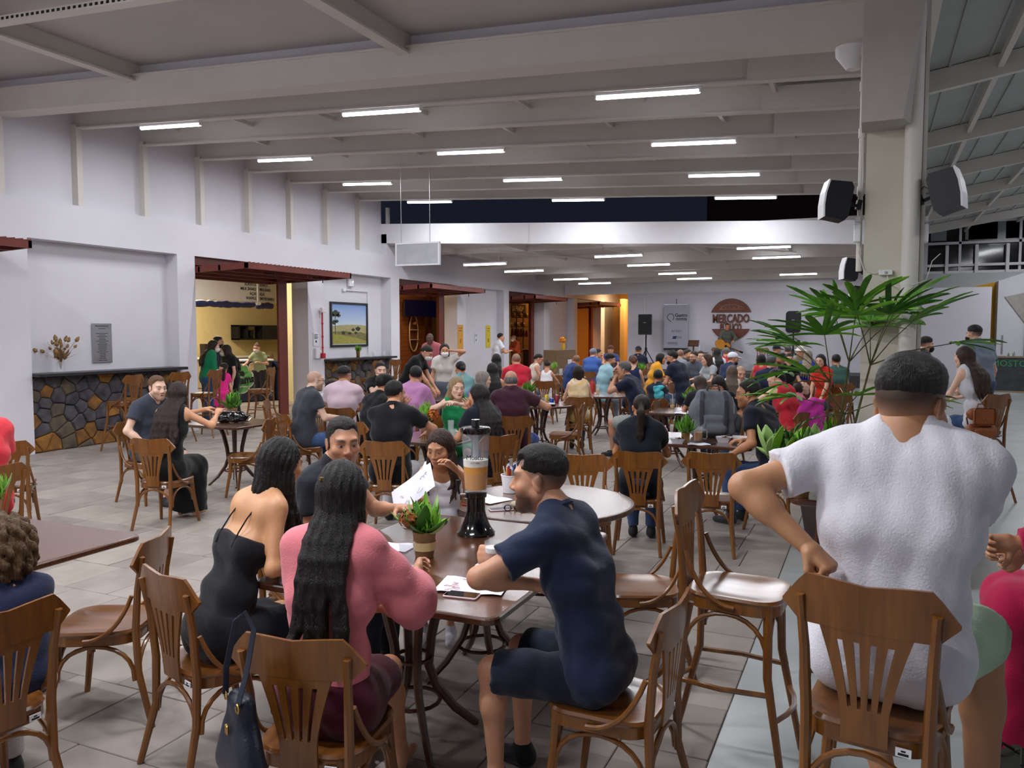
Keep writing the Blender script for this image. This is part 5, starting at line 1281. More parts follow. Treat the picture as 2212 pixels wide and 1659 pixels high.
# ------------------------------------------------------------------ empty chairs and stools
def chair_at(px, py, v, label, z=.46, tall=False, dy=0):
    q = G(px, py, z); return place_chair(q[0], q[1], math.radians(v) + azim(px), label, tall)
place_chair(-3.40, 2.74, math.radians(-117), 'empty brown bentwood chair drawn up to the left edge table')
chair_at(1592, 1264, 102, 'empty brown bar stool with glossy seat beside the white t-shirt', .78, True)
chair_at(1385, 1262, -96, 'empty brown bentwood chair right of the round table')
chair_at(1262, 1105, 176, 'empty brown bentwood chair on the far side of the round table', .46)
chair_at(1535, 1072, 0, 'empty brown bentwood chair next to the ponytail woman')
chair_at(1222, 935, -82, 'empty brown bentwood chair facing the soda can table')
chair_at(540, 982, -72, 'empty brown bentwood chair right of the couple table')
chair_at(612, 925, 100, 'empty brown bentwood chair seen end-on by the doorway')
chair_at(1795, 905, -30, 'empty brown bentwood chair left of the column, nearer one')
chair_at(1815, 868, 150, 'empty brown bentwood chair left of the column, farther one')
chair_at(1398, 812, 180, 'empty brown bentwood chair before the yellow blouse')
place_chair(-5.20, 30.2, math.radians(172), 'left of the two empty chairs on the stage').location.z = .4
place_chair(-3.65, 30.5, math.radians(176), 'right of the two empty chairs on the stage').location.z = .4
for x, y, a, lab in ((-10.75, 9.05, -96, 'brown bar stool at the stone bar, leftmost'), (-10.78, 10.05, -84, 'brown bar stool at the stone bar behind the slate t-shirt'), (-10.85, 10.85, -100, 'brown bar stool at the stone bar, rightmost'), (-10.6, 12.0, -110, 'brown bar stool in front of the shop doorway'),
                     (-10.75, 15.9, -90, 'brown bar stool at the second stone bar, leftmost'), (-10.75, 16.7, -82, 'brown bar stool at the second stone bar, middle'), (-10.75, 17.6, -95, 'brown bar stool at the second stone bar, rightmost')):
    place_chair(x, y, math.radians(a), lab, True)
q = PX(604, 850, -16.9); place_chair(q[0], q[1], math.radians(60), 'brown bar stool inside the shop by the counter', True)
chair_at(20, 1010, 8, 'brown bentwood chair at the left edge in front of the coral shirt', .6)

# ------------------------------------------------------------------ small materials
M_glass = mat('clear_glass', 'dfe6ea', .05, var=0, alpha=.16, spec=.8)
M_plas = mat('clear_plastic', 'c2c8d0', .15, var=0, alpha=.13, spec=.6)
M_beer = mat('lager_beer', 'e0980a', .25, var=0)
M_beer2 = mat('amber_beer', 'b8641a', .25, var=0)
M_foam = mat('beer_foam', 'eee9df', .7, var=.04, scale=40)
M_paper = mat('white_paper', 'dcdbe6', .7, var=.01)
M_kraft = mat('kraft_pot', '8a6a45', .8, var=.1, scale=14)
M_leaf = [mat('leaf_green_%d' % i, c, .5, col2=c2, scale=14, spec=.4) for i, (c, c2) in enumerate((('3f7320', '5f9a2c'), ('559a28', '86b83a'), ('2c5420', '477a2a'), ('7fa352', 'a3c079')))]
M_flow = mat('rust_hydrangea', '7a3a1c', .8, col2='a8662f', scale=30)
M_flowO = mat('orange_flower', 'c8742a', .8, col2='a84a22', scale=30)
M_dry = mat('dried_flower', '6a4a30', .9, col2='a98a5c', scale=25)
M_soil = mat('soil', '2a1f18', .95, var=.3, scale=40)
M_pot = mat('dark_planter', '3a2c2e', .55, var=.1, scale=6)
TZ = .7606
def on(px, py, z=TZ, mg=.07):
    """spot on the nearest table top"""
    q = G(px, py, z)
    if z < .8:
        T = min(TABLES, key=lambda t: max(abs(q[0] - t[0]) - t[2], 0) + max(abs(q[1] - t[1]) - t[3], 0))
        q = np.array([min(max(q[0], T[0] - T[2] + mg), T[0] + T[2] - mg), min(max(q[1], T[1] - T[3] + mg), T[1] + T[3] - mg), z])
    return (float(q[0]), float(q[1]), z)
def leaf_mesh(L, W, bend=.3, fold=.15, n=5, th=.0012):
    top, bot = [], []
    mb = MB(); rows = []
    for i in range(n + 1):
        t = i / n; w_ = W * math.sin(math.pi * (t * .92 + .06)) ** .8 * (1 - .15 * t); y_ = L * t * math.cos(bend * t); z_ = L * t * math.sin(bend * t) * -1 + 0
        rows.append([(-w_ / 2, y_, z_ + fold * w_), (0, y_, z_), (w_ / 2, y_, z_ + fold * w_), (w_ / 2, y_, z_ + fold * w_ - th), (0, y_, z_ - th * 1.5), (-w_ / 2, y_, z_ + fold * w_ - th)])
    mb.loft(rows, smooth=True); return mb.mesh('leaf')
LEAF = {k: leaf_mesh(*v) for k, v in {'oval': (.09, .042, -.5, .2), 'long': (.11, .022, -.6, .25), 'big': (.085, .05, -.3, .25), 'frond': (.09, .012, -.7, .2)}.items()}
def leaf_cluster(parent, c, n, kind, mats, spread=(.2, 1.3), s=(.7, 1.2), seed=1, rr=.02, name='leaf', joined=False):
    r = random.Random(seed); me0 = LEAF[kind]; mb = MB()
    for i in range(n):
        az_ = r.uniform(0, 6.283); el = r.uniform(*spread); sc = r.uniform(*s)
        M = Matrix.Translation((c[0] + r.uniform(-rr, rr), c[1] + r.uniform(-rr, rr), c[2] + r.uniform(-rr, rr) * .5)) @ Euler((el, 0, az_)).to_matrix().to_4x4() @ Matrix.Scale(sc, 4)
        if joined: mb.add([v.co for v in me0.vertices], [tuple(p.vertices) for p in me0.polygons], True, M)
        else:
            o = bpy.data.objects.new(name, me0); COL.objects.link(o); o.parent = parent; o.matrix_local = M
            m = r.choice(mats)
            if not me0.materials: me0.materials.append(m)
            o.material_slots[0].link = 'OBJECT'; o.material_slots[0].material = m
    if joined: tag(mb.build('foliage', mats[seed % len(mats)], parent), kind='stuff')
def flower_ball(parent, c, r, m, seed, n=60, name='flower_head'):
    rr = random.Random(seed); mb = MB()
    for i in range(n):
        u = Vector((rr.gauss(0, 1), rr.gauss(0, 1), rr.gauss(0, .7) + .25)).normalized(); p = Vector(c) + u * r * rr.uniform(.75, 1.05); q = u.to_track_quat('Z', 'Y').to_matrix(); s = r * .36
        P = [p + q @ Vector((s * math.cos(a) * (.6 + .4 * (k % 2)), s * math.sin(a) * (.6 + .4 * (k % 2)), .12 * s * (k % 2))) for k, a in enumerate(np.linspace(0, 6.283, 9)[:-1])]
        mb.add(P + [p - u * s * .25], [tuple(range(8))] + [(k, 8, (k + 1) % 8) for k in range(8)], False)
    return mb.build(name, m, parent)
def pot_plant(label, loc, h=.13, r=.055, kinds=(('oval', 14), ('frond', 14)), flower=None, seed=1, s=1.0, joined=False, potm=None, paper=False):
    t = thing('potted_plant', label, 'plant', loc); t.scale = (s, s, s)
    p = MB(); p.rev([(r * .72, 0), (r * .78, .004), (r, h), (r * .92, h), (r * .9, h - .015)], 18, smooth=True); po = p.build('pot', potm or M_kraft, t)
    if paper: MB().rev([(r * .93, h * .3), (r * .97, h * .62), (r * .985, h * .62), (r * .945, h * .3)], 18, caps=False).build('label', mat('cream_label', 'd8c08a', .7), po)
    MB().rev([(r * .9, h - .018), (.004, h - .012)], 12).build('soil', M_soil, t)
    for i, (k, n) in enumerate(kinds): leaf_cluster(t, (0, 0, h), n, k, M_leaf[i % 2:i % 2 + 3], seed=seed + i, rr=r * .5, joined=joined, s=(.9, 1.7), spread=(-.15, 1.1))
    leaf_cluster(t, (0, 0, h + .015), 60, 'frond', [M_leaf[1], M_leaf[1]], seed=seed + 9, rr=r * .9, joined=True, s=(.8, 1.5), spread=(.0, 1.3))
    if flower: flower_ball(t, (flower[0], flower[1], h + flower[2]), flower[3], flower[4], seed)
    return t
def tumbler(label, loc, h=.125, r=.038, fill=.0, m=M_beer, foam=0.0, name='glass', gm=None, taper=.8, cat='glass'):
    t = thing(name, label, cat, loc); w_ = .0022
    MB().rev([(r * taper, 0), (r, h), (r - w_, h), (r * taper - w_, .008), (.001, .008)], 20).build('wall', gm or M_glass, t)
    f = lambda z: r * taper + (r - r * taper) * z / h - w_ - .0006
    if fill: MB().rev([(f(.01), .0095), (f(fill), fill)], 20).build('drink', m, t)
    if foam: MB().rev([(f(fill), fill + .0004), (f(fill + foam), fill + foam)], 20).build('foam', M_foam, t)
    return t
def sheet(label, loc, w, d, rz, cat='paper', bend=.004, tilt=(0, 0), marks=None, name='paper_sheet'):
    t = thing(name, label, cat, loc, rz); mb = MB(); n = 8; R = []
    for i in range(n + 1):
        x = -w / 2 + w * i / n; R.append([(x, -d / 2, bend * (1 + math.sin(i * 1.1)) + .0008), (x, d / 2, bend * (1 + math.sin(i * 1.1 + .8)) + .0008), (x, d / 2, bend * (1 + math.sin(i * 1.1 + .8))), (x, -d / 2, bend * (1 + math.sin(i * 1.1)))])
    mb.loft(R, smooth=True); mb.build('sheet', M_paper, t)
    if marks:
        r = random.Random(4)
        for k in range(marks[1]):
            p = [(r.uniform(-w * .3, w * .3), r.uniform(-d * .3, d * .3), 0)]
            for j in range(7): p.append((p[-1][0] + r.uniform(-.02, .02), p[-1][1] + r.uniform(-.015, .015), 0))
            MB().tube([(a, b, bend * 2 + .0015) for a, b, _ in p], .0008, 4).build('sketch_line', marks[0], t)
    t.rotation_euler = (tilt[0], tilt[1], rz)
    return t

# ------------------------------------------------------------------ near table
x, y, z = on(1028, 1152)
t = thing('beer_tower', 'tall clear beer tower with black base and tap', 'beer tower', (x, y, z), math.radians(-14))
MB().rev([(.105, 0), (.107, .008), (.098, .016), (.082, .04), (.066, .075), (.056, .11), (.052, .135), (.052, .20), (.060, .205), (.062, .235)], 28).build('base', mat('gloss_black', '0c0c0e', .12, var=0, coat=.6), t)
MB().rev([(.060, .235), (.062, .245), (.078, .56), (.0755, .56), (.0595, .247), (.001, .247)], 28).build('tank', M_plas, t)
MB().rev([(.0585, .248), (.0665, .375)], 28).build('beer', M_beer, t); MB().rev([(.0666, .3755), (.0685, .41)], 28).build('foam', M_foam, t)
MB().rev([(.016, .25), (.016, .55)], 12).build('ice_tube', mat('ice_tube', 'c8ccd0', .2, var=0, alpha=.5), t)
ld = MB().rev([(.080, .556), (.083, .562), (.083, .582), (.078, .588), (.03, .592)], 28).build('lid', mat('gloss_black', '0c0c0e', .12), t)
MB().rev([(.022, .590), (.024, .600), (.021, .606), (.024, .625), (.023, .63)], 16).build('lid_knob', mat('gloss_black', '0c0c0e', .12), ld)
tp = MB().tube([(0, -.055, .215), (0, -.09, .215)], .011, 10).build('tap', M_chrome, t); tp.parent = t
MB().tube([(0, -.088, .222), (0, -.088, .19)], [.013, .009], 10).build('spout', M_chrome, tp)
MB().tube([(0, -.09, .222), (0, -.098, .25), (0, -.10, .30)], [.006, .008, .011], 10).build('tap_handle', M_black, tp)
tp.rotation_euler = (0, 0, math.radians(-40))
text('Mosto', .036, M_print, t, TM((.045, -.060, .43), rx=math.pi / 2, rz=.55), .001)
text('GUT BIER', .012, M_print, t, TM((.045, -.058, .40), rx=math.pi / 2, rz=.55), .001)
pp = pot_plant('small kraft pot of green leaves and brown flowers near the beer tower', on(917, 1203), .125, .052, (('oval', 22), ('long', 20)), (-.045, -.05, .06, .045, M_flow), 3, paper=True); pp.scale = (1.12, 1.12, 1.05)
q = AT(1066, 1196, 3.56); tumbler('beer glass in the hand of the man in navy denim', (q[0], q[1], q[2] - .07), .125, .041, .078, M_beer2, .022)
tumbler('empty beer glass left of the potted plant', on(888, 1132), .125, .04, .035, M_beer, .0)
tumbler('empty plastic tumbler by the pink sleeve', on(880, 1226), .12, .04, gm=M_plas)
def coaster(label, px, py, logo=False, rz=0):
    t = thing('coaster', label, 'coaster', on(px, py), rz); MB().rev([(.052, 0), (.053, .001), (.052, .002)], 28, smooth=False).build('disc', M_paper, t)
    if logo:
        st = [(math.cos(math.pi / 2 + k * math.pi / 5) * (.014 if k % 2 == 0 else .006) - .016, math.sin(math.pi / 2 + k * math.pi / 5) * (.014 if k % 2 == 0 else .006) + .014) for k in range(10)]
        mb = MB(); mb.add([(a, b, .0024) for a, b in st] + [(a, b, .002) for a, b in st], [tuple(range(10))] + [(k, k + 10, (k + 1) % 10 + 10, (k + 1) % 10) for k in range(10)]); mb.build('star', mat('star_red', 'c0202a', .6), t)
        text('Heineken', .019, mat('logo_green', '0f7a3c', .6), t, TM((.0, -.022, .0022)), .0006, bold=.0008)
coaster('round white beer mat with red star and green lettering', 1050, 1222, True, .3)
coaster('plain white beer mat under the left glass', 888, 1132)
coaster('plain white beer mat by the pink sleeve', 884, 1228)
M_red_p = mat('red_pencil_mark', 'c98a86', .8); M_gr_p = mat('grey_pencil_mark', '8a8a98', .8)
sheet('drawing sheet with red sketch under the navy man elbow', on(1022, 1268), .30, .21, .2, marks=(M_red_p, 9), bend=.005)
sheet('white paper sheet at the pink woman place', on(842, 1182), .25, .16, .1)
sheet('drawing sheets on the round table by the bucket', on(1045, 1078), .30, .21, -.35)
q = AT(893, 1058, 4.55)
sheet('drawing sheet held up by the girl', tuple(q), .30, .20, math.radians(10), tilt=(math.radians(42), math.radians(-38)), marks=(M_gr_p, 5), bend=.003)
def phone(label, px, py, rz, c='e3c9cc', z=TZ):
    t = thing('smartphone', label, 'phone', on(px, py, z), rz); MB().rbox(-.037, .037, -.075, .075, 0, .009, .01).build('case', mat('phone_case_' + c, c, .4), t); MB().rbox(-.034, .034, -.071, .071, .009, .0095, .008).build('screen', mat('phone_glass', '0c0e14', .06, var=0, coat=.5), t); MB().rbox(-.006, .006, -.0755, -.0748, .002, .006, .001).build('port', M_print, t)
phone('white cased smartphone at the near table edge', 998, 1288, -1.45)
phone('smartphone beside the beer tower', 1075, 1105, -.9)
x, y, z = on(1103, 1064); t = thing('pencil_bucket', 'white bucket on the round table', 'bucket', (x, y, z)); MB().rev([(.048, 0), (.052, .003), (.066, .12), (.069, .12), (.069, .126), (.063, .126), (.048, .006), (.002, .006)], 22).build('wall', M_white, t)
cols = ['d8b21a', '6a4aa0', 'b02a30', '2a8a50', 'd86a1a', '3a6ac0', 'b68ac8', 'e0d8c0', '222226', 'c09a30', '7a3020', '9a9ae0']
for i, c in enumerate(cols):
    a = i * 2.4; r_0 = .028 * math.sqrt((i + .5) / 12); tl = .045 * (i % 4) / 3 + .01
    o = thing('colouring_pencil', 'colouring pencil, %s, standing in the white bucket' % ('yellow', 'violet', 'red', 'green', 'orange', 'blue', 'lilac', 'cream', 'black', 'gold', 'brown', 'periwinkle')[i], 'pencil', (x + r_0 * math.cos(a), y + r_0 * math.sin(a), z + .008), 0, 'pencils in the bucket')
    o.rotation_euler = (math.sin(a) * -tl * 4, math.cos(a) * tl * 4, 0); L = .17 + .02 * (i % 3)
    MB().rev([(.0055, 0), (.0055, L - .02)], 6, smooth=False).build('shaft', mat('pencil_' + c, c, .5), o); MB().rev([(.0055, L - .02), (.0012, L)], 6, smooth=False).build('tip', M_paper, o)
o = thing('red_pencil', 'red pencil lying left of the beer tower', 'pencil', on(1010, 1098), math.radians(70)); MB().tube([(0, -.08, .005), (0, .08, .005)], .0045, 6).build('shaft', mat('pencil_red', 'b02a30', .5), o)
o = thing('cloth_pouch', 'small cream cloth pouch by the navy man', 'pouch', on(1128, 1098)); V, Q = surf([ell((0, 0, .022), (.085, .045, .024), k=.02), ell((.05, .01, .02), (.05, .035, .02), k=.02)], .006, 0, folds(3, .004, 60)); obj('body', fast_mesh('body', V, Q), cloth_mat('b5a58c'), o)
o = thing('sunglasses', 'black sunglasses folded on the near table', 'glasses', on(1108, 1104), .4)
mb = MB(); [mb.tube([(s * .032 + .022 * math.cos(a), 0, .02 + .018 * math.sin(a)) for a in np.linspace(0, 6.28, 12)[:-1]], .003, 5, closed=True) for s in (-1, 1)]; mb.tube([(-.055, 0, .025), (-.05, .1, .008)], .003, 5); mb.tube([(.055, 0, .025), (.05, .1, .008)], .003, 5); mb.build('frame', M_black, o)
# navy handbag on the chair of the woman in pink
q = AT(522, 1580, 2.55); t = thing('handbag', 'navy leather handbag hanging from the pink woman chair', 'handbag', (q[0], q[1], q[2] - .16), math.radians(-30))
V, Q = surf([cone((-.10, 0, .03), (.10, 0, .03), .035, .035, k=.05), cone((-.05, 0, .26), (.05, 0, .26), .016, .016, k=.05), cone((-.11, 0, .05), (-.03, 0, .25), .035, .018, k=.06), cone((.11, 0, .05), (.03, 0, .25), .035, .018, k=.06), ell((0, 0, .1), (.12, .045, .1), k=.06)], .009, .0, folds(8, .004, 30)); obj('bag_body', fast_mesh('bag_body', V, Q), mat('navy_leather', '1b2030', .38, var=.1, scale=20, bump=.2, bscale=120), t)
for i, x_ in enumerate((-.06, .06)): MB().tube([(x_ + .014 * math.cos(a), -.03, .265 + .014 * math.sin(a)) for a in np.linspace(0, 6.283, 11)[:-1]], .003, 5, closed=True).build('ring', M_gold, t)
MB().rbox(-.012, .012, -.05, -.042, .165, .195, .004).build('clasp', M_gold, t)
MB().tube([(-.06, -.03, .27), (-.045, -.03, .36), (0, -.01, .52), (.03, .01, .55), (.05, .03, .50), (.055, 0, .36), (.06, -.03, .27)], .011, 6, flat=.3).build('strap', mat('navy_strap', '262b3c', .5), t)

# ------------------------------------------------------------------ left edge table and couple table
pot_plant('green plant on the table at the left edge', on(6, 1112), .10, .05, (('frond', 30), ('oval', 12)), None, 12, 1.1)
x, y, z = on(500, 913); t = thing('handbag', 'shiny black patent handbag lying on the couple table', 'handbag', (x, y, z), math.radians(25))
V, Q = surf([cone((-.14, 0, .06), (.14, .02, .06), .06, .055, k=.05), cone((-.1, .02, .1), (.1, 0, .11), .035, .03, k=.04)], .012, 0, folds(15, .012, 55, 5)); obj('bag_body', fast_mesh('bag_body', V, Q), mat('black_patent', '0a0a0c', .1, var=0, coat=.8), t)
MB().tube([(.15, 0, .05), (.22, .02, .09), (.24, .02, .06), (.2, .0, .015), (.1, -.08, .012)], .007, 6).build('strap', mat('black_patent', '0a0a0c', .1), t)
pot_plant('green leafy plant behind the black handbag', on(497, 893), .1, .05, (('oval', 18), ('long', 16)), None, 21, 1.35, joined=True)
tumbler('clear glass bottle on the couple table', on(452, 893), .24, .03, taper=1.0, name='bottle', cat='bottle')
sheet('crumpled white paper on the couple table', on(474, 900), .16, .14, .4, bend=.022)
tumbler('short glass before the woman in long black dress', on(430, 900), .1, .036)

# ------------------------------------------------------------------ mug table: backpack, plant, mug, trays
x, y, z = on(1566, 925, mg=.22); t = thing('backpack', 'grey fabric backpack standing on the mug table', 'backpack', (x, y, z), math.radians(14)); t.scale = (1.25, 1.25, 1.2)
M_bp = mat('grey_canvas', '6b6e76', .85, var=.12, scale=30, bump=.3, bscale=200)
V, Q = surf([cone((-.11, 0, .07), (.11, 0, .07), .085, .085, k=.05), cone((-.10, 0, .28), (.10, 0, .28), .08, .08, k=.06), cone((-.11, 0, .2), (.11, 0, .2), .09, .09, k=.06), cone((-.09, 0, .37), (.09, 0, .36), .05, .05, k=.05)], .012, 0, folds(31, .006, 30)); obj('bag_body', fast_mesh('bag_body', V, Q), M_bp, t)
V, Q = surf([cone((-.07, -.09, .08), (.07, -.09, .08), .05, .05, k=.04), cone((-.065, -.085, .17), (.065, -.085, .17), .04, .04, k=.04)], .011); obj('front_pocket', fast_mesh('front_pocket', V, Q), M_bp, t)
M_bp2 = mat('dark_webbing', '3c3f46', .8)
for s in (-1, 1):
    MB().tube([(s * .09, -.06, .40), (s * .1, -.12, .33), (s * .1, -.125, .18), (s * .09, -.1, .03)], .016, 6, flat=.35).build('strap', M_bp2, t)
    V, Q = surf([ell((s * .205, 0, .12), (.035, .06, .085), k=.02)], .012); obj('side_pocket', fast_mesh('side_pocket', V, Q), M_bp2, t)
MB().tube([(-.05, -.03, .41), (-.04, -.04, .45), (.04, -.04, .45), (.05, -.03, .41)], .008, 6).build('top_handle', M_bp2, t)
MB().tube([(.15, -.09, .36), (.165, -.095, .3), (.165, -.10, .22)], .004, 5).build('zip', M_chrome, t); MB().tube([(-.07, -.145, .17), (-.072, -.15, .1), (-.068, -.145, .05)], .003, 5).build('zip', M_chrome, t)
pot_plant('small plant in brass pot before the backpack', on(1481, 958), .10, .04, (('long', 22), ('frond', 22)), None, 33, 1.1, joined=True, potm=mat('brass_pot', '8a6a3a', .4, metal=.6))
x, y, z = on(1508, 954); t = thing('beer_mug', 'glass beer mug with handle and golden beer', 'mug', (x, y, z)); MB().rev([(.042, 0), (.044, .004), (.046, .15), (.042, .15), (.039, .014), (.002, .014)], 20).build('wall', M_glass, t); MB().rev([(.0385, .0145), (.0405, .095)], 20).build('beer', M_beer, t)
MB().tube([(.045, 0, .12), (.075, 0, .125), (.088, 0, .1), (.088, 0, .055), (.075, 0, .03), (.045, 0, .035)], .008, 8).build('handle', M_glass, t)
def tray(label, px, py, rz, food):
    t = thing('food_tray', label, 'food tray', on(px, py), rz); P = rrect(.15, .12, .02, 3)
    MB().loft([[(x * f, y * f, zz) for x, y in P] for f, zz in ((.72, 0), (.74, .003), (1, .05), (1.03, .052), (.97, .05), (.7, .006))], smooth=True).build('tray', M_paper, t)
    for i in range(food): MB().rev([(.004, 0), (.017, .012), (.015, .045), (.003, .06)], 8, M=TM((.025 * i - .02, .015 * (-1) ** i, .02), rx=.9 * (-1) ** i, ry=.5)).build('pastry', mat('pastry', 'b98a4a', .7, var=.2, scale=30), t)
    MB().loft([[(-.06, -.02, .05), (.03, -.05, .075), (.03, -.05, .077), (-.06, -.02, .052)], [(-.03, .05, .055), (.06, .03, .07), (.06, .03, .072), (-.03, .05, .057)]], smooth=True).build('napkin', M_paper, t)
tray('white food tray with paper before the ponytail woman', 1456, 962, .2, 2); tray('white food tray with pastry at the glasses man elbow', 1563, 955, .1, 3)
x, y, z = on(1437, 948); t = thing('baby_bottle', 'pink squeeze bottle on the mug table', 'bottle', (x, y, z)); MB().rev([(.03, 0), (.034, .01), (.034, .07), (.026, .085)], 16).build('bottle', mat('pink_plastic', 'd58a98', .4), t); MB().rev([(.026, .085), (.026, .1), (.012, .11), (.008, .14)], 14).build('cap', mat('pale_pink', 'e6bcc4', .4), t)
o = sheet('white paper under the trays of the mug table', on(1482, 978), .22, .16, .25)
phone('phone lying behind the beer mug', 1530, 958, .9, '3a2a22')
# hydrangea plant, thermos and wooden high table at right
M_oak = wood('oak_counter', '9c7449', 'ae875a', .5, .15, axis=0)
q0, q1 = G(2100, 965, 1.05), G(1640, 1000, 1.05)
t = thing('oak_counter', 'light oak block counter beyond the white t-shirt', 'counter', (.05, 6.55, 0))
MB().rbox(.03, .66, 0, .62, 1.0, 1.05, .008).build('top', M_oak, t); MB().rbox(.05, .64, .02, .60, 0, 1.0, .006).build('block', M_oak, t)
MB().rbox(.03, .62, .70, 1.6, 1.0, 1.05, .008).build('far_top', M_oak, t); MB().rbox(.42, .60, .72, 1.58, 0, 1.0, .006).build('far_block', M_oak, t)
HT = AT(1885, 1080, 4.0); HT[2] = 0.0
t = thing('high_table', 'brown high table hidden behind the white t-shirt man', 'table', tuple(HT)); table_top(t, .72, .72, .05, 1.08)
for sx in (-.28, .28):
    for sy in (-.28, .28): MB().tube([(sx * .8, sy * .8, 1.05), (sx, sy, 0)], [.022, .018], 7).build('leg', M_chairD, t)
q = AT(1686, 1010, 3.9); x, y = q[0] + .07, q[1]
t = thing('potted_plant', 'big pot of rust hydrangea and fleshy green leaves behind the white shoulder', 'plant', (x, y, 1.0806))
MB().rev([(.06, 0), (.085, .13), (.08, .13)], 16).build('pot', M_kraft, t)
leaf_cluster(t, (-.07, 0, .17), 22, 'big', [M_leaf[3], M_leaf[3], M_leaf[1]], (.0, 1.1), (1.2, 1.9), 41, .06); leaf_cluster(t, (.06, .04, .22), 20, 'oval', [M_leaf[1], M_leaf[3]], (.3, 1.3), (1.0, 1.4), 43, .05); leaf_cluster(t, (0, .04, .2), 90, 'frond', [M_leaf[2], M_leaf[0]], (.2, 1.3), (1.0, 1.5), 42, .08, joined=True)
flower_ball(t, (.05, -.09, .15), .10, M_flow, 9, 150)
leaf_cluster(t, (.22, .05, .1), 18, 'oval', [M_leaf[2], M_leaf[0]], (.2, 1.0), (.7, 1.0), 47, .05)
x, y, z = on(1797, 1010, 1.05); t = thing('thermos', 'steel thermos with green lid on the high table', 'thermos', (HT[0] - .17, HT[1] + .12, 1.0806)); t.scale = (1.1, 1.1, 1.15); MB().rev([(.056, 0), (.058, .01), (.058, .13), (.05, .16), (.045, .18)], 22).build('flask', M_chrome, t); MB().rev([(.047, .178), (.047, .205), (.042, .21)], 22).build('lid', mat('bottle_green', '10483a', .4), t)
o = thing('plastic_bag', 'crumpled white plastic bag on the high table', 'bag', (.50, 7.35, 1.0506)); V, Q = surf([ell((0, 0, .05), (.12, .08, .055), k=.02), ell((.05, .02, .09), (.06, .04, .05), k=.02)], .012, 0, folds(5, .016, 50)); obj('bag_body', fast_mesh('bag_body', V, Q), mat('white_poly', 'd8dbe2', .3, var=0), o)
# ------------------------------------------------------------------ other tabletops
pot_plant('leafy plant on the soda can table', on(1162, 862), .1, .05, (('big', 16), ('oval', 22)), None, 51, 1.25, joined=True)
def can(label, px, py, c):
    t = thing('soda_can', label, 'can', on(px, py)); MB().rev([(.024, 0), (.032, .006), (.032, .108), (.026, .118)], 18).build('body', mat('can_' + c, c, .3, metal=.4), t); MB().rev([(.026, .118), (.027, .121), (.022, .119)], 18).build('lid', M_chrome, t)
can('small yellow soda can on the round table', 1180, 869, 'd9b414'); can('small blue soda can on the round table', 1199, 879, '24489c'); can('red soda can behind the blue one', 1203, 870, '8a2a3a')
tumbler('clear plastic cup on the soda can table', on(1162, 880), .13, .045, gm=M_plas)
t = thing('napkin_heap', 'white napkin in black bowl on the soda can table', 'bowl', on(1186, 883)); MB().rev([(.05, 0), (.075, .035), (.07, .035), (.045, .005)], 18).build('bowl', M_black, t); MB().rev([(.01, .07), (.045, .05), (.06, .025), (.05, .012)], 7, smooth=False).build('napkin', M_paper, t)
pot_plant('plant with orange flower before the blonde woman', on(938, 928), .1, .05, (('frond', 30), ('long', 24)), (.09, -.03, .05, .05, M_flowO), 61, 1.3, joined=True)
tumbler('glass with a straw before the blonde woman', on(975, 935), .14, .036); tumbler('beer glass on the blonde woman table', on(918, 962), .12, .036, .05, M_beer); tumbler('second beer glass on the blonde woman table', on(980, 952), .12, .036, .03, M_beer)
sheet('folded white napkins beside the orange flower pot', on(994, 938), .12, .1, .3, bend=.02)
pot_plant('plant on the table the waitress leans over', on(945, 838), .1, .05, (('oval', 26), ('frond', 20)), None, 71, 1.2, joined=True)
for i, (px, py) in enumerate(((925, 842), (933, 848), (919, 850), (938, 852))): tumbler('clear glass on the waitress table, %s from the left' % ('second', 'third', 'first', 'fourth')[i], on(px, py), .12, .036)
x, y, z = on(1279, 848); t = thing('sauce_bottle', 'red sauce bottle by the sunflower top', 'bottle', (x, y, z)); MB().rev([(.035, 0), (.036, .17), (.02, .2)], 14).build('bottle', mat('red_plastic', 'b8222c', .4), t); MB().rev([(.02, .2), (.012, .24)], 10).build('cap', mat('red_plastic', 'b8222c', .4), t)
tumbler('beer glass before the grey haired man', on(1291, 850), .16, .04, .06, M_beer)
x, y, z = on(1458, 880); t = tumbler('plastic juice cup with white straw', (x, y, z), .14, .042, .045, mat('orange_juice', 'e0a81a', .3), gm=M_plas); MB().tube([(.01, 0, .01), (.0, 0, .2), (-.06, 0, .22)], .004, 6).build('straw', M_white, t)
o = thing('food_bag', 'crumpled white paper bag of food behind the backpack', 'bag', on(1504, 884)); V, Q = surf([cone((-.05, 0, .03), (.05, 0, .03), .045, .045, k=.03), cone((.05, 0, .06), (.09, 0, .12), .04, .03, k=.03)], .014, 0, folds(6, .014, 45)); obj('bag_body', fast_mesh('bag_body', V, Q), M_paper, o)
pot_plant('plant with yellow sprig behind the backpack', on(1532, 868), .1, .05, (('oval', 24), ('long', 14)), None, 81, 1.3, joined=True)
sheet('white paper on the juice cup table', on(1482, 893), .3, .22, .1)
for i, (px, py, lab) in enumerate(((1207, 800, 'plant on the bun girl table'), (1398, 806, 'hanging plant before the yellow blouse'))): pot_plant(lab, on(px, py), .1, .05, (('long', 22), ('oval', 16)), None, 91 + i, 1.2, joined=True)
for i, (px, py) in enumerate(((1214, 806), (1226, 804))): tumbler('glass on the bun girl table, %s one' % ('left', 'right')[i], on(px, py), .12, .036)
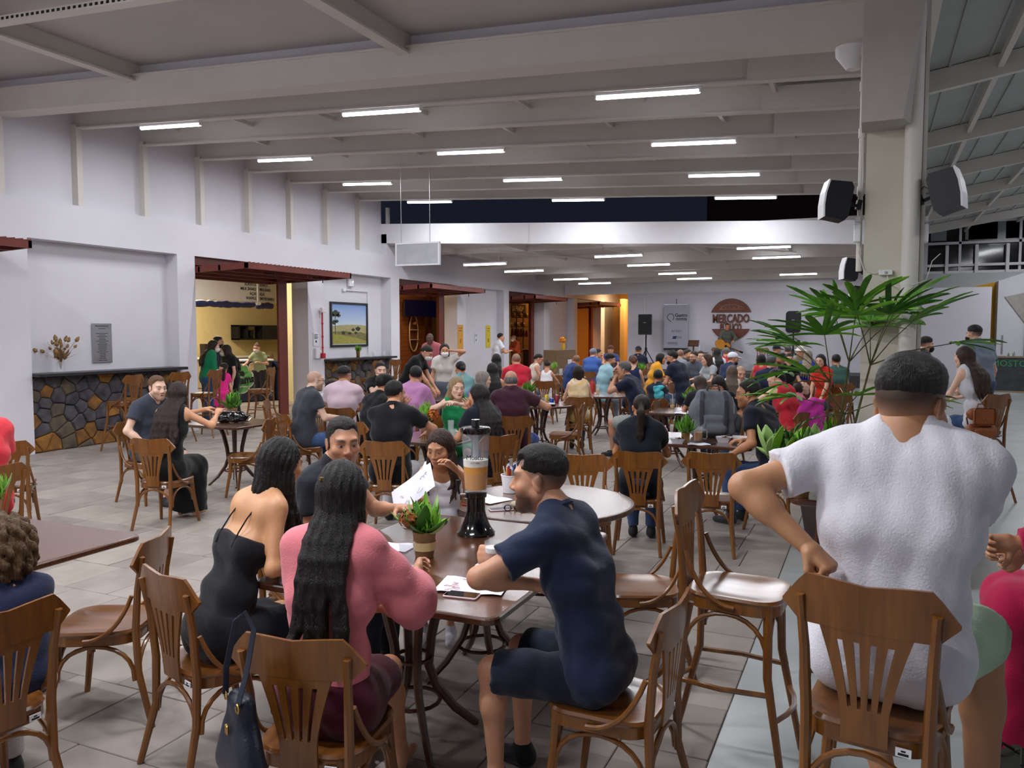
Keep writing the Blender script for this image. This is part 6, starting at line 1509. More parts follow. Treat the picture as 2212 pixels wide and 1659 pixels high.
# ------------------------------------------------------------------ jackets and bags on chairs
def drape(name, label, cat, q, w, h, d, c, seed, rz=0):
    t = thing(name, label, cat, (q[0], q[1], q[2]), rz); V, Q = surf([cone((-w / 2, 0, 0), (w / 2, 0, 0), .022, .022, k=.04), ell((0, d / 2, -h / 2), (w / 2 + .02, .035, h / 2 + .02), k=.05), cone((-w * .35, d, -h * .9), (w * .3, d, -h), .025, .025, k=.06)], .014, 0, folds(seed, .018, 60)); obj('cloth', fast_mesh('cloth', V, Q), cloth_mat(c), t); return t
drape('jacket', 'magenta jacket hung over the red dress woman chair', 'jacket', AT(1752, 866, 10.0), .3, .42, .03, 'b0308c', 5)
drape('towel', 'turquoise towel hung on the boy shoulder', 'towel', AT(1423, 838, 12.25), .12, .34, -.02, '4fb7c4', 6)
q = AT(2118, 905, 8.6); t = thing('rucksack', 'tan leather rucksack hanging from the bar stool', 'rucksack', (q[0], q[1], q[2] - .2), math.radians(20)); M_tan = mat('tan_leather', '8a4a22', .5, var=.15, scale=14, bump=.2, bscale=60)
V, Q = surf([cone((-.09, 0, .07), (.09, 0, .07), .075, .075, k=.05), cone((-.08, 0, .25), (.08, 0, .25), .065, .065, k=.05)], .013, 0, folds(7, .006, 30)); obj('bag_body', fast_mesh('bag_body', V, Q), M_tan, t)
MB().rbox(-.11, .11, -.095, -.07, .14, .32, .03).build('flap', M_tan, t); MB().rbox(-.10, .10, -.11, -.07, .01, .1, .02).build('pocket', M_tan, t)
MB().tube([(-.04, 0, .31), (-.03, 0, .36), (.03, 0, .36), (.04, 0, .31)], .008, 6).build('top_handle', M_tan, t)
for s in (-1, 1): MB().tube([(s * .07, .05, .30), (s * .1, .09, .2), (s * .08, .06, .03)], .014, 6, flat=.4).build('strap', M_tan, t)
MB().rev([(.008, 0), (.006, .006)], 10, M=TM((0, -.096, .17), rx=math.pi / 2)).build('stud', M_gold, t)
o = thing('purse', 'small black purse on the chair left of the column', 'purse', tuple(G(1808, 902, .47))); V, Q = surf([ell((0, 0, .05), (.1, .06, .05), k=.02)], .014, 0, folds(4, .012, 50)); obj('bag_body', fast_mesh('bag_body', V, Q), mat('black_patent', '0a0a0c', .1), o)
# flip-flops
for px, py, zc, lab, c in ((1962, 1592, 2.62, 'teal flip-flop under the left foot of the white t-shirt man', '1f5460'), (2180, 1652, 2.75, 'patterned dark flip-flop at the bottom right corner', '262a22')):
    q = AT(px, py, zc); t = thing('flip_flop', lab, 'sandal', tuple(q), math.radians(-20)); MB().loft([[(x_ * f, y_, zz) for x_, y_ in [(.045 * math.cos(a) * (1 - .15 * math.sin(a)), .13 * math.sin(a)) for a in np.linspace(0, 6.283, 17)[:-1]]] for f, zz in ((.96, 0), (1, .004), (1, .018), (.96, .02))], smooth=True).build('sole', mat('sole_' + c, c, .8, var=.3, scale=50), t)
    MB().tube([(-.04, -.02, .02), (-.03, .03, .055), (0, .07, .025), (.03, .03, .055), (.04, -.02, .02)], .006, 6).build('strap', mat('sole_' + c, c, .8), t)
# ------------------------------------------------------------------ palm beside the column
rp = random.Random(5)
pot = (.02, 8.55 - 1.15, 0)
palm = thing('palm', 'tall fan palm in dark round planter before the column', 'plant', (-.29, 7.22, 0))
MB().rev([(.16, 0), (.17, .01), (.24, .42), (.26, .56), (.28, .60), (.28, .64), (.245, .64), (.235, .56), (.01, .55)], 26).build('planter', M_pot, palm)
MB().rev([(.235, .585), (.005, .60)], 16).build('soil', M_soil, palm)
MB().rbox(-.05, .05, -.272, -.262, .585, .61, .004, M=TM(rz=-.2)).build('maker_plate', M_chrome, palm)
M_stem = mat('palm_stem', '5a5a32', .7, col2='3d3a22', scale=20); M_foil = mat('foil_wrap', 'c6c8cc', .2, metal=1.0, var=.2, scale=60, bump=.8, bscale=60)
canes = [((0, 0), (.12, -.05, 1.62)), ((-.07, .05), (-.02, .0, 1.45)), ((.06, -.03), (.28, -.12, 1.6)), ((.02, -.08), (.1, -.2, 1.2))]
tops = []
for (bx, by), tp in canes:
    MB().tube([(bx, by, .58), ((bx + tp[0]) / 2, (by + tp[1]) / 2, (tp[2] + .58) / 2), tp], [.013, .011, .008], 7).build('stem', M_stem, palm); tops.append(tp)
MB().tube([(.03, -.05, .6), (.04, -.06, .75), (.05, -.06, .86)], .024, 8).build('foil_wrap', M_foil, palm)
def blade(L, W):
    mb = MB(); rows = []; n = 7
    for i in range(n + 1):
        t = i / n; w_ = W * (min(1, t * 5 + .15) * (1 - max(0, (t - .75) / .25) ** 2 * .75)); droop = -.16 * L * t ** 2.2
        rows.append([(-w_ / 2, L * t, droop + .18 * w_), (0, L * t, droop), (w_ / 2, L * t, droop + .18 * w_), (w_ / 2, L * t, droop + .18 * w_ - .001), (0, L * t, droop - .002), (-w_ / 2, L * t, droop + .18 * w_ - .001)])
    mb.loft(rows, smooth=True); me = mb.mesh('leaflet'); me.materials.append(M_leaf[1]); return me
BL = [blade(.50, .055), blade(.42, .045), blade(.36, .06), blade(.32, .035)]
def frond(tip, petlen, az, el, nb, size, src):
    """petiole from a cane top out to a fan of blades"""
    c, s = math.cos(az), math.sin(az)
    d = Vector((c * math.cos(el), s * math.cos(el), math.sin(el)))
    a = Vector(src); b = a + d * petlen
    mid = a + d * petlen * .5 + Vector((0, 0, .05 * petlen))
    fr = MB().tube([tuple(a), tuple(mid), tuple(b)], [.006, .004, .0035], 6).build('frond', M_stem, palm)
    e2 = el - .35
    for k in range(nb):
        u = (k + .5) / nb * 2 - 1; an = u * 1.75 + rp.uniform(-.08, .08)
        M = Matrix.Translation(b) @ Euler((0, 0, az - math.pi / 2)).to_matrix().to_4x4() @ Euler((e2 + rp.uniform(-.12, .12), 0, 0)).to_matrix().to_4x4() @ Euler((0, rp.uniform(-.3, .3), an)).to_matrix().to_4x4() @ Euler((.12, 0, 0)).to_matrix().to_4x4() @ Matrix.Scale(size * rp.uniform(.85, 1.1) * (1 - .25 * abs(u)), 4)
        o = bpy.data.objects.new('leaflet', BL[rp.choice((0, 0, 1, 2, 3))]); COL.objects.link(o); o.parent = fr; o.matrix_local = M
        m = rp.choice((M_leaf[0], M_leaf[1], M_leaf[0], M_leaf[2])); o.material_slots[0].link = 'OBJECT'; o.material_slots[0].material = m
specs = [(0, .55, -1.4, .95, 9, 1.0), (0, .50, 2.2, 1.0, 8, 1.0), (0, .55, .2, .8, 9, 1.0), (2, .45, -.3, .85, 9, 1.05), (2, .5, -1.9, .9, 8, 1.0), (2, .5, .7, 1.1, 8, .95), (1, .5, 3.0, .8, 8, 1.0), (1, .45, -2.4, .75, 9, 1.0), (1, .35, 3.4, .2, 7, .95), (3, .4, -2.9, .35, 8, .95), (3, .42, -.2, .35, 8, 1.0), (3, .3, -1.2, .6, 6, .8), (1, .4, -2.7, -.05, 6, .85), (0, .5, 1.2, .6, 8, 1.0), (3, .25, 3.0, -.2, 5, .7), (2, .6, .0, .3, 8, 1.05), (0, .42, -2.2, 1.1, 10, .95), (2, .45, -.9, 1.1, 10, .95), (1, .5, -1.7, .9, 10, 1.05), (1, .55, 2.6, .55, 9, 1.0), (3, .5, -2.4, .75, 9, 1.05), (2, .55, 1.6, .7, 9, 1.0)]
for i, pl, az, el, nb, sz in specs: frond(None, pl, az, el, nb, sz, tops[i])
leaf_cluster(palm, (-.03, -.06, .95), 8, 'long', [M_leaf[1], M_leaf[0]], (.6, 1.3), (1.6, 2.4), 77, .03, 'young_leaf')

# ------------------------------------------------------------------ loudspeakers and emergency lights on the column
def wall_speaker(label, loc, rz, roll, pitch, s=1.0):
    t = thing('wall_speaker', label, 'loudspeaker', loc); t.rotation_euler = (pitch, roll, rz); t.scale = (s, s, s)
    pr = [(-.10, -.15), (-.118, -.05), (-.122, .05), (-.11, .15), (.06, .16), (.085, .12), (.085, -.12), (.06, -.16)]
    MB().prism(pr, -.10, .10).build('cabinet', mat('speaker_body', '17191e', .5, var=.1, scale=30), t)
    MB().prism([(-.112, -.158), (-.132, -.05), (-.136, .05), (-.122, .158), (-.11, .15), (-.122, .05), (-.118, -.05), (-.10, -.15)], -.102, .102).build('front_rim', M_white, t)
    MB().tube([(.085, 0, 0), (.14, 0, -.01), (.19, 0, 0)], .014, 8).build('bracket', M_black, t)
    MB().rbox(.15, .19, -.03, .03, -.04, .04, .006).build('swivel', M_black, t)
    MB().tube([(.085, .02, .05), (.12, .03, .09), (.16, .03, .06)], .004, 5).build('cable', M_black, t)
    return t
wall_speaker('black wall loudspeaker on the left of the column', tuple(PY(1810, 436, 7.62)), math.radians(16), math.radians(10), 0, 1.03)
wall_speaker('black wall loudspeaker on the right of the column', tuple(PY(2040, 416, 7.62)), math.radians(165), math.radians(14), 0, 1.08)
wall_speaker('small black loudspeaker on the far column', tuple(PY(1838, 583, 14.0)), math.radians(20), math.radians(10), 0, 1.1)
wall_speaker('smallest black loudspeaker at the far end of the column row', tuple(PY(1850, 633, 22.0)), math.radians(20), math.radians(10), 0, 1.1)
for px, lab in ((1852, 'white emergency light on the left of the column'), (1997, 'white emergency light on the right of the column')):
    q = PY(px, 502, 7.72); t = thing('emergency_light', lab, 'light', tuple(q)); MB().rbox(-.03, .03, -.05, .04, -.09, .07, .014).build('battery_case', M_white, t); MB().rbox(-.024, .024, -.045, .035, .085, .135, .01).build('lamp_head', M_white, t); MB().box(-.008, .008, -.01, .01, .065, .09).build('neck', M_white, t)

# ------------------------------------------------------------------ hanging sign panel
a, b = PX(857, 523, -7.6), PX(948, 572, -7.6)
yc = 13.0
a, b = PY(857, 526, yc), PY(949, 572, yc)
t = thing('hanging_panel', 'blank grey panel hung from the ceiling on chains', 'sign', ((a[0] + b[0]) / 2, yc, (a[2] + b[2]) / 2), math.radians(4)); w_, h_ = (b[0] - a[0]) / 2, (a[2] - b[2]) / 2
MB().box(-w_, w_, -.02, .02, -h_, h_).build('board', mat('blank_grey_sheet', 'a3a4aa', .35, col2='b9bac0', scale=3, metal=.3), t)
for u in ((-w_, -w_ + .03, -h_, h_), (w_ - .03, w_, -h_, h_), (-w_ + .03, w_ - .03, h_ - .03, h_), (-w_ + .03, w_ - .03, -h_, -h_ + .03)): MB().box(u[0], u[1], -.028, .028, u[2], u[3]).build('frame', M_white, t)
for x_ in (-w_ * .75, w_ * .55): MB().tube([(x_, 0, h_), (x_, 0, h_ + 1.5)], .006, 5).build('chain', M_chrome, t)

# ------------------------------------------------------------------ bar recess 1: plaque and dried flowers
xb = XW - .28
def wall_thing(name, label, cat, px, py, off=.012): q = PX(px, py, xb); return thing(name, label, cat, (xb + off, q[1], q[2]), math.radians(90))
t = wall_thing('plaque', 'brushed steel plaque with engraved lines on the white wall', 'plaque', 219, 741)
MB().rbox(-.19, .19, -.012, .0, -.33, .33, .004).build('plate', M_chrome, t)
text('INAUGURAÇÃO', .035, M_print, t, TM((0, -.014, .285), rx=math.pi / 2), .001); r5 = random.Random(8)
for k in range(20):
    if k in (1, 2): continue
    w_ = r5.uniform(.05, .12); z_ = .24 - k * .026; MB().box(-w_, w_, -.0145, -.012, z_ - .004, z_ + .004).build('engraved_line', M_print, t)
text('MAIO DE 2022', .026, M_print, t, TM((0, -.014, -.29), rx=math.pi / 2), .001)
for sx in (-.18, .18):
    for sz in (-.315, .315): MB().rev([(.008, 0), (.008, .012)], 8, M=TM((sx, -.012, sz), rx=math.pi / 2)).build('standoff', M_chrome, t)
q = PX(112, 800, XW - .1); t = thing('dried_flowers', 'bunch of dried brown flowers in glass vase on the stone bar ledge', 'dried flowers', (XW - .03, q[1] + .1, 1.226))
MB().rev([(.055, 0), (.06, .01), (.058, .16), (.05, .17), (.047, .17), (.05, .015), (.002, .012)], 16).build('vase', M_glass, t)
rd = random.Random(2)
for k in range(34):
    az_, el = rd.uniform(0, 6.28), rd.uniform(.45, 1.5); L = rd.uniform(.22, .42); d = Vector((math.cos(az_) * math.cos(el), math.sin(az_) * math.cos(el), math.sin(el))); p = Vector((0, 0, .05)); e = p + d * L + Vector((0, 0, .1))
    st = MB().tube([tuple(p), tuple(p + Vector((0, 0, .12)) + d * .05), tuple(e)], .0025, 4).build('stem', M_dry, t)
    if k % 2: MB().rev([(.004, -.02), (.026, .0), (.02, .035), (.004, .06)], 7, M=Matrix.Translation(e) @ d.to_track_quat('Z', 'Y').to_matrix().to_4x4() @ Matrix.Scale(rd.uniform(.8, 1.5), 4)).build('seed_head', M_dry, t)
leaf_cluster(t, (0, 0, .22), 26, 'oval', [M_dry, mat('dried_leaf', '8a6a48', .9)], (.1, 1.3), (1.0, 2.0), 6, .06, 'dry_leaf')
# ------------------------------------------------------------------ recess 2: framed landscape, alarm pipe, notices, glasses
a, b = PX(713, 654, xb), PX(791, 745, xb)
t = thing('framed_picture', 'framed landscape photograph with araucaria tree and hills', 'picture', (xb + .01, (a[1] + b[1]) / 2, (a[2] + b[2]) / 2), math.radians(90)); w_, h_ = abs(b[1] - a[1]) / 2, abs(a[2] - b[2]) / 2
sky = bpy.data.materials.new('print_sky'); sky.use_nodes = True; n_ = sky.node_tree; g_ = n_.nodes.new('ShaderNodeTexCoord'); sp = n_.nodes.new('ShaderNodeSeparateXYZ'); rmp = n_.nodes.new('ShaderNodeValToRGB'); mr = n_.nodes.new('ShaderNodeMapRange'); mr.inputs[1].default_value = -h_; mr.inputs[2].default_value = h_
n_.links.new(g_.outputs['Object'], sp.inputs[0]); n_.links.new(sp.outputs['Z'], mr.inputs[0]); n_.links.new(mr.outputs[0], rmp.inputs[0]); n_.links.new(rmp.outputs[0], n_.nodes['Principled BSDF'].inputs['Base Color'])
rmp.color_ramp.elements[0].color = (*srgb('c5d2df'), 1); rmp.color_ramp.elements[0].position = .45; rmp.color_ramp.elements[1].color = (*srgb('6f93cc'), 1); n_.nodes['Principled BSDF'].inputs['Roughness'].default_value = .25
MB().box(-w_, w_, -.012, 0, -h_, h_).build('print', sky, t)
for u in ((-w_ - .03, -w_ + .02, -h_ - .03, h_ + .03), (w_ - .02, w_ + .03, -h_ - .03, h_ + .03), (-w_ + .02, w_ - .02, h_ - .02, h_ + .03), (-w_ + .02, w_ - .02, -h_ - .03, -h_ + .02)): MB().box(u[0], u[1], -.035, 0, u[2], u[3]).build('frame', M_black, t)
def hill(pts, m, off, nm='printed_hill'): MB().prism([(x * w_, z * h_) for x, z in pts], -.0122 - off - .0006, -.0122 - off).build(nm, m, t)
hill([(-.97, -.9), (.97, -.9), (.97, -.05), (.5, -.0), (.1, .0), (-.4, -.02), (-.97, -.08)], mat('print_far_hill', '9a9160', .4, col2='b0a878', scale=18), .0)
hill([(-.97, -.93), (.97, -.93), (.97, -.45), (.6, -.36), (.2, -.42), (-.2, -.3), (-.97, -.35)], mat('print_bush', '5f5c34', .4, col2='8a824a', scale=30), .0006)
hill([(-.97, -.93), (.97, -.93), (.97, -.8), (.3, -.62), (-.4, -.5), (-.97, -.42)], mat('print_grass', '8c8a3a', .4, col2='a29c4a', scale=20), .0012)
M_pt = mat('print_tree', '20281c', .4, col2='343a22', scale=40)
hill([(-.80, -.5), (-.77, -.5), (-.77, .4), (-.80, .4)], M_pt, .0018, 'printed_tree')
for cx_, cz_, rx_, rz_ in ((-.85, .1, .12, .1), (-.7, .15, .1, .07), (-.76, .52, .22, .14), (-.6, .42, .12, .07), (-.9, .42, .08, .06), (.48, -.2, .15, .1), (.2, -.25, .1, .07), (-.35, -.4, .1, .08), (.0, -.42, .12, .06), (.35, -.4, .1, .06)):
    hill([(cx_ + rx_ * math.cos(a_) * (1 + .2 * math.sin(5 * a_)), cz_ + rz_ * math.sin(a_) * (1 + .2 * math.cos(4 * a_))) for a_ in np.linspace(0, 6.283, 15)[:-1]], M_pt, .002, 'printed_tree')
t = wall_thing('fire_alarm_pipe', 'red fire alarm pipe with call point and siren box', 'alarm', 694, 725, .03); t.location.x = XW + .07; q = PX(692, 770, XW); t.location.y = q[1]; t.location.z = 0
M_ared = mat('signal_red', 'b01c2c', .4)
MB().tube([(0, 0, 1.25), (0, 0, 2.35)], .018, 8).build('pipe', M_ared, t)
for z_ in (1.5, 1.75, 2.05): MB().rev([(.026, -.02), (.026, .02)], 8, M=Matrix.Translation((0, 0, z_))).build('coupling', M_ared, t)
MB().rbox(-.05, .05, -.05, .03, 1.25, 1.37, .01).build('call_point', M_ared, t); MB().rbox(-.06, .08, -.06, .03, 2.3, 2.42, .02).build('siren', mat('siren_white', 'd9cfd0', .5), t)
def notice(label, px, py, X, w, h, c, lines=4, fc=None, title=None):
    q = PX(px, py, X); t = thing('notice', label, 'notice', (X + .006, q[1], q[2]), math.radians(90)); MB().box(-w / 2, w / 2, -.006, 0, -h / 2, h / 2).build('sheet', mat('sheet_' + c, c, .6, var=.03), t)
    for k in range(lines): MB().box(-w * .34, w * (.34 - .1 * (k % 2)), -.0075, -.006, h * .36 - k * h * .1 - .008, h * .36 - k * h * .1 + .006).build('print_line', M_print, t)
    MB().box(-w * .12, w * .12, -.0075, -.006, -h * .25, -h * .08).build('pictogram', fc or M_print, t); return t
notice('white A4 notice with a pointing symbol on the pillar', 682, 733, XW, .2, .3, 'dfe0e6', 4)
notice('orange event poster on the far pillar', 994, 728, XW, .35, .75, 'd59a3a', 2, mat('poster_orange', 'b0642a', .6)); notice('yellow event poster on the far wall', 1054, 727, xb, .35, .75, 'd8c02a', 2, mat('poster_olive', '8a7a1a', .6))
notice('white notice sheet with black symbol on the far wall', 1028, 731, xb, .25, .32, 'd8d9e0', 2)
t = wall_thing('emergency_light', 'white emergency light above the landscape picture', 'light', 754, 607); MB().rbox(-.1, .1, -.07, 0, -.14, .06, .02).build('battery_case', M_white, t); MB().rbox(-.07, .07, -.06, 0, .07, .14, .02).build('lamp_head', M_white, t); MB().rev([(.02, 0), (.018, .006)], 10, M=TM((.05, -.07, -.02), rx=math.pi / 2)).build('indicator', mat('indicator', 'ffffff', .4, emit='ffffff', es=1.0), t)
t = wall_thing('cable_duct', 'white cable duct bent over the landscape picture', 'duct', 790, 632); MB().tube([(-.95, -.02, .02), (.05, -.02, .02), (.05, -.02, -1.55)], .018, 6).build('duct', M_white, t); MB().rbox(-1.02, -.94, -.05, 0, -.02, .06, .008).build('box', M_white, t)
t = thing('wall_socket', 'white double socket box on the pillar', 'socket', (XW + .03, PX(683, 768, XW)[1], 1.37), math.radians(90)); MB().rbox(-.07, .07, -.03, .03, -.12, .12, .015).build('box', M_white, t); MB().rev([(.03, 0), (.03, .03)], 12, M=TM((.09, 0, .05), rx=math.pi / 2)).build('dispenser', M_white, t)
pot_plant('small plant in brass pot on the second bar ledge', (XW - .02, PX(775, 770, XW)[1], 1.226), .16, .05, (('frond', 24), ('oval', 14)), None, 101, 1.0, joined=True, potm=mat('brass_pot', '8a6a3a', .4))
for i, px in enumerate((800, 808, 823, 832, 845)): tumbler('empty glass on the second bar ledge, %s from the left' % ('first', 'second', 'third', 'fourth', 'fifth')[i], (XW - .02, PX(px, 768, XW)[1], 1.226), .13, .04)

# ------------------------------------------------------------------ stage: logo, banner, speakers, guitar
yw = 31.2
def stage_pt(px, py, Y=yw): return PY(px, py, Y)
c = stage_pt(1579, 690); t = thing('wall_logo', 'round brown wooden MERCADO PÚBLICO wall logo', 'sign', (c[0], yw, c[2])); Rl = (stage_pt(1625, 690)[0] - stage_pt(1533, 690)[0]) / 2
M_logo = wood('logo_wood', '5a2a1c', '74402c', .6, .1, axis=0); M_logo2 = mat('logo_line', 'a8785a', .6)
up_ = [(Rl * math.cos(a_), Rl * math.sin(a_)) for a_ in np.linspace(math.radians(20), math.radians(160), 26)]; lo_ = [(Rl * math.cos(a_), Rl * math.sin(a_)) for a_ in np.linspace(math.radians(207), math.radians(333), 24)]
MB().prism(up_, -.06, 0).build('upper_segment', M_logo, t); MB().prism(lo_, -.06, 0).build('lower_segment', M_logo, t)
bl = [(-.55, .42), (-.3, .62), (.1, .66), (.3, .6), (.62, .5), (.62, .42), (-.55, .42)]
MB().tube([(x_ * Rl, -.064, z_ * Rl + .05) for x_, z_ in bl], .012, 5).build('building_line', M_logo2, t)
for k in range(5): MB().tube([((-.45 + k * .2) * Rl, -.064, .44 * Rl + .05), ((-.45 + k * .2) * Rl, -.064, .56 * Rl + .05)], .009, 5).build('building_line', M_logo2, t)
text('MERCADO', .44, M_logo, t, TM((0, -.03, .02), rx=math.pi / 2), .06, bold=.014, sx=.82 * Rl); text('PÚBLICO', .36, M_logo, t, TM((0, -.03, -.30), rx=math.pi / 2), .06, bold=.012, sx=.70 * Rl)
a, b = stage_pt(1435, 658, 30.9), stage_pt(1486, 752, 30.9)
t = thing('roll_up_banner', 'grey roll-up banner lettered Gastronomia', 'banner', ((a[0] + b[0]) / 2, 30.9, b[2])); w_, h_ = (b[0] - a[0]) / 2, a[2] - b[2]
MB().box(-w_, w_, -.008, 0, 0, h_).build('cloth', mat('banner_grey', '9b9ba6', .7, var=.02), t); MB().tube([(-w_, -.004, h_), (w_, -.004, h_)], .02, 6).build('top_rail', M_chrome, t); MB().rbox(-w_, w_, -.06, .04, -.08, .0, .02).build('base_case', M_black, t)
MB().tube([(0, .02, h_), (0, .02, h_ + .22)], .012, 6).build('pole', M_black, t); MB().box(-b[2] * 0 - .03, .03, -.02, .02, .4 - b[2], -.08).build('foot', M_black, t)
B_ = lambda u, v: (u * w_, -.012, v * h_)
text('Gastro', .19, M_print, t, TM(B_(.42, .75), rx=math.pi / 2), .002, bold=.004, sx=.9); text('nomia', .19, M_print, t, TM(B_(.44, .67), rx=math.pi / 2), .002, bold=.004, sx=.9); text('DE LAGES', .07, mat('banner_tan', 'b07a4a', .7), t, TM(B_(.45, .605), rx=math.pi / 2), .002, space=1.4)
MB().tube([(-.45 * w_ + .13 * math.cos(a_), -.012, .71 * h_ + .13 * math.sin(a_)) for a_ in np.linspace(-.9, 4.4, 16)] + [(-.42 * w_, -.012, .60 * h_)], .012, 5).build('balloon_logo', M_print, t)
text('ACILEU', .12, mat('banner_green', '4a5f4c', .7), t, TM(B_(.05, .39), rx=math.pi / 2), .002); text('CDL', .12, mat('banner_navy', '2a3558', .7), t, TM(B_(.25, .245), rx=math.pi / 2), .002); MB().hexa([(-.3 * w_, -.014, .21 * h_), (-.0 * w_, -.014, .21 * h_), (-.3 * w_, -.010, .21 * h_), (-.0 * w_, -.010, .21 * h_), (-.22 * w_, -.014, .275 * h_), (.08 * w_, -.014, .275 * h_), (-.22 * w_, -.010, .275 * h_), (.08 * w_, -.010, .275 * h_)]).build('cdl_mark', mat('banner_navy', '2a3558', .7), t)
text('SEBRAE', .12, mat('banner_navy', '2a3558', .7), t, TM(B_(-.25, .11), rx=math.pi / 2), .002)
for k in range(3): MB().box(-.9 * w_ * .2, .9 * w_ * (.2 + .1 * k), -.014, -.010, (.07 - .0 * k) * h_ + k * .2 * h_ * .0, (.075) * h_).build('fine_print', M_print, t) if k == 0 else None
def pa(label, lab2, px, py0, py1, round_):
    Y = 30.4; a = stage_pt(px, py0, Y); b = stage_pt(px, py1, Y); h_ = a[2] - b[2]; x_ = a[0]
    s = thing('speaker_stand', lab2, 'speaker stand', (x_, Y, .4)); zt = b[2] - .4
    MB().tube([(0, 0, .3), (0, 0, zt)], .028, 8).build('pole', M_black, s); MB().rev([(.05, .75), (.05, .85)], 10).build('collar', M_black, s)
    for k in range(3):
        an = k * 2.094 + .5; MB().tube([(0, 0, .8), (.45 * math.cos(an), .45 * math.sin(an), .015)], .018, 6).build('leg', M_black, s)
    t = thing('loudspeaker', label, 'loudspeaker', (x_, Y, b[2])); w_ = h_ * .33
    if round_:
        P = rrect(w_ * 2, h_, .12, 5); MB().loft([[(x * f, yy, z + h_ / 2) for x, z in P] for f, yy in ((.94, -.2), (1, -.17), (1, .02), (.7, .2))], smooth=True).build('cabinet', M_black, t)
    else: MB().hexa([(-w_, -.2, 0), (w_, -.2, 0), (-w_ * .7, .2, 0), (w_ * .7, .2, 0), (-w_, -.2, h_), (w_, -.2, h_), (-w_ * .7, .2, h_), (w_ * .7, .2, h_)]).build('cabinet', M_black, t)
    g = rrect(w_ * 1.84, h_ * .93, .06, 3); MB().loft([[(x, yy, z + h_ / 2) for x, z in g] for yy in (-.206, -.2)]).build('grille', mat('speaker_grille', '0f1013', .7, bump=.5, bscale=300), t); MB().box(-.05, .05, -.212, -.206, h_ * .58, h_ * .60).build('badge', M_chrome, t)
pa('square black loudspeaker left of the banner', 'black stand under the square loudspeaker', 1396, 679, 723, False); pa('rounded black loudspeaker right of the logo', 'black stand under the rounded loudspeaker', 1715, 672, 719, True)
q = PEOPLE[[p['d'] for p in PEOPLE].index('performer')]; rt = q['root']
t = thing('stage_stool', 'bar stool under the performer', 'stool', (rt[0], rt[1] + .02, .4), 0); MB().rev([(.17, .70), (.18, .71), (.18, .745), (.16, .755)], 18).build('seat', M_seat, t)
for k in range(4): an = k * math.pi / 2 + .78; MB().tube([(.12 * math.cos(an), .12 * math.sin(an), .71), (.2 * math.cos(an), .2 * math.sin(an), 0)], .016, 6).build('leg', M_chairD, t)
t = thing('guitar', 'acoustic guitar with golden top held by the performer', 'guitar', (rt[0] - .02, rt[1] - .30, 1.36)); t.rotation_euler = (.12, math.radians(20), math.radians(-6))
M_gt = mat('spruce_top', 'c98a2c', .3, col2='b87720', scale=4, stretch=(1, 1, 12), coat=.4)
out = [(-.14 + .19 * math.cos(a_) * (1 + .1 * math.cos(2 * a_)), .19 * math.sin(a_)) for a_ in np.linspace(.6, 5.68, 18)] + [(.12 + .14 * math.cos(a_), .145 * math.sin(a_)) for a_ in np.linspace(-2.0, 2.0, 12)]
MB().prism(out, -.05, .05).build('body', mat('guitar_side', '6a3a18', .3), t); MB().prism([(x_ * .97, z_ * .97) for x_, z_ in out], -.053, -.05).build('top', M_gt, t); MB().rev([(.05, 0), (.05, .003)], 16, M=TM((.08, -.053, 0), rx=math.pi / 2)).build('sound_hole', M_dark, t)
MB().box(.12, .62, -.065, -.045, -.025, .025).build('neck', mat('guitar_side', '6a3a18', .3), t); MB().box(.62, .75, -.06, -.045, -.035, .035).build('headstock', M_dark, t)
q = stage_pt(1498, 745, 30.3); t = thing('music_stand', 'brown wooden music stand on the stage', 'music stand', (q[0], 30.3, .4), 0); MB().tube([(0, 0, 0), (0, 0, .95)], .03, 6).build('post', M_chairD, t); MB().box(-.2, .2, -.02, .02, -.12, .14, M=TM((0, 0, 1.02), rx=-.6)).build('desk', M_chairD, t); MB().box(-.2, .2, -.15, .15, 0, .04).build('foot', M_chairD, t)
q = stage_pt(1514, 752, 30.2); t = thing('side_table', 'small dark table with water bottle beside the performer', 'table', (q[0], 30.2, .4)); MB().box(-.25, .25, -.2, .2, .66, .7).build('top', M_chairD, t)
for sx in (-.2, .2):
    for sy in (-.15, .15): MB().box(sx - .02, sx + .02, sy - .02, sy + .02, 0, .66).build('leg', M_chairD, t)
tumbler('clear water bottle on the stage table', (q[0] - .05, 30.2, 1.101), .26, .035, taper=1.0, name='bottle', cat='bottle')

# ------------------------------------------------------------------ ice cream shop behind opening 1
M_yw = mat('shop_yellow_wall', 'e0cf9c', .8, var=.03)
o = MB(); o.box(-21.2, -21, 10.5, 26.5, 0, 4); o.box(-21, XW - .45, 10.5, 10.7, 0, 4); o.box(-21, -17.4, 26.5, 26.7, 0, 4); o.box(-17.6, -17.4, 22.2, 26.5, 0, 4); o.box(-17.4, -14.0, 22.0, 22.2, 0, 4); o.box(-14.2, -14.0, 17.3, 22.0, 0, 4); o.box(-14.2, XW - .45, 17.1, 17.3, 0, 4); struct('wall_left.001', o, M_yw, label='warm yellow walls of the ice cream shop')
o = MB(); o.box(-21, -17.5, 10.6, 26.5, 3.95, 4.05); o.box(-17.5, -14.1, 10.6, 22.1, 3.95, 4.05); o.box(-14.1, XW - .45, 10.6, 17.2, 3.95, 4.05); o.build('ceiling.004', M_white)['kind'] = 'structure'
def sp(px, py, X): return PX(px, py, X)
Xs = -17.6
a, m_, b = sp(424, 600, Xs), sp(556, 606, Xs), sp(606, 608, Xs); zl = sp(556, 652, Xs)[2]
t = thing('shop_sign', 'white shop sign listing SORVETE MILK SHAKE AÇAÍ WAFFLE', 'sign', (Xs, m_[1], zl), math.radians(90))
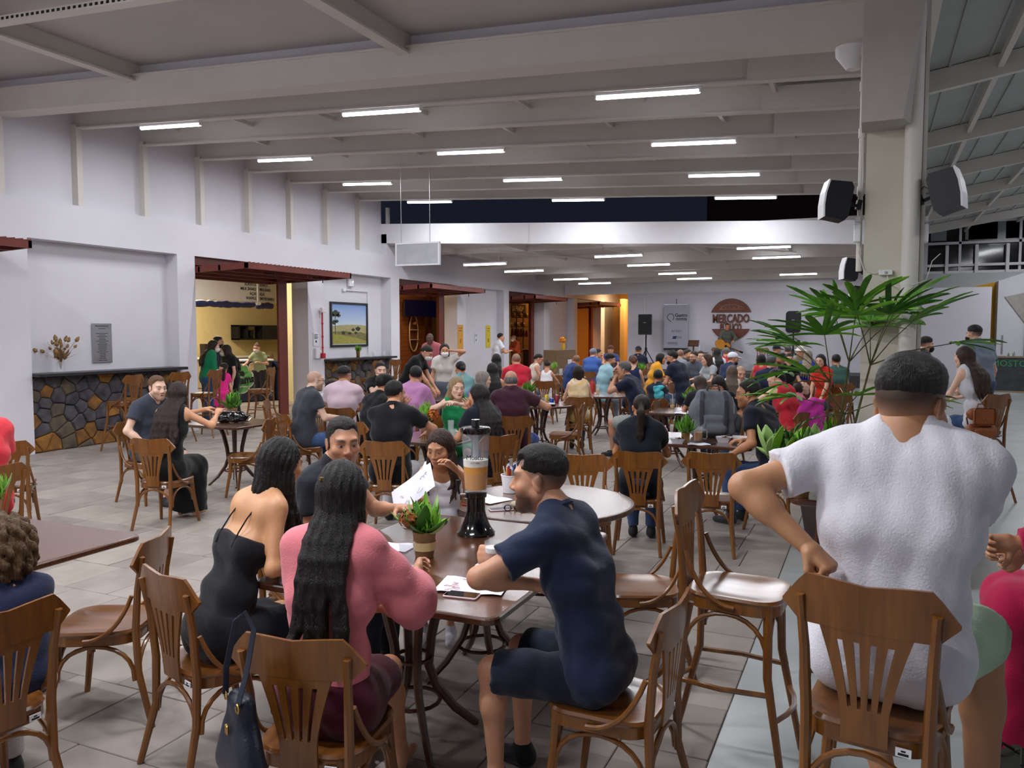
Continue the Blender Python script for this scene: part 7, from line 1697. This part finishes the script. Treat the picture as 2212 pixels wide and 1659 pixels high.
MB().box(-(m_[1] - a[1]) - 1, -.02, 0, .06, 0, 1.4).build('panel', M_white, t); MB().box(.02, 2.2, 0, .06, 0, 1.4, M=TM(rz=math.radians(12))).build('panel', M_white, t)
M_nv = mat('sign_navy', '28344f', .6, var=0)
for k, (l1_, l2_) in enumerate((('WAFFLE', 'SMOTIE WAFFLE'), ('AÇAÍ', 'AÇAÍ'), ('MILK SHAKE', 'MILK SHAKE'), ('SORVETE', 'SORVETE'))):
    z_ = .10 + k * .142; text(l1_, .125, M_nv, t, TM((-.07, -.006, z_), rx=math.pi / 2), .004, 'RIGHT', bold=.002); text(l2_, .125, M_nv, t, TM((.07, -.02, z_), rx=math.pi / 2, rz=math.radians(12)), .004, 'LEFT', bold=.002)
t = thing('awning', 'rolled navy blue awning under the shop sign', 'awning', (Xs - .1, m_[1], zl), math.radians(90)); M_awn = mat('navy_tarp', '2c3260', .5, bump=.3, bscale=20)
for x0_, x1_, zz in ((-2.6, -.12, -.24), (.12, .75, -.26)): V, Q = surf([cone((x0_, 0, -.12), (x1_, 0, -.10), .1, .09, k=.02)], .03, 0, folds(3, .02, 12)); obj('roll', fast_mesh('roll', V, Q), M_awn, t)
for x_ in (-.05, .05): MB().rev([(.05, 0), (.06, .03), (.03, .07)], 10, M=TM((x_, -.1, -.05), rx=math.pi / 2)).build('floodlight', M_white, t)
cA = sp(505, 870, 0) if False else None
q = G(548, 868); t = thing('shop_counter', 'navy ice cream counter with green logo and white top', 'counter', (q[0], q[1], 0), math.radians(62)); M_cnt = mat('counter_navy', '252d42', .5, var=.06)
MB().rbox(-1.05, .52, -.02, .5, .02, 1.08, .02).build('front', M_cnt, t); MB().rbox(0, .9, -.35, -.05, .02, 1.08, .02, M=TM((.52, .30, 0), rz=math.radians(28))).build('side', M_cnt, t)
MB().rbox(-1.08, .56, -.06, .52, 1.08, 1.13, .02).build('worktop', M_white, t)
M_lg = mat('logo_light_green', '67b06a', .6); M_lw = M_white
def blob(parts, y_, m, nm):
    for x_, z_, r_0 in parts: MB().rev([(r_0, 0), (r_0, .004)], 20, M=TM((x_, y_, z_), rx=math.pi / 2)).build(nm, m, t)
L0 = [(-.45, .80, .16), (-.28, .86, .14), (-.15, .70, .12), (-.5, .56, .16), (-.32, .46, .2), (-.16, .55, .14), (-.45, .40, .16)]
blob([(x_, z_, r_0 + .03) for x_, z_, r_0 in L0] + [(-.02, .95, .1)], -.021, M_lw, 'logo_outline'); blob(L0, -.026, M_lg, 'logo_cloud'); blob([(-.02, .96, .06), (-.08, .86, .05)], -.026, mat('logo_peach', 'd8b070', .6), 'logo_cone')
text('ice', .26, M_print, t, TM((-.38, -.034, .78), rx=math.pi / 2), .003, bold=.012, sx=.9); text('creams', .27, M_print, t, TM((-.32, -.034, .58), rx=math.pi / 2, ry=math.radians(-7)), .003, bold=.012, sx=.85); text('sorveteria', .08, M_lw, t, TM((-.25, -.034, .42), rx=math.pi / 2), .003)
a, b = sp(501, 702, -20.9), sp(593, 733, -20.9)
t = thing('wall_cabinet', 'black framed wall shelf with dark door in the shop', 'shelf', (-20.95, a[1], b[2]), math.radians(90)); W_, H_ = b[1] - a[1], a[2] - b[2]
for u in ((0, W_, 0, .05), (0, W_, H_ - .05, H_), (0, .05, 0, H_), (W_ * .2, W_ * .2 + .05, 0, H_), (W_ * .55, W_ * .55 + .05, 0, H_)): MB().box(u[0], u[1], -.35, 0, u[2], u[3]).build('frame', M_dark, t)
MB().box(W_ * .55, W_, -.37, -.33, 0, H_).build('door', mat('charcoal_board', '35353a', .6), t)
tumbler('black vase on the wall shelf in the shop', (-20.8, a[1] + W_ * .38, b[2] + .052), .3, .1, gm=M_black, name='vase', cat='vase')
t = thing('back_counter', 'pale back counter with jars in the ice cream shop', 'counter', (-20.6, 19.2, 0), math.radians(90)); MB().rbox(-3.4, 4.2, -.4, .3, 0, .95, .02).build('carcass', mat('beige_board', 'b8a98c', .6), t); MB().rbox(-3.5, 4.3, -.45, .35, .95, 1.0, .01).build('worktop', M_white, t)
for i, (x_, h_, c_) in enumerate(((-2.2, .5, '6a5238'), (-1.8, .62, '8a7048'), (-1.3, .55, '5a4430'), (-.6, .4, '3a2a20'), (.6, .35, '8a3a2a'), (1.4, .45, '2a2420'), (2.1, .4, '6a4a2a'))): tumbler('tall brown jar on the shop back counter, number %s from the left' % ('one', 'two', 'three', 'four', 'five', 'six', 'seven')[i], (-20.6, 19.2 + x_, 1.0), h_, .13, gm=mat('jar_' + c_, c_, .4, var=.2), name='jar', cat='jar', taper=.9)
o = thing('wooden_shelf_post', 'pale wooden shelf frame at the shop right side', 'shelf', (Xs + .3, PX(598, 760, Xs)[1], 0), math.radians(90)); M_pine = wood('pine', 'b8945c', 'c6a66e', .6, .05)
for x_ in (0, .9): MB().box(x_, x_ + .09, -.05, .05, 0, 3.1).build('post', M_pine, o)
for z_ in (.4, 1.2, 2.0, 2.7): MB().box(0, .95, -.15, .15, z_, z_ + .04).build('shelf', M_pine, o)
def room_light(loc, w, col, size=1.2, rot=(0, 0, 0)):
    t = thing('ceiling_lamp', 'warm ceiling lamp panel in %s' % rl_names.pop(0), 'light', loc); MB().rbox(-size / 2, size / 2, -size / 2, size / 2, 0, .04, .02).build('panel', mat('lamp_panel_' + col, col, .5, emit=col, es=2.5), t)
    MATS['lamp_panel_' + col].cycles.emission_sampling = 'NONE'
    l = bpy.data.lights.new('lamp_light', 'AREA'); l.size = size; l.energy = w; l.color = srgb(col); lo = bpy.data.objects.new('lamp_light', l); COL.objects.link(lo); lo.parent = t; lo.location = (0, 0, -.03)
rl_names = ['the ice cream shop front', 'the ice cream shop back', 'the wood panelled bar', 'the cured meat shop', 'the amber passage']
room_light((-15.2, 15.5, 3.88), 120, 'fff4e4', 1.0); room_light((-18.8, 18.5, 3.88), 150, 'ffedcc', 1.0)

# ------------------------------------------------------------------ wood panelled bar behind opening 2
o = MB(); o.box(-17.2, -17, 22.2, 29, 0, 4); o.box(-17, -13.1, 29.0, 29.2, 0, 4); o.box(-13.3, -13.1, 24.6, 29.0, 0, 4); o.box(-13.3, XW - .45, 24.4, 24.6, 0, 4); struct('wall_left.002', o, M_warm, label='amber walls inside the wood panelled bar')
o = MB(); o.box(-17, -14.1, 22.2, 29, 3.95, 4.05); o.box(-14.1, XW - .45, 17.3, 24.5, 3.95, 4.05); o.build('ceiling.005', M_white)['kind'] = 'structure'
M_pan = wood('red_wood_panel', '6e3c20', '83502c', .5, .2, axis=1)
Xp = -14.6; a, b = PX(869, 700, Xp), PX(918, 700, Xp); wp = MB(); 
pw = bpy.data.objects.new('wall_left.003', None); COL.objects.link(pw); tag(pw, 'horizontal wood plank wall of the bar', kind='structure')
MB().box(Xp - .1, Xp - .03, a[1] - 2, b[1], 0, 3.9).build('backing', M_dark, pw)
for k in range(26): MB().box(Xp - .03, Xp, a[1] - 2, b[1], k * .15 + .004, k * .15 + .146).build('plank', M_pan, pw)
a, b = PX(877, 649, Xp + .3), PX(939, 683, Xp + .3)
t = thing('television', 'flat black television on the wood plank wall', 'television', (Xp + .3, (a[1] + b[1]) / 2, (a[2] + b[2]) / 2), math.radians(84)); w_, h_ = (b[1] - a[1]) / 2, (a[2] - b[2]) / 2 + .04
MB().rbox(-w_, w_, -.03, .03, -h_, h_, .01).build('bezel', M_black, t); MB().box(-w_ * .97, w_ * .97, -.032, -.03, -h_ * .95, h_ * .95).build('screen', mat('tv_screen', '0a0a22', .1, emit='10103a', es=.08), t); MB().box(-.15, .15, .03, .25, -.15, .15).build('bracket', M_black, t)
q = PX(890, 720, Xp); t = thing('oval_shelf', 'tall oval wall niche with three shelves', 'shelf', (Xp + .02, q[1], q[2]), math.radians(90)); ov = [(.28 * math.cos(a_), .62 * math.copysign(abs(math.sin(a_)) ** .8, math.sin(a_))) for a_ in np.linspace(0, 6.283, 29)[:-1]]
MB().tube([(x_, -.05, z_) for x_, z_ in ov], .022, 6, closed=True).build('rim', mat('pale_rim', 'b89a80', .5), t); MB().prism(ov, -.02, 0).build('back', mat('niche_brown', '5a3322', .6), t)
for z_ in (-.22, .12): MB().box(-.26, .26, -.12, -.02, z_ - .012, z_ + .012).build('shelf', mat('pale_rim', 'b89a80', .5), t)
MB().rev([(.1, 0), (.12, .06), (.02, .12)], 12, M=TM((0, -.08, .3), rx=0)).build('hat_ornament', mat('ornament_brown', '7a4a30', .6), t)
MB().box(Xp + .02, Xp + .1, b[1] + .02, b[1] + .12, 0, 3.9).build('trim_10', M_redd)['kind'] = 'structure'
MB().box(-15.8, -15.7, b[1] + .2, b[1] + 1.4, 0, 2.2).build('trim_11', M_warm)['kind'] = 'structure'
room_light((-13.2, 21.5, 3.88), 70, 'ffe0b0', .8)

# ------------------------------------------------------------------ cured meat shop behind opening 3
Xm = -14.2; o = MB(); o.box(Xm - .2, Xm, 31.2, 38, 0, 3.95); struct('wall_left.004', o, mat('dark_tile_wall', '4a3a2a', .6, col2='5a4632', scale=6), label='brown tiled back wall of the cured meat shop')
MB().box(Xm, XW - .45, 31.2, 38, 3.95, 4.05).build('ceiling.006', M_dark)['kind'] = 'structure'
a, b = PX(1101, 655, Xm + .5), PX(1133, 679, Xm + .5)
t = thing('shop_sign', 'black sign board lettered LA FIANDA', 'sign', (Xm + .5, (a[1] + b[1]) / 2, (a[2] + b[2]) / 2), math.radians(90)); w_, h_ = (b[1] - a[1]) / 2 + .15, (a[2] - b[2]) / 2
MB().box(-w_, w_, 0, .05, -h_, h_).build('board', M_dark, t); text('LA FIANDA', .30, M_white, t, TM((.06, -.006, 0), rx=math.pi / 2), .004, bold=.006, sx=.8)
for z_ in (-.22, .22): MB().box(-w_ * .8, w_ * .9, -.008, 0, z_ - .015, z_ + .015).build('sign_line', M_white, t)
t = thing('meat_rack', 'black rack of hanging cured meats and cheeses', 'rack', (Xm + .45, (a[1] + b[1]) / 2, 0), math.radians(90))
for z_ in (2.05, 2.45, 1.0): MB().box(-1.1, 1.1, -.2, .2, z_, z_ + .03).build('shelf', M_dark, t)
for x_ in (-1.1, -.4, .3, 1.05): MB().box(x_, x_ + .03, -.2, -.17, 1.0, 2.8).build('upright', M_dark, t)
rm = random.Random(3)
for i in range(7): MB().rev([(.01, 0), (.07, .05), (.08, .2), (.04, .34), (.008, .4)], 9, M=TM((-.9 + i * .3, -.1, 1.62), s=rm.uniform(.8, 1.1))).build('salami', mat('salami', '7a3420', .6, var=.3, scale=20), t)
for i in range(6): MB().rev([(.02, -.12), (.09, -.08), (.09, .08), (.02, .12)], 10, M=TM((-.85 + i * .33, -.1, 2.17 + .4 * (i % 2)), ry=math.pi / 2)).build('cheese', mat('cheese', 'b98a4a', .6, var=.2, scale=10), t)
t = thing('meat_counter', 'wooden counter of the cured meat shop', 'counter', (Xm + 1.4, (a[1] + b[1]) / 2, 0), math.radians(90)); MB().rbox(-.9, 1.6, -.25, .25, 0, 1.12, .02).build('front', mat('counter_brown', '4a2c20', .5), t); MB().rbox(-.95, 1.65, -.3, .3, 1.12, 1.17, .02).build('worktop', mat('counter_cream', 'c8b49a', .4), t)
room_light((Xm + 1.1, 34.5, 3.86), 90, 'ffa850', .8); room_light((-10.2, 36.5, 3.84), 80, 'ffdca8', .8)
# ------------------------------------------------------------------ wooden reception box with orange flower
q = G(1215, 806); a = PX(1193, 755, -10.4)
t = thing('reception_desk', 'brown wooden reception desk at the far white wall', 'desk', (-9.4, 24.9, 0), math.radians(80)); M_dk = wood('reception_wood', '6e563c', '80664a', .6, .1, axis=0)
MB().rbox(-.62, .62, -.25, .25, 0, 1.27, .01).build('front', M_dk, t); MB().box(.1, .35, -.262, -.25, .55, .95).build('menu_card', M_paper, t)
t = thing('potted_plant', 'orange flower in yellow vase on the reception desk', 'plant', (-9.35, 25.1, 1.271)); MB().rev([(.05, 0), (.07, .12), (.04, .2)], 12).build('vase', M_yel, t); flower_ball(t, (-.03, 0, .3), .12, mat('marigold', 'd98a1a', .7), 5, 50)
# ------------------------------------------------------------------ chalkboard
q = G(2165, 852); t = thing('chalkboard', 'framed A-board chalkboard in the right aisle', 'chalkboard', (q[0] + .1, q[1], 0), math.radians(-6)); t.rotation_euler = (math.radians(-8), 0, math.radians(-6)); M_fr = wood('board_frame', '8a7458', '9c866a', .6, .05)
w_, h_ = .62, 1.1
MB().box(-w_, w_, 0, .02, .1, h_).build('slate', mat('slate_board', '34383c', .8, col2='43474b', scale=4), t)
for u in ((-w_ - .05, -w_, 0, h_ + .05), (w_, w_ + .05, 0, h_ + .05), (-w_, w_, h_, h_ + .05), (-w_, w_, .06, .11)): MB().box(u[0], u[1], -.015, .03, u[2], u[3]).build('frame', M_fr, t)
text('MOSTO', .26, mat('green_chalk', '3f9a5a', .9), t, TM((.05, -.004, .92), rx=math.pi / 2), .002)
for k in range(6): MB().box(-.5, -.46 + .05 * (k % 3), -.004, 0, .72 - k * .1, .735 - k * .1).build('chalk_mark', mat('white_chalk', 'c8ccd0', .9), t)
MB().box(w_ + .06, w_ + .4, .1, .15, 0, h_).build('rear_leaf', wood('ply_back', '8a5c34', '9c6c40', .6, .05), t)
leaf_cluster(t, (.1, .1, h_ + .02), 8, 'frond', [M_leaf[2]], (.9, 1.4), (1.5, 2.2), 3, .1, 'herb_leaf')
